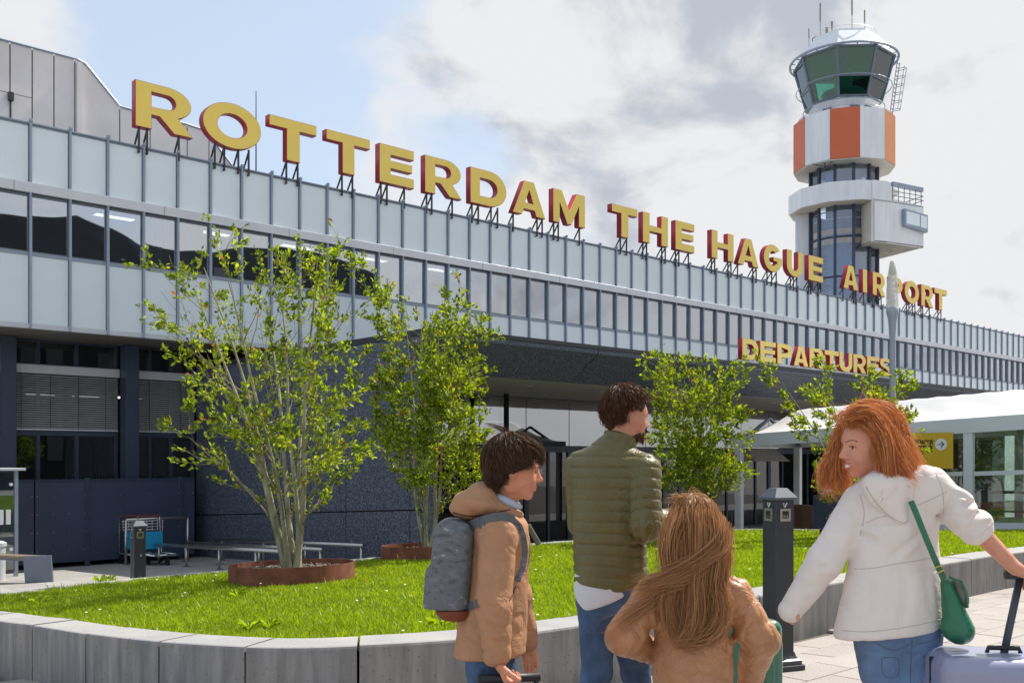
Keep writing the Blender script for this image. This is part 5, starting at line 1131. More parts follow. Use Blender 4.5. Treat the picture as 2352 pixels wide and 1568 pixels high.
class Head:
    def __init__(s, c, fwd, S, roll=0.0):
        s.c = np.array(c, float); f = vn(fwd); up = np.array([0,0,1.0]); l = vn(np.cross(up, f)); u = np.cross(f, l); l2 = l*math.cos(roll)+u*math.sin(roll); u2 = np.cross(f, l2)
        s.M = np.stack([f, l2, u2], 1); s.S = S
    def p(s, x, y, z): return s.c+s.M @ (np.array([x,y,z])*s.S)
    def v(s, x, y, z): return s.M @ np.array([x,y,z], float)
    def build(s, f, male=False, child=False):
        S = s.S; E = lambda c, r, k=.015, sub=False: f.ell(s.p(*c), np.array(r)*S, k*S, s.M, sub); C = lambda a, b, ra, rb, k=.01: f.cap(s.p(*a), s.p(*b), ra*S, rb*S, k*S)
        E((-.014,0,.032),(.096,.076,.086)); E((.030,0,.020),(.062,.066,.070),.02); E((.036,0,-.030),(.052,.058,.070),.025)
        jw = .050 if male else .043; E((.040,0,-.072),(.042,jw,.032),.02); E((.070,0,-.094),(.016,.022,.015),.02)
        for y in (-1,1):
            E((.056,.034*y,-.030),(.026,.024,.026),.02); E((-.004,.052*y,-.050),(.035,.014,.038),.02)
        E((.078,0,.024),(.014,.046,.012),.012)
        for y in (-1,1): E((.093,.031*y,.003),(.010,.016,.009),.008,True)
        C((.086,0,.016),(.104,0,-.018),.0085,.0105,.012); E((.108,0,-.024),(.0125,.0115,.0105),.008)
        for y in (-1,1): E((.098,.012*y,-.029),(.010,.0075,.0075),.006)
        E((.078,0,-.054),(.016,.026,.020),.015); E((.0925,0,-.0555),(.0075,.019,.0050),.004); E((.0905,0,-.0668),(.0080,.017,.0058),.004)
        f.cap(s.p(.104,-.016,-.0610), s.p(.104,.016,-.0610), .0075*S, .0075*S, .003*S, sub=True) if not child else f.cap(s.p(.104,-.013,-.0610), s.p(.104,.013,-.0610), .0065*S, .0065*S, .003*S, sub=True)
        if getattr(s, 'smile', False):
            for y in (-1,1): E((.066,.036*y,-.032),(.020,.018,.017),.012)
        for y in (-1,1):
            E((-.008,.074*y,-.004),(.019,.0075,.030),.006); E((-.012,.072*y,-.022),(.011,.007,.014),.006); E((-.004,.082*y,.000),(.010,.006,.017),.004,True)
        return f
    def eyes(s, root, iris=(.10,.06,.03)):
        S = s.S; w, b = G(), G()
        for y in (-1,1):
            def sph(g_, c, r, n=10):
                g_.lathe([(r*math.sin(math.pi*i/n), -r*math.cos(math.pi*i/n)) for i in range(n+1)], (0,0,0), 12, cap=False) if False else None
            for (c, r, g_) in (((.0735,.0300*y,.0030), .0108, w), ((.0800,.0305*y,.0030), .0060, b)):
                k = len(g_.v); g_.lathe([(max(1e-4, r*S*math.sin(math.pi*i/8)), -r*S*math.cos(math.pi*i/8)) for i in range(9)], tuple(s.p(*c)-np.array(root.location)), 12, cap=False)
        ls = G()
        for y in (-1,1):
            up = [Vector(s.p(.0835-.010*t*t-.004*max(0,t), y*(.031+.0135*t), .0082-.0052*t*t)-np.array(root.location)) for t in np.linspace(-1,1,9)]; ls.tube(up, [.0010*S,.0018*S,.0024*S,.0026*S,.0026*S,.0026*S,.0024*S,.0018*S,.0010*S], 5)
        ls.obj('eyelashes', pm('lash', (.02,.012,.01), .7), root)
        w.obj('eyes', pm('eye_white', (.50,.46,.42), .3), root, smooth=True); b.obj('iris', pm('iris', iris, .15), root, smooth=True)
def body(root, J, S, hd, mat, male=False, child=False, hands=(), h=.005, legs=True, chest=(.15,.13)):
    lo = np.min([J[k] for k in J], 0)-.16; hi = np.max([J[k] for k in J]+[hd.c+np.array([0,0,.13*hd.S])], 0)+.14; lo[2] = -.01
    f = Fld(lo, hi, h); hd.build(f, male, child); n = .056 if male else .046; n *= S
    f.cap(hd.p(-.018,0,-.045), J['neck'], n, n*1.12, .03); fw = J['fwd'] if False else None
    f.cap(J['shL'], J['shR'], .040*S, .040*S, .03); f.cap(J['neck']+np.array([0,0,-.17*S]), J['waist'], .105*S, .10*S, .03, an=J['f_']-root_o, sc=.68); f.cap(J['waist'], J['pel'], .10*S, .115*S, .03, an=J['f_']-root_o, sc=.75)
    for q in 'LR':
        f.cap(J['sh'+q], J['el'+q], .036*S, .036*S, .02); f.cap(J['el'+q], J['wr'+q], .039*S, .026*S, .015)
        if legs: f.cap(J['hip'+q], J['kn'+q], .070*S, .050*S, .03); f.cap(J['kn'+q], J['an'+q], .054*S, .036*S, .02)
        if legs: f.cap(J['an'+q], J['toe'+q]+np.array([0,0,.03]), .036*S, .030*S, .02)
    for a in hands: hand(f, *a)
    me = f.mesh('body', mat, root.location); return put('body', me, root)
root_o = np.zeros(3)
SKIN = {}
def skin(name, c, red):
    m = pm(name, c, .48, 0, .10, 14, sub=.25, spec=.35, bump=.08, bscale=160, col2=tuple(np.array(c)*np.array(red))); return m
def ribbon_mesh(strands, widths, rng, mat, name, origin):
    V, Fq, rn = [], [], []; off = 0
    for st, w in zip(strands, widths):
        st = np.asarray(st); n = len(st); t = np.gradient(st, axis=0); t /= np.linalg.norm(t,axis=1)[:,None]+1e-9
        u = rng.normal(0,1,3); s_ = np.cross(t, u); s_ /= np.linalg.norm(s_,axis=1)[:,None]+1e-9; tt = np.linspace(0,1,n); ww = w*(1-.75*tt**2.2)[:,None]
        V.append(np.stack([st-s_*ww, st+s_*ww], 1).reshape(-1,3)); b = off+2*np.arange(n-1)[:,None]; Fq.append(b+np.array([[0,1,3,2]])); rn += [rng.uniform(0,1)]*(n-1); off += 2*n
    me = fastmesh(name, np.concatenate(V)-np.array(origin), np.concatenate(Fq), mat, True); a = me.attributes.new('rnd','FLOAT','FACE'); a.data.foreach_set('value', np.array(rn, np.float32)); return me
def hair_mat(name, dark, light, rough=.38):
    m = pm(name, dark, rough+.12, spec=.35); t = m.node_tree; p = t.nodes['Principled BSDF']; a = t.nodes.new('ShaderNodeAttribute'); a.attribute_name = 'rnd'
    r = t.nodes.new('ShaderNodeValToRGB'); r.color_ramp.elements[0].color = (*dark,1); r.color_ramp.elements[1].color = (*light,1); r.color_ramp.elements[0].position = .0; r.color_ramp.elements[1].position = 1.0; r.color_ramp.elements[0].color = (*[d*.75+l*.25 for d, l in zip(dark, light)],1)
    t.links.new(a.outputs['Fac'], r.inputs[0]); t.links.new(r.outputs[0], p.inputs['Base Color'])
    tr = t.nodes.new('ShaderNodeBsdfTranslucent'); t.links.new(r.outputs[0], tr.inputs[0]); mx_ = t.nodes.new('ShaderNodeMixShader'); mx_.inputs[0].default_value = .28; o = t.nodes['Material Output']
    t.links.new(p.outputs[0], mx_.inputs[1]); t.links.new(tr.outputs[0], mx_.inputs[2]); t.links.new(mx_.outputs[0], o.inputs[0]); return m
def scalp_strands(hd, rng, n, crown, th_end, tail, rad=(.103,.084,.094), cen=(-.012,0,.034), wave=.004, lift=.010, steps=9, start=.75):
    # strands run from the crown over the skull to th_end(phi) and then follow tail(phi, u) in world space
    out = []; n = int(n*2.3); cr = vn(crown); a1 = vn(np.cross(cr, [0,1,0.01])); a2 = np.cross(cr, a1)
    for _ in range(n):
        ph = rng.uniform(0, 2*math.pi); te = th_end(ph)*rng.uniform(.88,1.05); t0 = rng.uniform(0, start)**1.0*te; L = 1+rng.uniform(0,lift)/.09; pts = []
        wv = rng.normal(0,wave,3); ph2 = ph+rng.normal(0,.07)
        for i in range(steps):
            th = t0+(te-t0)*i/(steps-1); q = ph+(ph2-ph)*i/(steps-1); d = cr*math.cos(th)+(a1*math.cos(q)+a2*math.sin(q))*math.sin(th); x = np.array(cen)+d*np.array(rad)*L
            x += wv*math.sin(i*1.1+ph*5); pts.append(hd.p(*x))
        if tail:
            dr = vn(pts[-1]-pts[-2]); tl_ = tail(ph, rng, pts[-1])
            if tl_ is not None:
                L_, w_, stiff, segs = tl_; w_ = vn(w_); p = pts[-1]
                for i in range(segs):
                    dr = vn(dr*(1-stiff)+w_*stiff+rng.normal(0,.05,3)); p = p+dr*L_/segs; pts.append(p)
        out.append(np.array(pts))
    return out
def guide_strands(rng, n, guide, sp0, sp1, wave=.01, seg=14):
    n = int(n*2.3) if n > 40 else n; g_ = [Vector(p) for p in guide]; c = cat(g_, 6); c = np.array([tuple(p) for p in c]); out = []
    for _ in range(n):
        o0 = rng.normal(0,1,3)*sp0; o1 = o0*(sp1/max(sp0,1e-6))*.6+rng.normal(0,1,3)*sp1*.8; t0 = rng.uniform(0,.25); t1 = rng.uniform(.7,1.0); tt = np.linspace(t0, t1, seg); ix = tt*(len(c)-1); i0 = np.clip(ix.astype(int),0,len(c)-2); fr = (ix-i0)[:,None]
        p = c[i0]*(1-fr)+c[i0+1]*fr; ph = rng.uniform(0,6.28,3); fq = rng.uniform(5,9); p = p+o0*(1-tt)[:,None]+o1*tt[:,None]+np.sin(tt[:,None]*fq+ph)*wave*tt[:,None]; out.append(p)
    return out
def fold(seed, amp, freq, sharp=1.0):
    s1, s2 = sines(seed, 7), sines(seed+1, 20); dv = vn(np.random.default_rng(seed+2).normal(0,1,3))
    def fn(P, t, L):
        q = np.abs(np.sin(math.pi*(t*L*freq+.8*s1(P)*1.4+(P @ dv)*2.2))); return amp*(q**.45-.7)*(.25+1.0*np.clip(s2(P)*1.6+.35, 0, 1))
    return fn
def creases(seed, amp, sc):
    s1, s2, s3 = sines(seed, sc*.5), sines(seed+1, sc, 3), sines(seed+2, sc*.4)
    return lambda P: amp*(np.abs(np.sin(2.2*s2(P)+1.7*s1(P)))**.5-.6)*np.clip(.4+s3(P)*1.5, 0, 1)
from mathutils.bvhtree import BVHTree
def surf(obs, px, off=.003, Y0=4):
    out = []; tr = []
    for o in obs: me = o.data; l = np.array(o.parent.location); tr.append(BVHTree.FromPolygons([tuple(np.array(v.co)+l) for v in me.vertices], [tuple(p.vertices) for p in me.polygons]))
    for (x, y) in px:
        d = Vector(at(x, y, 1.0))-Vector((0,0,1.5)); d.normalize(); best = None
        for t in tr:
            h = t.ray_cast(Vector((0,0,1.5)), d)
            if h[0] is not None and (best is None or h[3] < best[1]): best = (h[0], h[3])
        if best: out.append(best[0]-d*off)
    return out
def dense(px, k=6): return [(p.x, p.y) for p in cat([Vector((x, y, 0)) for x, y in px], k)]
def seam(obs, px, name, mat, root, r=.0016, off=.0002):
    p = surf(obs, dense(px), off)
    if len(p) > 1: G().tube([q-Vector(root.location) for q in p], r, 5).obj(name, mat, root, smooth=True)
def strapg(obs, px, name, mat, root, w=.03, h=.006, off=.006):
    p = surf(obs, dense(px), off); g_ = G()
    for a, b in zip(p, p[1:]):
        if (b-a).length > 1e-4: e = (b-a).normalized()*.004; g_.bar(a-e-Vector(root.location), b+e-Vector(root.location), w, h, up=(0,-1,.2))
    return g_.obj(name, mat, root)
def linefold(Y, segs):
    S_ = []
    for (x0, y0, x1, y1, amp, w) in segs: a, b = Wp(x0, y0, Y), Wp(x1, y1, Y); S_.append((a[[0,2]], b[[0,2]], amp, w, vn(np.array([-(b-a)[2], (b-a)[0], 0]))[:2]))
    def fn(P):
        out = np.zeros(len(P)); q = P[:, [0,2]]; near = P[:,1] < Y+.02
        for a, b, amp, w, n in S_:
            ab = b-a; t = np.clip(((q-a) @ ab)/(ab @ ab), 0, 1); v = q-a-t[:,None]*ab; d = np.linalg.norm(v,axis=1); sg = (q-a) @ n; out += amp*np.sin(np.pi*t*.9+.15)*(-np.exp(-(d/w)**2)+.75*np.exp(-((sg-1.9*w)/(1.3*w))**2)*(d < 5*w))
        return out*near
    return fn
def person(label, P): return thing('person', label, 'person', P, 0, 'family walking with luggage')
JEAN = pm('denim', (.075,.14,.27), .85, 0, .6, 6, bump=.15, bscale=220, wr=(12,.6)); JEANL = pm('light_denim', (.15,.25,.43), .85, 0, .4, 5, bump=.15, bscale=220, wr=(9,.6))
def legs(root, J, S, mat, hem=.04, h=.008, wide=1.0, seed=0):
    pts = [J[k] for k in J if k[:3] in ('hip','kn','an') or k[:2] in ('kn','an')]; lo = np.min([J['hipL'],J['hipR'],J['knL'],J['knR'],J['anL'],J['anR'],J['pel']],0)-.15; hi = np.max([J['hipL'],J['hipR'],J['knL'],J['knR'],J['anL'],J['anR'],J['pel']],0)+.17; lo[2] = max(lo[2], .02)
    f = Fld(lo, hi, h); f.cap(J['pel']+np.array([0,0,.06*S]), J['pel']-np.array([0,0,.03*S]), .125*S, .140*S, .05, an=J['f_'], sc=.76)
    for q in 'LR':
        f.cap(J['hip'+q], J['kn'+q], .098*S*wide, .068*S*wide, .035, disp=fold(seed, .004, 9)); f.cap(J['kn'+q], J['an'+q]+np.array([0,0,.02]), .068*S*wide, .054*S*wide, .02, disp=fold(seed+5, .005, 12))
    n = creases(seed+9, .011, 15); f.disp(n); f.clip((0,0,.055), (0,0,-1)); return put('jeans', f.mesh('jeans', mat, root.location), root)
def shoes(root, J, S, mat):
    for q in 'LR':
        a = J['an'+q]; b = J['toe'+q]; f = Fld(np.minimum(a,b)-.1, np.maximum(a,b)+.1, .007); d = vn((b-a)*np.array([1,1,0])); a0 = np.array([a[0],a[1],.045])-d*.03
        f.cap(a0, np.array([b[0],b[1],.035]), .045*S, .038*S, .02); f.cap(a0+np.array([0,0,.05]), a0, .045*S, .048*S, .02); f.clip((0,0,.002), (0,0,-1)); put('shoe', f.mesh('shoe', mat, root.location), root)
def joints(**k): return {a: np.array(b, float) for a, b in k.items()}

# ---------------------------------------------------------------- the man
Y0 = 4.46; hd = Head(Wp(1440,957,Y0), (.92,.36,-.14), .98); fw = vn((.5,.85,0)); lf = np.array([-.85,.5,0])
root = person('bearded man in a quilted olive green jacket and jeans seen from behind', (float(Wp(1400,1300,Y0)[0]), Y0, 0)); M0 = root
ch = Wp(1398,1066,Y0)
J = joints(neck=Wp(1416,1026,Y0), waist=Wp(1400,1220,Y0), pel=Wp(1405,1330,Y0), f_=fw, shL=ch+lf*.175, shR=ch-lf*.175-np.array([0,0,.01]),
 elL=Wp(1335,1200,Y0+.22), wrL=Wp(1400,1200,Y0+.42), elR=Wp(1484,1206,Y0-.17), wrR=Wp(1562,1192,Y0-.04),
 hipL=Wp(1368,1345,Y0+.05), hipR=Wp(1440,1345,Y0-.04), knL=Wp(1372,1545,Y0+.02), knR=Wp(1458,1545,Y0+.12), anL=Wp(1300,1760,Y0-.12), anR=Wp(1500,1775,Y0+.30), toeL=Wp(1345,1810,Y0-.0), toeR=Wp(1545,1805,Y0+.44))
J['anL'][2] = .12; J['toeL'][2] = .02; J['anR'][2] = .09; J['toeR'][2] = .02
body(root, J, 1.0, hd, skin('skin_man', (.54,.26,.17), (.9,.8,.75)), male=True, hands=[(J['wrR'], (.75,.6,-.1), (0,-.2,1), 1, 1.0, .9)]); hd.eyes(root)
legs(root, J, 1.0, JEAN, seed=3, wide=.96); shoes(root, J, 1.0, pm('brown_shoe', (.08,.04,.02), .5))
OL = pm('olive_nylon', (.135,.118,.038), .42, 0, .15, 6, spec=.45, bump=.10, bscale=55, wr=(17,.3))
def quilt(P, z0, p, A=.0095): q = np.abs(np.sin(math.pi*(P[...,2]-z0)/p)); return A*(1-np.exp(-q/.22))*(.8+.2*q)-.005
f = Fld(Wp(1255,1400,Y0)-np.array([0,.28,0]), Wp(1600,975,Y0)+np.array([.05,.5,0]), .0055)
tq = lambda P, t, L: quilt(P, .93, .0487)
f.cap(Wp(1397,1112,Y0), Wp(1403,1345,Y0), .172, .168, .03, an=fw, sc=.74, disp=tq); f.cap(Wp(1404,1070,Y0), Wp(1400,1150,Y0), .130, .150, .04, an=fw, sc=.74, disp=tq); f.cap(J['shL']+np.array([.02,0,-.008]), J['shR']+np.array([-.02,0,-.008]), .066, .070, .05, disp=lambda P,t,L: quilt(P,.93,.0487,.007))
f.clip(Wp(1403,1352,Y0), vn((.06,.0,-1)), .02)
aq = lambda ph: (lambda P, t, L: .0085*(1-np.exp(-np.abs(np.sin(math.pi*(t*L+ph)/.047))/.22))-.004)
g1 = Fld.__new__(Fld); g1.__dict__.update(f.__dict__); g1.F = np.full(f.n, .2, np.float32)
g1.cap(J['shR']+np.array([-.004,-.015,-.018]), J['elR'], .074, .064, .012, disp=aq(0)); g1.cap(J['elR'], J['wrR']+vn(J['wrR']-J['elR'])*-.01, .064, .050, .015, disp=aq(.02))
g1.cap(J['shL']+np.array([.02,.0,-.03]), J['elL'], .066, .060, .012, disp=aq(0)); g1.cap(J['elL'], J['wrL'], .062, .05, .015, disp=aq(0))
f._mix(tuple(slice(None) for _ in range(3)), g1.F, .005)
c0, c1 = Wp(1413,1034,Y0), Wp(1424,1008,Y0); f.cap(c0, c1, .082, .076, .02, disp=lambda P,t,L: .006*np.abs(np.sin(math.pi*(t*L-.002)/.045))); f.clip(c1+np.array([0,0,.028]), (.25,.1,1), .012)
f.disp(lambda P, n=creases(4,.0035,26), m=sines(5,9): n(P)+.003*m(P)); f.disp(linefold(Y0, [(1452,1120,1462,1320,.006,.010),(1300,1100,1306,1330,.0,.01),(1400,1060,1402,1340,.003,.010)])); put('jacket', f.mesh('jacket', OL, root.location), root)
f = Fld(Wp(1290,1410,Y0)-np.array([0,.2,0]), Wp(1510,1300,Y0)+np.array([0,.2,0]), .007); f.cap(Wp(1400,1250,Y0), Wp(1396,1350,Y0), .156, .160, .02, an=fw, sc=.735, disp=fold(8,.003,7)); f.clip(Wp(1385,1382,Y0), vn((.50,0,-1)), .01)
f.disp(creases(9,.006,16)); put('shirt', f.mesh('shirt', pm('white_shirt', (.66,.68,.74), .8), root.location), root)
hm = hair_mat('dark_brown_hair', (.020,.010,.006), (.15,.066,.032)); rng = np.random.default_rng(21)
f = Fld(hd.c-.16, hd.c+.17, .005); f.ell(hd.p(-.014,0,.040), np.array((.102,.083,.092)), .01, hd.M); f.cap(hd.p(-.075,0,-.01), hd.p(-.07,0,-.05), .045, .03, .02); f.clip(hd.p(.050,0,.03), hd.v(1,0,-.60), .02); f.clip(hd.p(-.02,0,-.062), hd.v(.25,0,-1), .02); f.ell(hd.p(.0,.085,-.01), (.03,.03,.045), .02, hd.M, sub=True); f.ell(hd.p(.0,-.085,-.01), (.03,.03,.045), .02, hd.M, sub=True)
hr = put('hair', f.mesh('hair', hm, root.location), root)
def te(ph): return 1.62+.0*ph
st = scalp_strands(hd, rng, 2600, (-.35,0,.93), lambda ph: (1.25 if math.cos(ph) < -.2 else (2.0 if math.cos(ph) > .5 else 1.50)), lambda ph, r_, p: (.018, r_.normal(0,1,3)+np.array([.4,0,.5]), .35, 3), rad=(.106,.086,.098), wave=.007, lift=.016, steps=7, start=.9)
put('hair_curls', ribbon_mesh(st, rng.uniform(.0006,.0013,len(st)), rng, hm, 'hair_curls', root.location), root)
st = []
for _ in range(1500):
    y = rng.uniform(-1,1)*.062; a = rng.uniform(0,1); x = .095-abs(y)**1.5*3.6 if a < .45 else rng.uniform(-.0,.08); z = rng.uniform(-.108,-.045) if a > .45 else rng.uniform(-.108,-.066)
    yy = y if a < .45 else math.copysign(.056-max(0,x-.03)*.35, y); 
    if a < .15: x, yy, z = .098, rng.uniform(-.022,.022), rng.uniform(-.049,-.044)
    if a >= .45 and z > -.06 and x > .045: continue
    p = hd.p(x, yy, z); q = p+hd.M @ np.array([.006,0,-.011])+rng.normal(0,.003,3); st.append(np.array([p-(q-p)*.5, p, q]))
put('beard', ribbon_mesh(st, rng.uniform(.0008,.0016,len(st)), rng, hm, 'beard', root.location), root)
eb = [];
for _ in range(160): y = rng.choice((-1,1)); t = rng.uniform(0,1); p = hd.p(.093-.012*t, y*(.012+.036*t), .021+.006*math.sin(t*2.6)); eb.append(np.array([p, p+hd.M @ np.array([-.002,y*.008,.002])]))
put('eyebrows', ribbon_mesh(eb, rng.uniform(.0008,.0014,len(eb)), rng, hm, 'eyebrows', root.location), root)

# ---------------------------------------------------------------- the boy
Y0 = 3.80; hd = Head(Wp(1181,1080,Y0), (.985,.06,-.13), .96); fw = vn((1,.05,0))
root = person('boy with dark hair in a tan hooded jacket carrying a camouflage backpack', (float(Wp(1120,1300,Y0)[0]), Y0, 0)); B0 = root
J = joints(neck=Wp(1160,1180,Y0), waist=Wp(1135,1350,Y0), pel=Wp(1122,1470,Y0), f_=fw, shL=Wp(1150,1225,Y0+.14), shR=Wp(1146,1228,Y0-.14), elL=Wp(1185,1370,Y0+.18), wrL=Wp(1210,1470,Y0+.22), elR=Wp(1134,1385,Y0-.19), wrR=Wp(1142,1508,Y0-.19),
 hipL=Wp(1130,1480,Y0+.07), hipR=Wp(1110,1480,Y0-.07), knL=Wp(1185,1660,Y0+.07), knR=Wp(1120,1670,Y0-.07), anL=Wp(1235,1870,Y0+.07), anR=Wp(1020,1850,Y0-.07), toeL=Wp(1300,1940,Y0+.07), toeR=Wp(1085,1940,Y0-.07))
J['anL'][2] = .09; J['toeL'][2] = .02; J['anR'][2] = .13; J['toeR'][2] = .02
sk = skin('skin_boy', (.64,.29,.18), (.9,.78,.72))
body(root, J, .84, hd, sk, child=True, h=.0045, hands=[(J['wrR'], (.35,-.0,-.94), (.94,.1,.35), 1, .95, 1.25), (J['wrL'], (.2,0,-1), (-.2,-1,0), 1, .85, .5)]); hd.eyes(root, (.05,.03,.02))
legs(root, J, .80, JEAN, seed=13); shoes(root, J, .9, pm('grey_trainer', (.3,.3,.3), .6))
TAN = pm('tan_cotton', (.44,.225,.115), .72, 0, .14, 7, bump=.08, bscale=120, wr=(9,.42))
f = Fld(Wp(1000,1530,Y0)-np.array([0,.34,0]), Wp(1260,1120,Y0)+np.array([0,.34,0]), .0055)
f.cap(Wp(1147,1232,Y0), Wp(1124,1500,Y0), .118, .136, .03, an=(0,1,0), sc=1.18, disp=fold(31,.006,5)); f.cap(J['shL']+np.array([-.004,-.02,-.005]), J['shR']+np.array([-.004,.02,-.005]), .068, .068, .05)
f.clip(Wp(1122,1501,Y0), vn((.06,0,-1)), .014)
g1 = Fld.__new__(Fld); g1.__dict__.update(f.__dict__); g1.F = np.full(f.n, .2, np.float32)
g1.cap(J['shR'], J['elR'], .070, .062, .02, disp=fold(33,.006,7)); g1.cap(J['elR'], J['wrR']+np.array([0,0,.008]), .064, .050, .02, disp=fold(35,.010,9)); g1.cap(J['shL'], J['elL'], .068, .060, .02, disp=fold(36,.006,7)); g1.cap(J['elL'], J['wrL'], .060, .046, .02, disp=fold(37,.008,12))
f._mix(tuple(slice(None) for _ in range(3)), g1.F, .014); f.clip(J['wrR']+np.array([0,0,-.018]), (.1,0,-1), .01) if False else None
f.disp(lambda P, n=creases(40,.010,20), n2=creases(41,.005,38): n(P)+n2(P)); f.disp(linefold(Y0, [(1150,1240,1120,1400,.005,.010),(1120,1360,1160,1400,.008,.012),(1115,1400,1160,1425,.008,.012),(1118,1440,1160,1450,.007,.010),(1100,1250,1070,1420,.006,.014),(1170,1260,1150,1330,.005,.010)])); JB = put('jacket', f.mesh('jacket', TAN, root.location), root); seam([JB], [(1184,1345),(1178,1362),(1170,1378)], 'pocket_edge', pm('pocket_dark', (.05,.025,.015), .9), root, r=.0025)
f = Fld(Wp(1010,1225,Y0)-np.array([0,.2,0]), Wp(1225,1085,Y0)+np.array([0,.2,0]), .005); hp = Wp(1112,1158,Y0); Rm = np.array(Matrix.Rotation(R(14), 3, 'Y'))
f.ell(hp, (.118,.130,.048), .02, Rm); f.ell(Wp(1070,1172,Y0), (.066,.095,.036), .03, Rm); f.ell(Wp(1112,1132,Y0), (.060,.095,.045), .03, Rm); f.ell(Wp(1170,1176,Y0), (.055,.085,.030), .03, Rm); f.cap(Wp(1166,1092,Y0), Wp(1168,1150,Y0), .080, .062, .02, sub=True); f.disp(lambda P, n=creases(44,.010,18): n(P))
HB = put('hood', f.mesh('hood', TAN, root.location), root); seam([HB], [(1040,1176),(1075,1184),(1110,1182),(1150,1174),(1190,1166)], 'hood_seam', pm('seam_dark', (.03,.018,.012), .9), root, r=.0024)
f = Fld(Wp(1110,1200,Y0)-np.array([0,.12,0]), Wp(1225,1100,Y0)+np.array([0,.12,0]), .005); f.ell(Wp(1164,1150,Y0), (.066,.072,.030), .02, np.array(Matrix.Rotation(R(26), 3, 'Y'))); f.cap(hd.p(-.02,0,-.03), Wp(1167,1170,Y0), .055, .048, .01, sub=True); f.disp(lambda P, n=sines(47,40): .003*n(P))
put('inner_collar', f.mesh('inner_collar', pm('pale_blue_jersey', (.42,.48,.56), .9), root.location), root)
hm = hair_mat('near_black_hair', (.016,.009,.006), (.13,.065,.035), .5); rng = np.random.default_rng(33)
f = Fld(hd.c-.16, hd.c+.17, .005); f.ell(hd.p(-.018,0,.036), np.array((.108,.092,.100))*.97, .01, hd.M); f.ell(hd.p(-.075,0,-.03), np.array((.046,.070,.058)), .03, hd.M); f.clip(hd.p(.058,0,.02), hd.v(1,0,-.55), .02); f.ell(hd.p(.075,-.06,-.045), (.085,.05,.062), .01, hd.M, sub=True); f.ell(hd.p(.075,.06,-.045), (.085,.05,.062), .01, hd.M, sub=True)
put('hair', f.mesh('hair', hm, root.location), root)
st = scalp_strands(hd, rng, 3400, (-.30,0,.95), lambda ph: (1.22 if math.cos(ph) < -.55 else (2.05 if math.cos(ph) > .45 else 1.62)), lambda ph, r_, p: (.030, np.array([.55,0,-.75])+r_.normal(0,.18,3), .35, 3), rad=(.111,.094,.105), wave=.004, lift=.012, steps=8, start=.9)
for gp in ([(1208,1020),(1230,1030),(1241,1050),(1240,1066)], [(1140,1030),(1150,1058),(1185,1070),(1215,1058)], [(1130,1040),(1122,1080),(1128,1115),(1140,1128)]):
    st += guide_strands(rng, 260, [Wp(x, y, Y0-.060) for x, y in gp], .012, .008, .004, 9)
for k in range(7): a = Wp(1158+k*3,1008,Y0); st += guide_strands(rng, 5, [a, a+np.array([-.01,0,.03]), a+np.array([-.05,0,.05]), a+np.array([-.075-.006*k,0,.062])], .002, .003, .003, 9)
put('hair_strands', ribbon_mesh(st, rng.uniform(.0006,.0013,len(st)), rng, hm, 'hair_strands', root.location), root)
eb = [np.array([hd.p(.090-.012*t, y*(.012+.034*t), .020+.005*math.sin(t*2.6)), hd.p(.088-.012*t, y*(.018+.036*t), .0215+.005*math.sin(t*2.6))]) for y in (-1,1) for t in np.linspace(0,1,50)]
put('eyebrows', ribbon_mesh(eb, [.0014]*len(eb), rng, hm, 'eyebrows', root.location), root)
brows(hd, root, (.02,.012,.008), .0026)
# backpack
bp = thing('backpack', 'grey camouflage backpack with rust brown base worn by the boy', 'backpack', tuple(Wp(1035,1310,Y0))); bl0 = np.array(bp.location)
def camo():
    m = pm('camouflage_fabric', (.15,.155,.165), .8, bump=.1, bscale=90); t = m.node_tree; p = t.nodes['Principled BSDF']; tc = t.nodes.new('ShaderNodeTexCoord'); n = t.nodes.new('ShaderNodeTexNoise'); n.inputs['Scale'].default_value = 34; n.inputs['Detail'].default_value = 3; mp = t.nodes.new('ShaderNodeMapping'); mp.inputs['Scale'].default_value = (.8,.8,1.5)
    t.links.new(tc.outputs['Object'], mp.inputs[0]); t.links.new(mp.outputs[0], n.inputs['Vector']); r = t.nodes.new('ShaderNodeValToRGB'); r.color_ramp.interpolation = 'CONSTANT'; e = r.color_ramp.elements; e[0].position = 0; e[0].color = (.085,.09,.10,1); e[1].position = .40; e[1].color = (.13,.135,.15,1)
    k = e.new(.57); k.color = (.16,.165,.18,1); k = e.new(.68); k.color = (.33,.35,.38,1); t.links.new(n.outputs['Fac'], r.inputs[0]); t.links.new(r.outputs[0], p.inputs['Base Color']); return m
CM = camo()
def rbox(f, c, hx, hy, hz, r, Rm=None, k=.01):
    c = np.array(c); m = max(hx,hy,hz)*1.3+.05; sl, P = f._sl(c-m, c+m); d = P-c
    if Rm is not None: d = d @ np.array(Rm)
    q = np.abs(d)-np.array([hx-r,hy-r,hz-r]); v = np.linalg.norm(np.maximum(q,0),axis=-1)+np.minimum(q.max(-1),0)-r; f._mix(sl, v.astype(np.float32), k); return f
f = Fld(Wp(955,1445,Y0)-np.array([0,.22,0]), Wp(1110,1180,Y0)+np.array([0,.22,0]), .006); tilt = np.array(Matrix.Rotation(R(4), 3, 'Y'))
rbox(f, Wp(1040,1300,Y0), .078, .145, .180, .055, tilt); rbox(f, Wp(1004,1350,Y0), .045, .115, .095, .035, tilt, .015); f.clip(Wp(1040,1390,Y0), (0,0,-1), .01); f.disp(lambda P, n=sines(51,22), n2=sines(52,55): .004*n(P)+.0015*n2(P)); put('bag_body', f.mesh('bag_body', CM, bl0), bp)
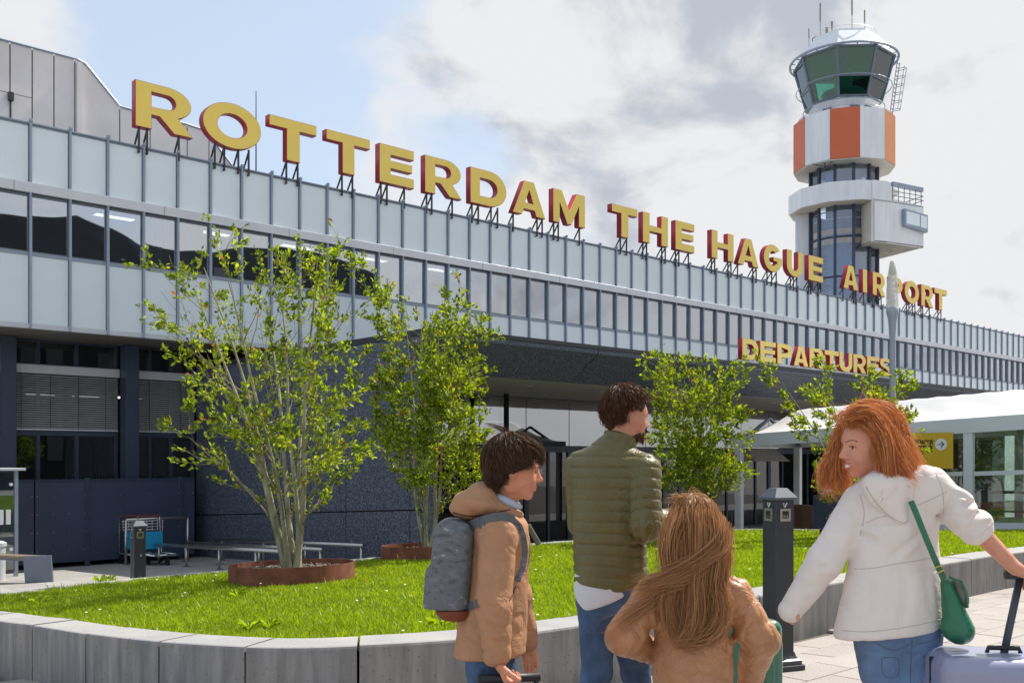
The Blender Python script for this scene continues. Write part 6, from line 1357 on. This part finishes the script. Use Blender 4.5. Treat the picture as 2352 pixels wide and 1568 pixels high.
f = Fld(Wp(955,1445,Y0)-np.array([0,.22,0]), Wp(1110,1360,Y0)+np.array([0,.22,0]), .006); rbox(f, Wp(1046,1368,Y0), .072, .140, .085, .055, tilt); f.clip(Wp(1040,1391,Y0), (0,0,1), .004); put('bag_base', f.mesh('bag_base', pm('rust_suede', (.20,.045,.02), .7, 0, .2, 8), bl0), bp)
strapg([JB, HB], [(1068,1222),(1085,1208),(1115,1197),(1150,1190),(1178,1197)], 'strap', pm('strap_grey', (.10,.11,.12), .7), bp, w=.045, h=.012, off=.004)
strapg([JB], [(1176,1196),(1190,1212),(1199,1240),(1202,1270),(1197,1300),(1186,1330)], 'strap', CM, bp, w=.034, h=.010, off=.002)
strapg([JB], [(1066,1395),(1080,1392),(1095,1386)], 'strap', pm('strap_grey', (.10,.11,.12), .7), bp, w=.028, h=.010, off=.002)
seam([bp.children[0]], [(985,1302),(1010,1296),(1040,1297),(1080,1300)], 'bag_zip', M['black'], bp, r=.003)
pk = [Wp(1212,1205,Y0+.0), Wp(1238,1250,Y0+.0)]; G().bar(Vector(pk[0]-bl0), Vector(pk[1]-bl0), .028, .022).obj('chest_buckle', pm('strap_olive', (.10,.11,.075), .6), bp, bevel=.004)
# cabin case the boy pulls
def suitcase(label, c, hx, hy, hz, mat, rz, tilt_, hlen, hdx=0.0, top=None):
    o = thing('suitcase', label, 'suitcase', tuple(c), rz); o.rotation_euler = (tilt_, 0, rz); f = Fld((-hx-.03,-hy-.03,.03), (hx+.03,hy+.03,2*hz+.12), .007)
    rbox(f, (0,0,hz+.07), hx, hy, hz, .05); f.disp(lambda P: -.003*np.clip(1-np.abs(np.abs(P[...,2]-hz-.07)-(hz-.10))/.006, 0, 1)-.004*np.clip(1-np.abs(P[...,1])/.006, 0, 1)+.0025*np.sign(np.sin(P[...,0]*70))*(np.abs(P[...,2]-hz-.07) < hz-.11)); put('shell', f.mesh('shell', mat, (0,0,0)), o)
    G().box(-hx-.002, hx+.002, -.004, .004, .09, 2*hz+.05).obj('zip', M['black'], o)
    for sx in (-1,1):
        for sy in (-1,1): G().lathe([(.028,-.012),(.028,.012)], n=14).obj('wheel', M['black'], o, loc=(sx*(hx-.05), sy*(hy-.04), .03), rot=(0,R(90),0)); G().box(-.018,.018,-.015,.015,.03,.08).obj('wheel_fork', M['black'], o, loc=(sx*(hx-.05), sy*(hy-.04), 0))
    zt = 2*hz+.065
    for sx in (-.10, .10): G().tube([(sx+hdx,0,zt-.01),(sx+hdx,0,zt+hlen)], .009, 8).obj('handle_rod', M['frame_dark'], o, smooth=True)
    G().tube([(-.115+hdx,0,zt+hlen),(.115+hdx,0,zt+hlen)], .016, 10).obj('grip', M['black'], o, smooth=True)
    G().tube([(-.06,0,zt-.01),(-.05,0,zt+.02),(.05,0,zt+.02),(.06,0,zt-.01)], .009, 8).obj('carry_handle', M['black'], o, smooth=True); return o
g0 = Wp(1182,1556,Y0-.16); suitcase('small black suitcase pulled by the boy at the bottom edge', (float(g0[0])-.02, float(g0[1]), 0), .17, .11, .23, pm('case_black', (.02,.02,.022), .45), R(8), 0, float(g0[2])-.525)

# ---------------------------------------------------------------- the girl
Y0 = 4.0; hd = Head(Wp(1594,1212,Y0), (.10,.99,-.05), .93); fw = vn((.05,1,0))
root = person('girl with long windblown light brown hair and a shiny tan bomber jacket', (float(Wp(1590,1300,Y0)[0]), Y0, 0)); G0 = root
J = joints(neck=Wp(1592,1318,Y0), waist=Wp(1592,1470,Y0), pel=Wp(1592,1575,Y0), f_=fw, shL=Wp(1505,1362,Y0), shR=Wp(1684,1366,Y0), elL=Wp(1436,1462,Y0-.02), wrL=Wp(1500,1500,Y0+.17), elR=Wp(1745,1470,Y0-.03), wrR=Wp(1722,1566,Y0+.10),
 hipL=Wp(1555,1585,Y0), hipR=Wp(1632,1585,Y0), knL=Wp(1550,1735,Y0+.05), knR=Wp(1640,1740,Y0-.0), anL=Wp(1552,1880,Y0-.10), anR=Wp(1645,1890,Y0+.15), toeL=Wp(1550,1910,Y0+.05), toeR=Wp(1650,1910,Y0+.30))
J['anL'][2] = .11; J['toeL'][2] = .02; J['anR'][2] = .08; J['toeR'][2] = .02
body(root, J, .74, hd, skin('skin_girl', (.60,.34,.25), (.9,.8,.75)), child=True, h=.0055, hands=[(J['wrR'], (.0,.15,-1), (-1,0,0), -1, .75, 1.1), (J['wrL'], (.9,.4,-.1), (0,0,-1), 1, .75, .6)]); hd.eyes(root)
legs(root, J, .72, pm('dark_leggings', (.02,.022,.03), .8), seed=23); shoes(root, J, .8, pm('white_trainer', (.6,.6,.6), .6))
SAT = pm('tan_satin', (.50,.24,.11), .36, 0, .15, 7, spec=.6, bump=.08, bscale=45, wr=(12,.5))
f = Fld(Wp(1375,1650,Y0)-np.array([0,.26,0]), Wp(1805,1295,Y0)+np.array([0,.30,0]), .0058)
f.cap(Wp(1592,1390,Y0), Wp(1592,1570,Y0), .145, .165, .04, an=fw, sc=.78, disp=fold(61,.010,6,1.2)); f.cap(J['shL']+np.array([.02,0,.0]), J['shR']+np.array([-.02,0,.0]), .072, .072, .05); f.cap(J['neck']-np.array([0,0,.03]), J['neck']+np.array([0,0,.012]), .062, .056, .03)
f.clip(Wp(1592,1625,Y0), (0,0,-1), .02)
g1 = Fld.__new__(Fld); g1.__dict__.update(f.__dict__); g1.F = np.full(f.n, .2, np.float32)
for q, sd_ in (('L',63),('R',67)): g1.cap(J['sh'+q], J['el'+q], .076, .074, .02, disp=fold(sd_,.011,10,1.1)); g1.cap(J['el'+q], J['wr'+q], .074, .046, .02, disp=fold(sd_+1,.012,13,1.1))
f._mix(tuple(slice(None) for _ in range(3)), g1.F, .016); f.disp(lambda P, n=creases(70,.016,20), n2=creases(71,.007,42), l=linefold(Y0, [(1700,1400,1650,1500,.010,.014),(1730,1420,1690,1450,.008,.012),(1745,1470,1700,1490,.008,.012),(1440,1400,1470,1470,.008,.012),(1480,1380,1500,1480,.006,.012),(1540,1500,1640,1520,.006,.014),(1560,1540,1660,1535,.006,.014)]): n(P)+n2(P)+l(P)); put('jacket', f.mesh('jacket', SAT, root.location), root)
hm = hair_mat('light_brown_hair', (.16,.058,.022), (.64,.35,.16), .34); rng = np.random.default_rng(55)
f = Fld(hd.c-np.array([.25,.2,.5]), hd.c+np.array([.2,.2,.17]), .006); f.ell(hd.p(-.016,0,.034), np.array((.104,.094,.100)), .01, hd.M); f.cap(hd.p(-.055,0,.02), Wp(1592,1330,Y0-.07), .078, .075, .03); f.cap(Wp(1592,1330,Y0-.09), Wp(1585,1455,Y0-.13), .085, .052, .05, an=(0,1,0), sc=.55)
f.clip(hd.p(.05,0,0), hd.v(1,0,-.3), .02); n_ = sines(58,1); f.disp(lambda P: .0015*np.sin(P[...,0]*190+3*np.sin(P[...,2]*14)+P[...,1]*60)); put('hair', f.mesh('hair', hm, root.location), root)
st = scalp_strands(hd, rng, 2600, (-.15,0,.98), lambda ph: 1.55, lambda ph, r_, p: (r_.uniform(.12,.26), np.array([(Wp(1590,1300,Y0)[0]-p[0])*1.6-.12, -.12, -1])+r_.normal(0,.08,3), .30, 7), rad=(.110,.099,.106), cen=(-.014,0,.034), wave=.003, lift=.010, steps=8, start=.85)
GH = [([(1560,1180),(1540,1250),(1545,1330),(1535,1400),(1560,1470)], -.13, 700), ([(1600,1170),(1600,1260),(1595,1350),(1590,1430),(1560,1480)], -.15, 900), ([(1630,1180),(1645,1260),(1640,1340),(1655,1400),(1620,1470)], -.13, 800), ([(1648,1190),(1650,1250),(1600,1290),(1530,1325),(1465,1350)], -.17, 240),
      ([(1652,1200),(1655,1270),(1650,1330),(1640,1390),(1650,1440),(1620,1480)], -.11, 600), ([(1620,1300),(1580,1330),(1500,1345),(1450,1365)], -.16, 120), ([(1660,1380),(1650,1430),(1610,1465),(1545,1475)], -.16, 300), ([(1540,1340),(1500,1380),(1440,1420),(1395,1450)], -.12, 60)]
for gp, dy, n in GH: st += guide_strands(rng, n, [Wp(x, y, Y0+dy*min(1,.7+.1*i)) for i, (x, y) in enumerate(gp)], .020, .017, .012, 14)
for k in range(26): a = Wp(1570+rng.uniform(0,60),1150+rng.uniform(-2,8),Y0-.03); st += guide_strands(rng, 3, [a, a+np.array([-.02,0,.02])+rng.normal(0,.008,3), a+np.array([-.05,0,.022])+rng.normal(0,.014,3), a+np.array([-.075,0,.0])+rng.normal(0,.02,3)], .002, .006, .004, 9)
put('hair_strands', ribbon_mesh(st, rng.uniform(.0006,.0013,len(st)), rng, hm, 'hair_strands', root.location), root)
g0 = Wp(1728,1470,4.75); suitcase('glossy green suitcase rolling in front of the girl', (float(g0[0])-.085, 4.75, 0), .20, .13, .335, pm('case_green', (.025,.15,.095), .28, coat=.4), R(14), 0, .05)

# ---------------------------------------------------------------- the woman
Y0 = 3.60; hd = Head(Wp(1998,1020,Y0), (-.975,-.14,-.17), 1.02, R(-6)); hd.smile = True; fw = vn((-.15,1,0))
root = person('smiling red haired woman in an off white jacket and blue jeans looking left', (float(Wp(2060,1300,Y0)[0]), Y0, 0)); W0 = root
J = joints(neck=Wp(2032,1108,Y0), waist=Wp(2058,1300,Y0), pel=Wp(2068,1420,Y0), f_=fw, shL=Wp(1968,1152,Y0+.03), shR=Wp(2142,1110,Y0-.03), elL=Wp(1893,1290,Y0-.02), wrL=Wp(1832,1376,Y0+.03), elR=Wp(2228,1200,Y0-.06), wrR=Wp(2332,1304,Y0-.13),
 hipL=Wp(2022,1440,Y0), hipR=Wp(2102,1440,Y0), knL=Wp(2040,1680,Y0+.05), knR=Wp(2105,1690,Y0-.02), anL=Wp(2050,1900,Y0-.12), anR=Wp(2110,1930,Y0+.2), toeL=Wp(2045,1980,Y0+.05), toeR=Wp(2100,1980,Y0+.36))
J['anL'][2] = .13; J['toeL'][2] = .02; J['anR'][2] = .09; J['toeR'][2] = .02
sk = skin('skin_woman', (.66,.32,.215), (.92,.80,.74))
gripP = Wp(2343,1326,3.50)
body(root, J, .93, hd, sk, h=.0045, hands=[(J['wrL'], (-.50,.1,-.86), (.86,0,-.45), 1, .62, .6), (J['wrR'], vn(gripP-J['wrR']+np.array([.06,0,-.01])), (.2,.15,-1), -1, .95, 1.25)]); hd.eyes(root, (.09,.06,.03))
legs(root, J, .93, JEANL, seed=43, wide=1.05); JL = root.children[-1]; shoes(root, J, .9, pm('white_sneaker', (.6,.6,.6), .6))
OW = pm('off_white_cotton', (.78,.70,.65), .8, 0, .06, 5, bump=.06, bscale=140, wr=(6,.28))
f = Fld(Wp(1770,1490,Y0)-np.array([0,.26,0]), Wp(2300,1030,Y0)+np.array([0,.26,0]), .0055)
f.cap(Wp(2060,1195,Y0), Wp(2047,1452,Y0), .146, .214, .04, an=fw, sc=.60, disp=fold(81,.004,3)); f.cap(J['shL']+np.array([.03,0,-.02]), J['shR']+np.array([-.03,0,-.012]), .062, .068, .06); f.cap(Wp(2036,1112,Y0), Wp(2060,1200,Y0), .085, .125, .05); f.cap(J['shL']+np.array([.02,0,-.03]), Wp(2040,1120,Y0), .060, .070, .05); f.cap(J['shR']+np.array([-.02,0,-.02]), Wp(2040,1120,Y0), .062, .070, .05)
f.clip(Wp(2050,1450,Y0), vn((.11,0,-1)), .012)
g1 = Fld.__new__(Fld); g1.__dict__.update(f.__dict__); g1.F = np.full(f.n, .2, np.float32)
g1.cap(J['shL']+np.array([.01,0,-.004]), J['elL'], .066, .061, .02, disp=fold(83,.004,6)); g1.cap(J['elL'], J['wrL']+np.array([-.024,0,-.040]), .061, .045, .02, disp=fold(84,.005,9)); g1.cap(J['shR']+np.array([-.01,0,-.004]), J['elR']+vn(J['wrR']-J['elR'])*.05, .066, .060, .02, disp=fold(85,.022,11)); g1.clip(J['elR']+vn(J['wrR']-J['elR'])*.052, J['wrR']-J['elR'], .006); g1.cap(J['elR']+vn(J['wrR']-J['elR'])*.012, J['elR']+vn(J['wrR']-J['elR'])*.030, .060, .060, .004)
f._mix(tuple(slice(None) for _ in range(3)), g1.F, .018); d_ = vn(J['wrR']-J['elR'])
f.clip(J['elR']+d_*.045, d_, .008) if False else None
def wfold(P, n=creases(90,.006,11), n2=creases(91,.004,26)): return n(P)+n2(P)-.005*np.clip(1-np.abs(P[...,2]-(1.285+.12*(P[...,0]-1.40)))/.006,0,1)*(np.abs(P[...,0]-1.40) < .17)-.004*np.clip(1-np.abs(P[...,2]-(1.10+.05*(P[...,0]-1.40)))/.007,0,1)*(np.abs(P[...,0]-1.38) < .17)
f.disp(wfold); f.disp(linefold(Y0, [(2098,1207,2007,1286,.010,.012),(2160,1142,2122,1215,.008,.010),(1965,1215,1990,1240,.012,.010),(2060,1300,2040,1440,.006,.018),(2100,1290,2115,1420,.006,.016),(1985,1300,1965,1430,.005,.016),(1930,1180,1900,1260,.005,.014),(2165,1130,2200,1145,.010,.009),(2170,1155,2215,1150,.011,.009),(2180,1185,2225,1172,.011,.009),(2195,1205,2245,1190,.010,.008),(1895,1290,1860,1300,.007,.012),(1855,1340,1830,1360,.006,.010)])); JW = put('jacket', f.mesh('jacket', OW, root.location), root); sm_w = pm('seam_beige', (.50,.46,.43), .9)
for q in ([(1990,1200),(2012,1190),(2038,1183)], [(2106,1160),(2140,1146),(2175,1128)], [(1962,1306),(2005,1304),(2055,1295),(2110,1286),(2158,1276)], [(1935,1447),(1985,1450),(2050,1444),(2110,1434),(2160,1422)], [(1975,1135),(1985,1180),(1975,1230)], [(2150,1085),(2165,1130),(2168,1180)]): seam([JW], q, 'seam', sm_w, root, r=.0013)
f = Fld(Wp(1940,1240,Y0)-np.array([0,.24,0]), Wp(2150,1060,Y0)+np.array([0,.1,0]), .005); f.ell(Wp(2040,1132,Y0-.095), (.098,.042,.056), .02, np.array(Matrix.Rotation(R(24), 3, 'Y'))); f.cap(Wp(2040,1140,Y0-.100), Wp(2070,1188,Y0-.118), .058, .026, .03, an=(0,1,0), sc=.6); f.ell(Wp(2040,1106,Y0-.05), (.088,.085,.036), .04); f.cap(Wp(2030,1060,Y0), Wp(2032,1120,Y0-.02), .060, .040, .01, sub=True); f.disp(lambda P, n=creases(93,.010,18): n(P)); HW = put('hood', f.mesh('hood', OW, root.location), root); seam([HW], [(1990,1118),(2010,1150),(2040,1182),(2075,1200),(2092,1190)], 'hood_seam', sm_w, root, r=.0018)
hm = hair_mat('red_hair', (.30,.072,.020), (.82,.36,.13), .34); rng = np.random.default_rng(77)
f = Fld(hd.c-np.array([.2,.2,.28]), hd.c+np.array([.27,.2,.2]), .0055); f.ell(hd.p(-.020,0,.036), np.array((.104,.088,.098)), .01, hd.M); f.cap(hd.p(-.055,0,.02), Wp(2070,1090,Y0-.02), .078, .060, .03); f.cap(Wp(2045,1050,Y0-.05), Wp(2045,1105,Y0-.07), .06, .045, .03)
f.clip(hd.p(.040,0,.02), hd.v(1,0,-.50), .02); f.ell(hd.p(.060,.080,-.030), (.080,.070,.080), .01, hd.M, sub=True); f.ell(hd.p(.055,-.075,-.045), (.085,.06,.075), .01, hd.M, sub=True); f.disp(lambda P: .001*np.sin(P[...,0]*150+P[...,2]*110)); put('hair', f.mesh('hair', hm, root.location), root)
def wt(ph, r_, p):
    back = math.cos(ph) > .22
    return (r_.uniform(.08,.16), np.array([.30,-.05,-.95])+r_.normal(0,.15,3), .34, 7) if back else (r_.uniform(.02,.05), np.array([.4,-.3,-.5])+r_.normal(0,.2,3), .3, 4)
st = scalp_strands(hd, rng, 3200, (.25,0,.97), lambda ph: float(np.interp(math.cos(ph), [-1,-.6,-.2,.1,.4,1], [.62,.66,.98,1.3,1.9,2.0])), wt, rad=(.107,.090,.103), cen=(-.016,0,.036), wave=.004, lift=.012, steps=8, start=.85)
WG = [([(1950,950),(1990,945),(2028,980),(2048,1040),(2070,1085),(2092,1108)], -.095, 800, .011, .014), ([(1960,938),(2005,933),(2038,968),(2054,1025),(2076,1075),(2096,1068)], -.02, 600, .011, .015), ([(2005,965),(2032,1010),(2040,1070),(2040,1110),(2018,1152)], -.112, 420, .014, .010), ([(2015,1000),(2032,1060),(2054,1108),(2080,1134)], -.09, 500, .012, .014),
      ([(1985,975),(2018,1010),(2030,1060),(2030,1110),(2020,1140)], -.098, 160, .008, .010), ([(1942,958),(1928,1000),(1918,1050),(1908,1095),(1916,1130)], .10, 210, .010, .020), ([(1940,965),(1930,1030),(1932,1075),(1940,1110),(1932,1130)], .085, 150, .008, .012), ([(1950,945),(1935,948),(1918,958),(1905,962)], -.0, 30, .006, .008), ([(1930,1040),(1905,1060),(1898,1100),(1905,1130)], .11, 140, .014, .016)]
for gp, dy, n, a_, b_ in WG: st += guide_strands(rng, n, [Wp(x, y, Y0+dy) for x, y in gp], a_, b_, .024 if dy > .05 else .010, 14)
put('hair_strands', ribbon_mesh(st, rng.uniform(.0005,.0012,len(st)), rng, hm, 'hair_strands', root.location), root)
g_ = G(); rl = np.array(root.location)
g_.lathe([(max(1e-4,.008*math.sin(math.pi*i/6)), -.008*math.cos(math.pi*i/6)) for i in range(7)], tuple(hd.p(-.012,.086,-.036)-rl), 10, cap=False); g_.obj('earring', pm('pearl', (.8,.75,.68), .2), root, smooth=True)
tg = G(); n = 8
for i in range(n):
    t0, t1 = -1+2*i/n, -1+2*(i+1)/n; P_ = lambda t, z: Vector(hd.p(.1005-.022*t*t, .027*t, z+.012*t*t)-rl); tg.add([P_(t0,-.0680), P_(t1,-.0680), P_(t1,-.0565), P_(t0,-.0565)], [(0,1,2,3)])
tg.obj('teeth', pm('teeth', (.82,.80,.76), .25), root)
lp_ = G(); lp_.tube([Vector(hd.p(.1000-.026*t*t, .031*t, -.0705+.018*t*t)-rl) for t in np.linspace(-1,1,9)], [.0012,.0026,.0034,.0038,.0040,.0038,.0034,.0026,.0012], 6); lp_.tube([Vector(hd.p(.1005-.026*t*t, .031*t, -.0545+.011*t*t)-rl) for t in np.linspace(-1,1,9)], [.0010,.0020,.0028,.0030,.0028,.0030,.0028,.0020,.0010], 6)
lp_.obj('lips', pm('lips', (.55,.16,.14), .35), root, smooth=True)
BW = [c for c in root.children if c.name.startswith('body')][0]; bm_ = pm('brow_auburn', (.11,.04,.015), .8)
seam([BW], [(1942,1016),(1950,1012),(1960,1011),(1970,1014)], 'eyebrow', bm_, root, r=.0013, off=.0004); seam([BW], [(1951,1026),(1957,1024),(1963,1025),(1968,1028)], 'upper_lash_line', pm('lash_dark', (.05,.025,.02), .7), root, r=.0010, off=.0004)
sm_j = pm('denim_thread', (.10,.13,.20), .9)
for q in ([(2000,1470),(2050,1492),(2090,1478)], [(2110,1478),(2140,1470),(2165,1455)], [(2095,1470),(2092,1520),(2090,1600)], [(2122,1505),(2150,1500),(2152,1540),(2126,1546),(2122,1505)], [(2025,1510),(2062,1512),(2060,1552),(2030,1550),(2025,1510)]): seam([JL], q, 'denim_seam', sm_j, root, r=.0016)
fly = []
for _ in range(420):
    a_ = rng.uniform(0,6.28); lx = -.2+.9*math.cos(a_)*.9; lz = .35+math.sin(a_)*.8
    if lx > .2 and lz < .75: continue
    d = vn(hd.M @ np.array([lx, rng.normal(0,.5), lz])); p = hd.c+d*np.array([.11,.10,.12])+np.array([0,0,.02]); w_ = vn(d*.6+np.array([rng.uniform(-.6,.6),0,rng.uniform(-.7,.3)])); L = rng.uniform(.03,.10); pts = [p]
    for i in range(8): w_ = vn(w_+rng.normal(0,.22,3)); pts.append(pts[-1]+w_*L/8)
    fly.append(np.array(pts))
put('hair_flyaways', ribbon_mesh(fly, rng.uniform(.0004,.0008,len(fly)), rng, hm, 'hair_flyaways', root.location), root)
# handbag
hb = thing('handbag', 'green leather crossbody handbag with grey flap hanging at the woman\'s hip', 'handbag', tuple(Wp(2190,1400,Y0-.10))); hl = np.array(hb.location); GL = pm('green_leather', (.015,.155,.075), .38, 0, .2, 6, bump=.15, bscale=90, coat=.2)
f = Fld(Wp(2130,1500,Y0)-np.array([0,.25,0]), Wp(2260,1300,Y0)+np.array([0,.05,0]), .005); f.cap(Wp(2174,1340,Y0-.11), Wp(2203,1445,Y0-.12), .020, .050, .02, an=(0,1,0), sc=1.25); f.cap(Wp(2188,1440,Y0-.12), Wp(2210,1452,Y0-.12), .038, .030, .02); f.clip(Wp(2200,1474,Y0), vn((.35,0,-1)), .01); f.disp(lambda P, n=sines(97,30): .002*n(P)); put('bag_body', f.mesh('bag_body', GL, hl), hb)
f = Fld(Wp(2150,1420,Y0)-np.array([0,.25,0]), Wp(2250,1300,Y0)+np.array([0,.05,0]), .005); f.ell(Wp(2203,1362,Y0-.10), (.022,.055,.056), .01, np.array(Matrix.Rotation(R(-16), 3, 'Y'))); put('bag_flap', f.mesh('bag_flap', pm('grey_suede', (.17,.16,.15), .85), hl), hb)
G().tube([Vector(Wp(x, y, Y0-.155)-hl) for x, y in ((2180,1325),(2208,1335),(2220,1365),(2222,1395))], .005, 6).obj('flap_edge', GL, hb, smooth=True)
sp_ = [(2092,1150,-.150), (2105,1180,-.158), (2125,1230,-.158), (2148,1285,-.155), (2168,1330,-.135)]; g_ = G(); c_ = cat([Vector(Wp(x, y, Y0+d)-hl) for x, y, d in sp_], 5)
for a, b in zip(c_, c_[1:]): g_.bar(a, b, .020, .005, up=(0,-1,0))
g_.obj('strap', GL, hb); g_ = G()
for (x, y) in ((2155,1300),(2160,1312)): g_.bar(Vector(Wp(x-9,y+4,Y0-.165)-hl), Vector(Wp(x+9,y-4,Y0-.165)-hl), .004, .004)
g_.obj('buckle', pm('brass', (.6,.42,.12), .3, .9), hb)
# lilac suitcase
cs = Wp(2312,1497,3.42); o = suitcase('large lilac grey hard suitcase pulled by the woman at the lower right corner', (float(cs[0])-.01, 3.42, 0), .245, .15, (float(cs[2])-.07)/2, pm('case_lilac', (.27,.29,.42), .32, coat=.3), R(-6), 0, 0.02)
for c in list(o.children):
    if c.name.startswith(('handle_rod','grip')): bpy.data.objects.remove(c)
ol = np.array(o.matrix_basis.inverted() @ Vector(tuple(gripP))); top = np.array([.0,.0,float(cs[2])-.01])
G().tube([tuple(top), tuple(ol)], .013, 10).obj('handle_rod', pm('handle_slate', (.055,.07,.09), .4, .3), o, smooth=True)
G().tube([(ol[0]-.05,ol[1],ol[2]+.01),(ol[0]+.08,ol[1],ol[2]+.01)], .017, 10).obj('grip', M['frame_dark'], o, smooth=True)
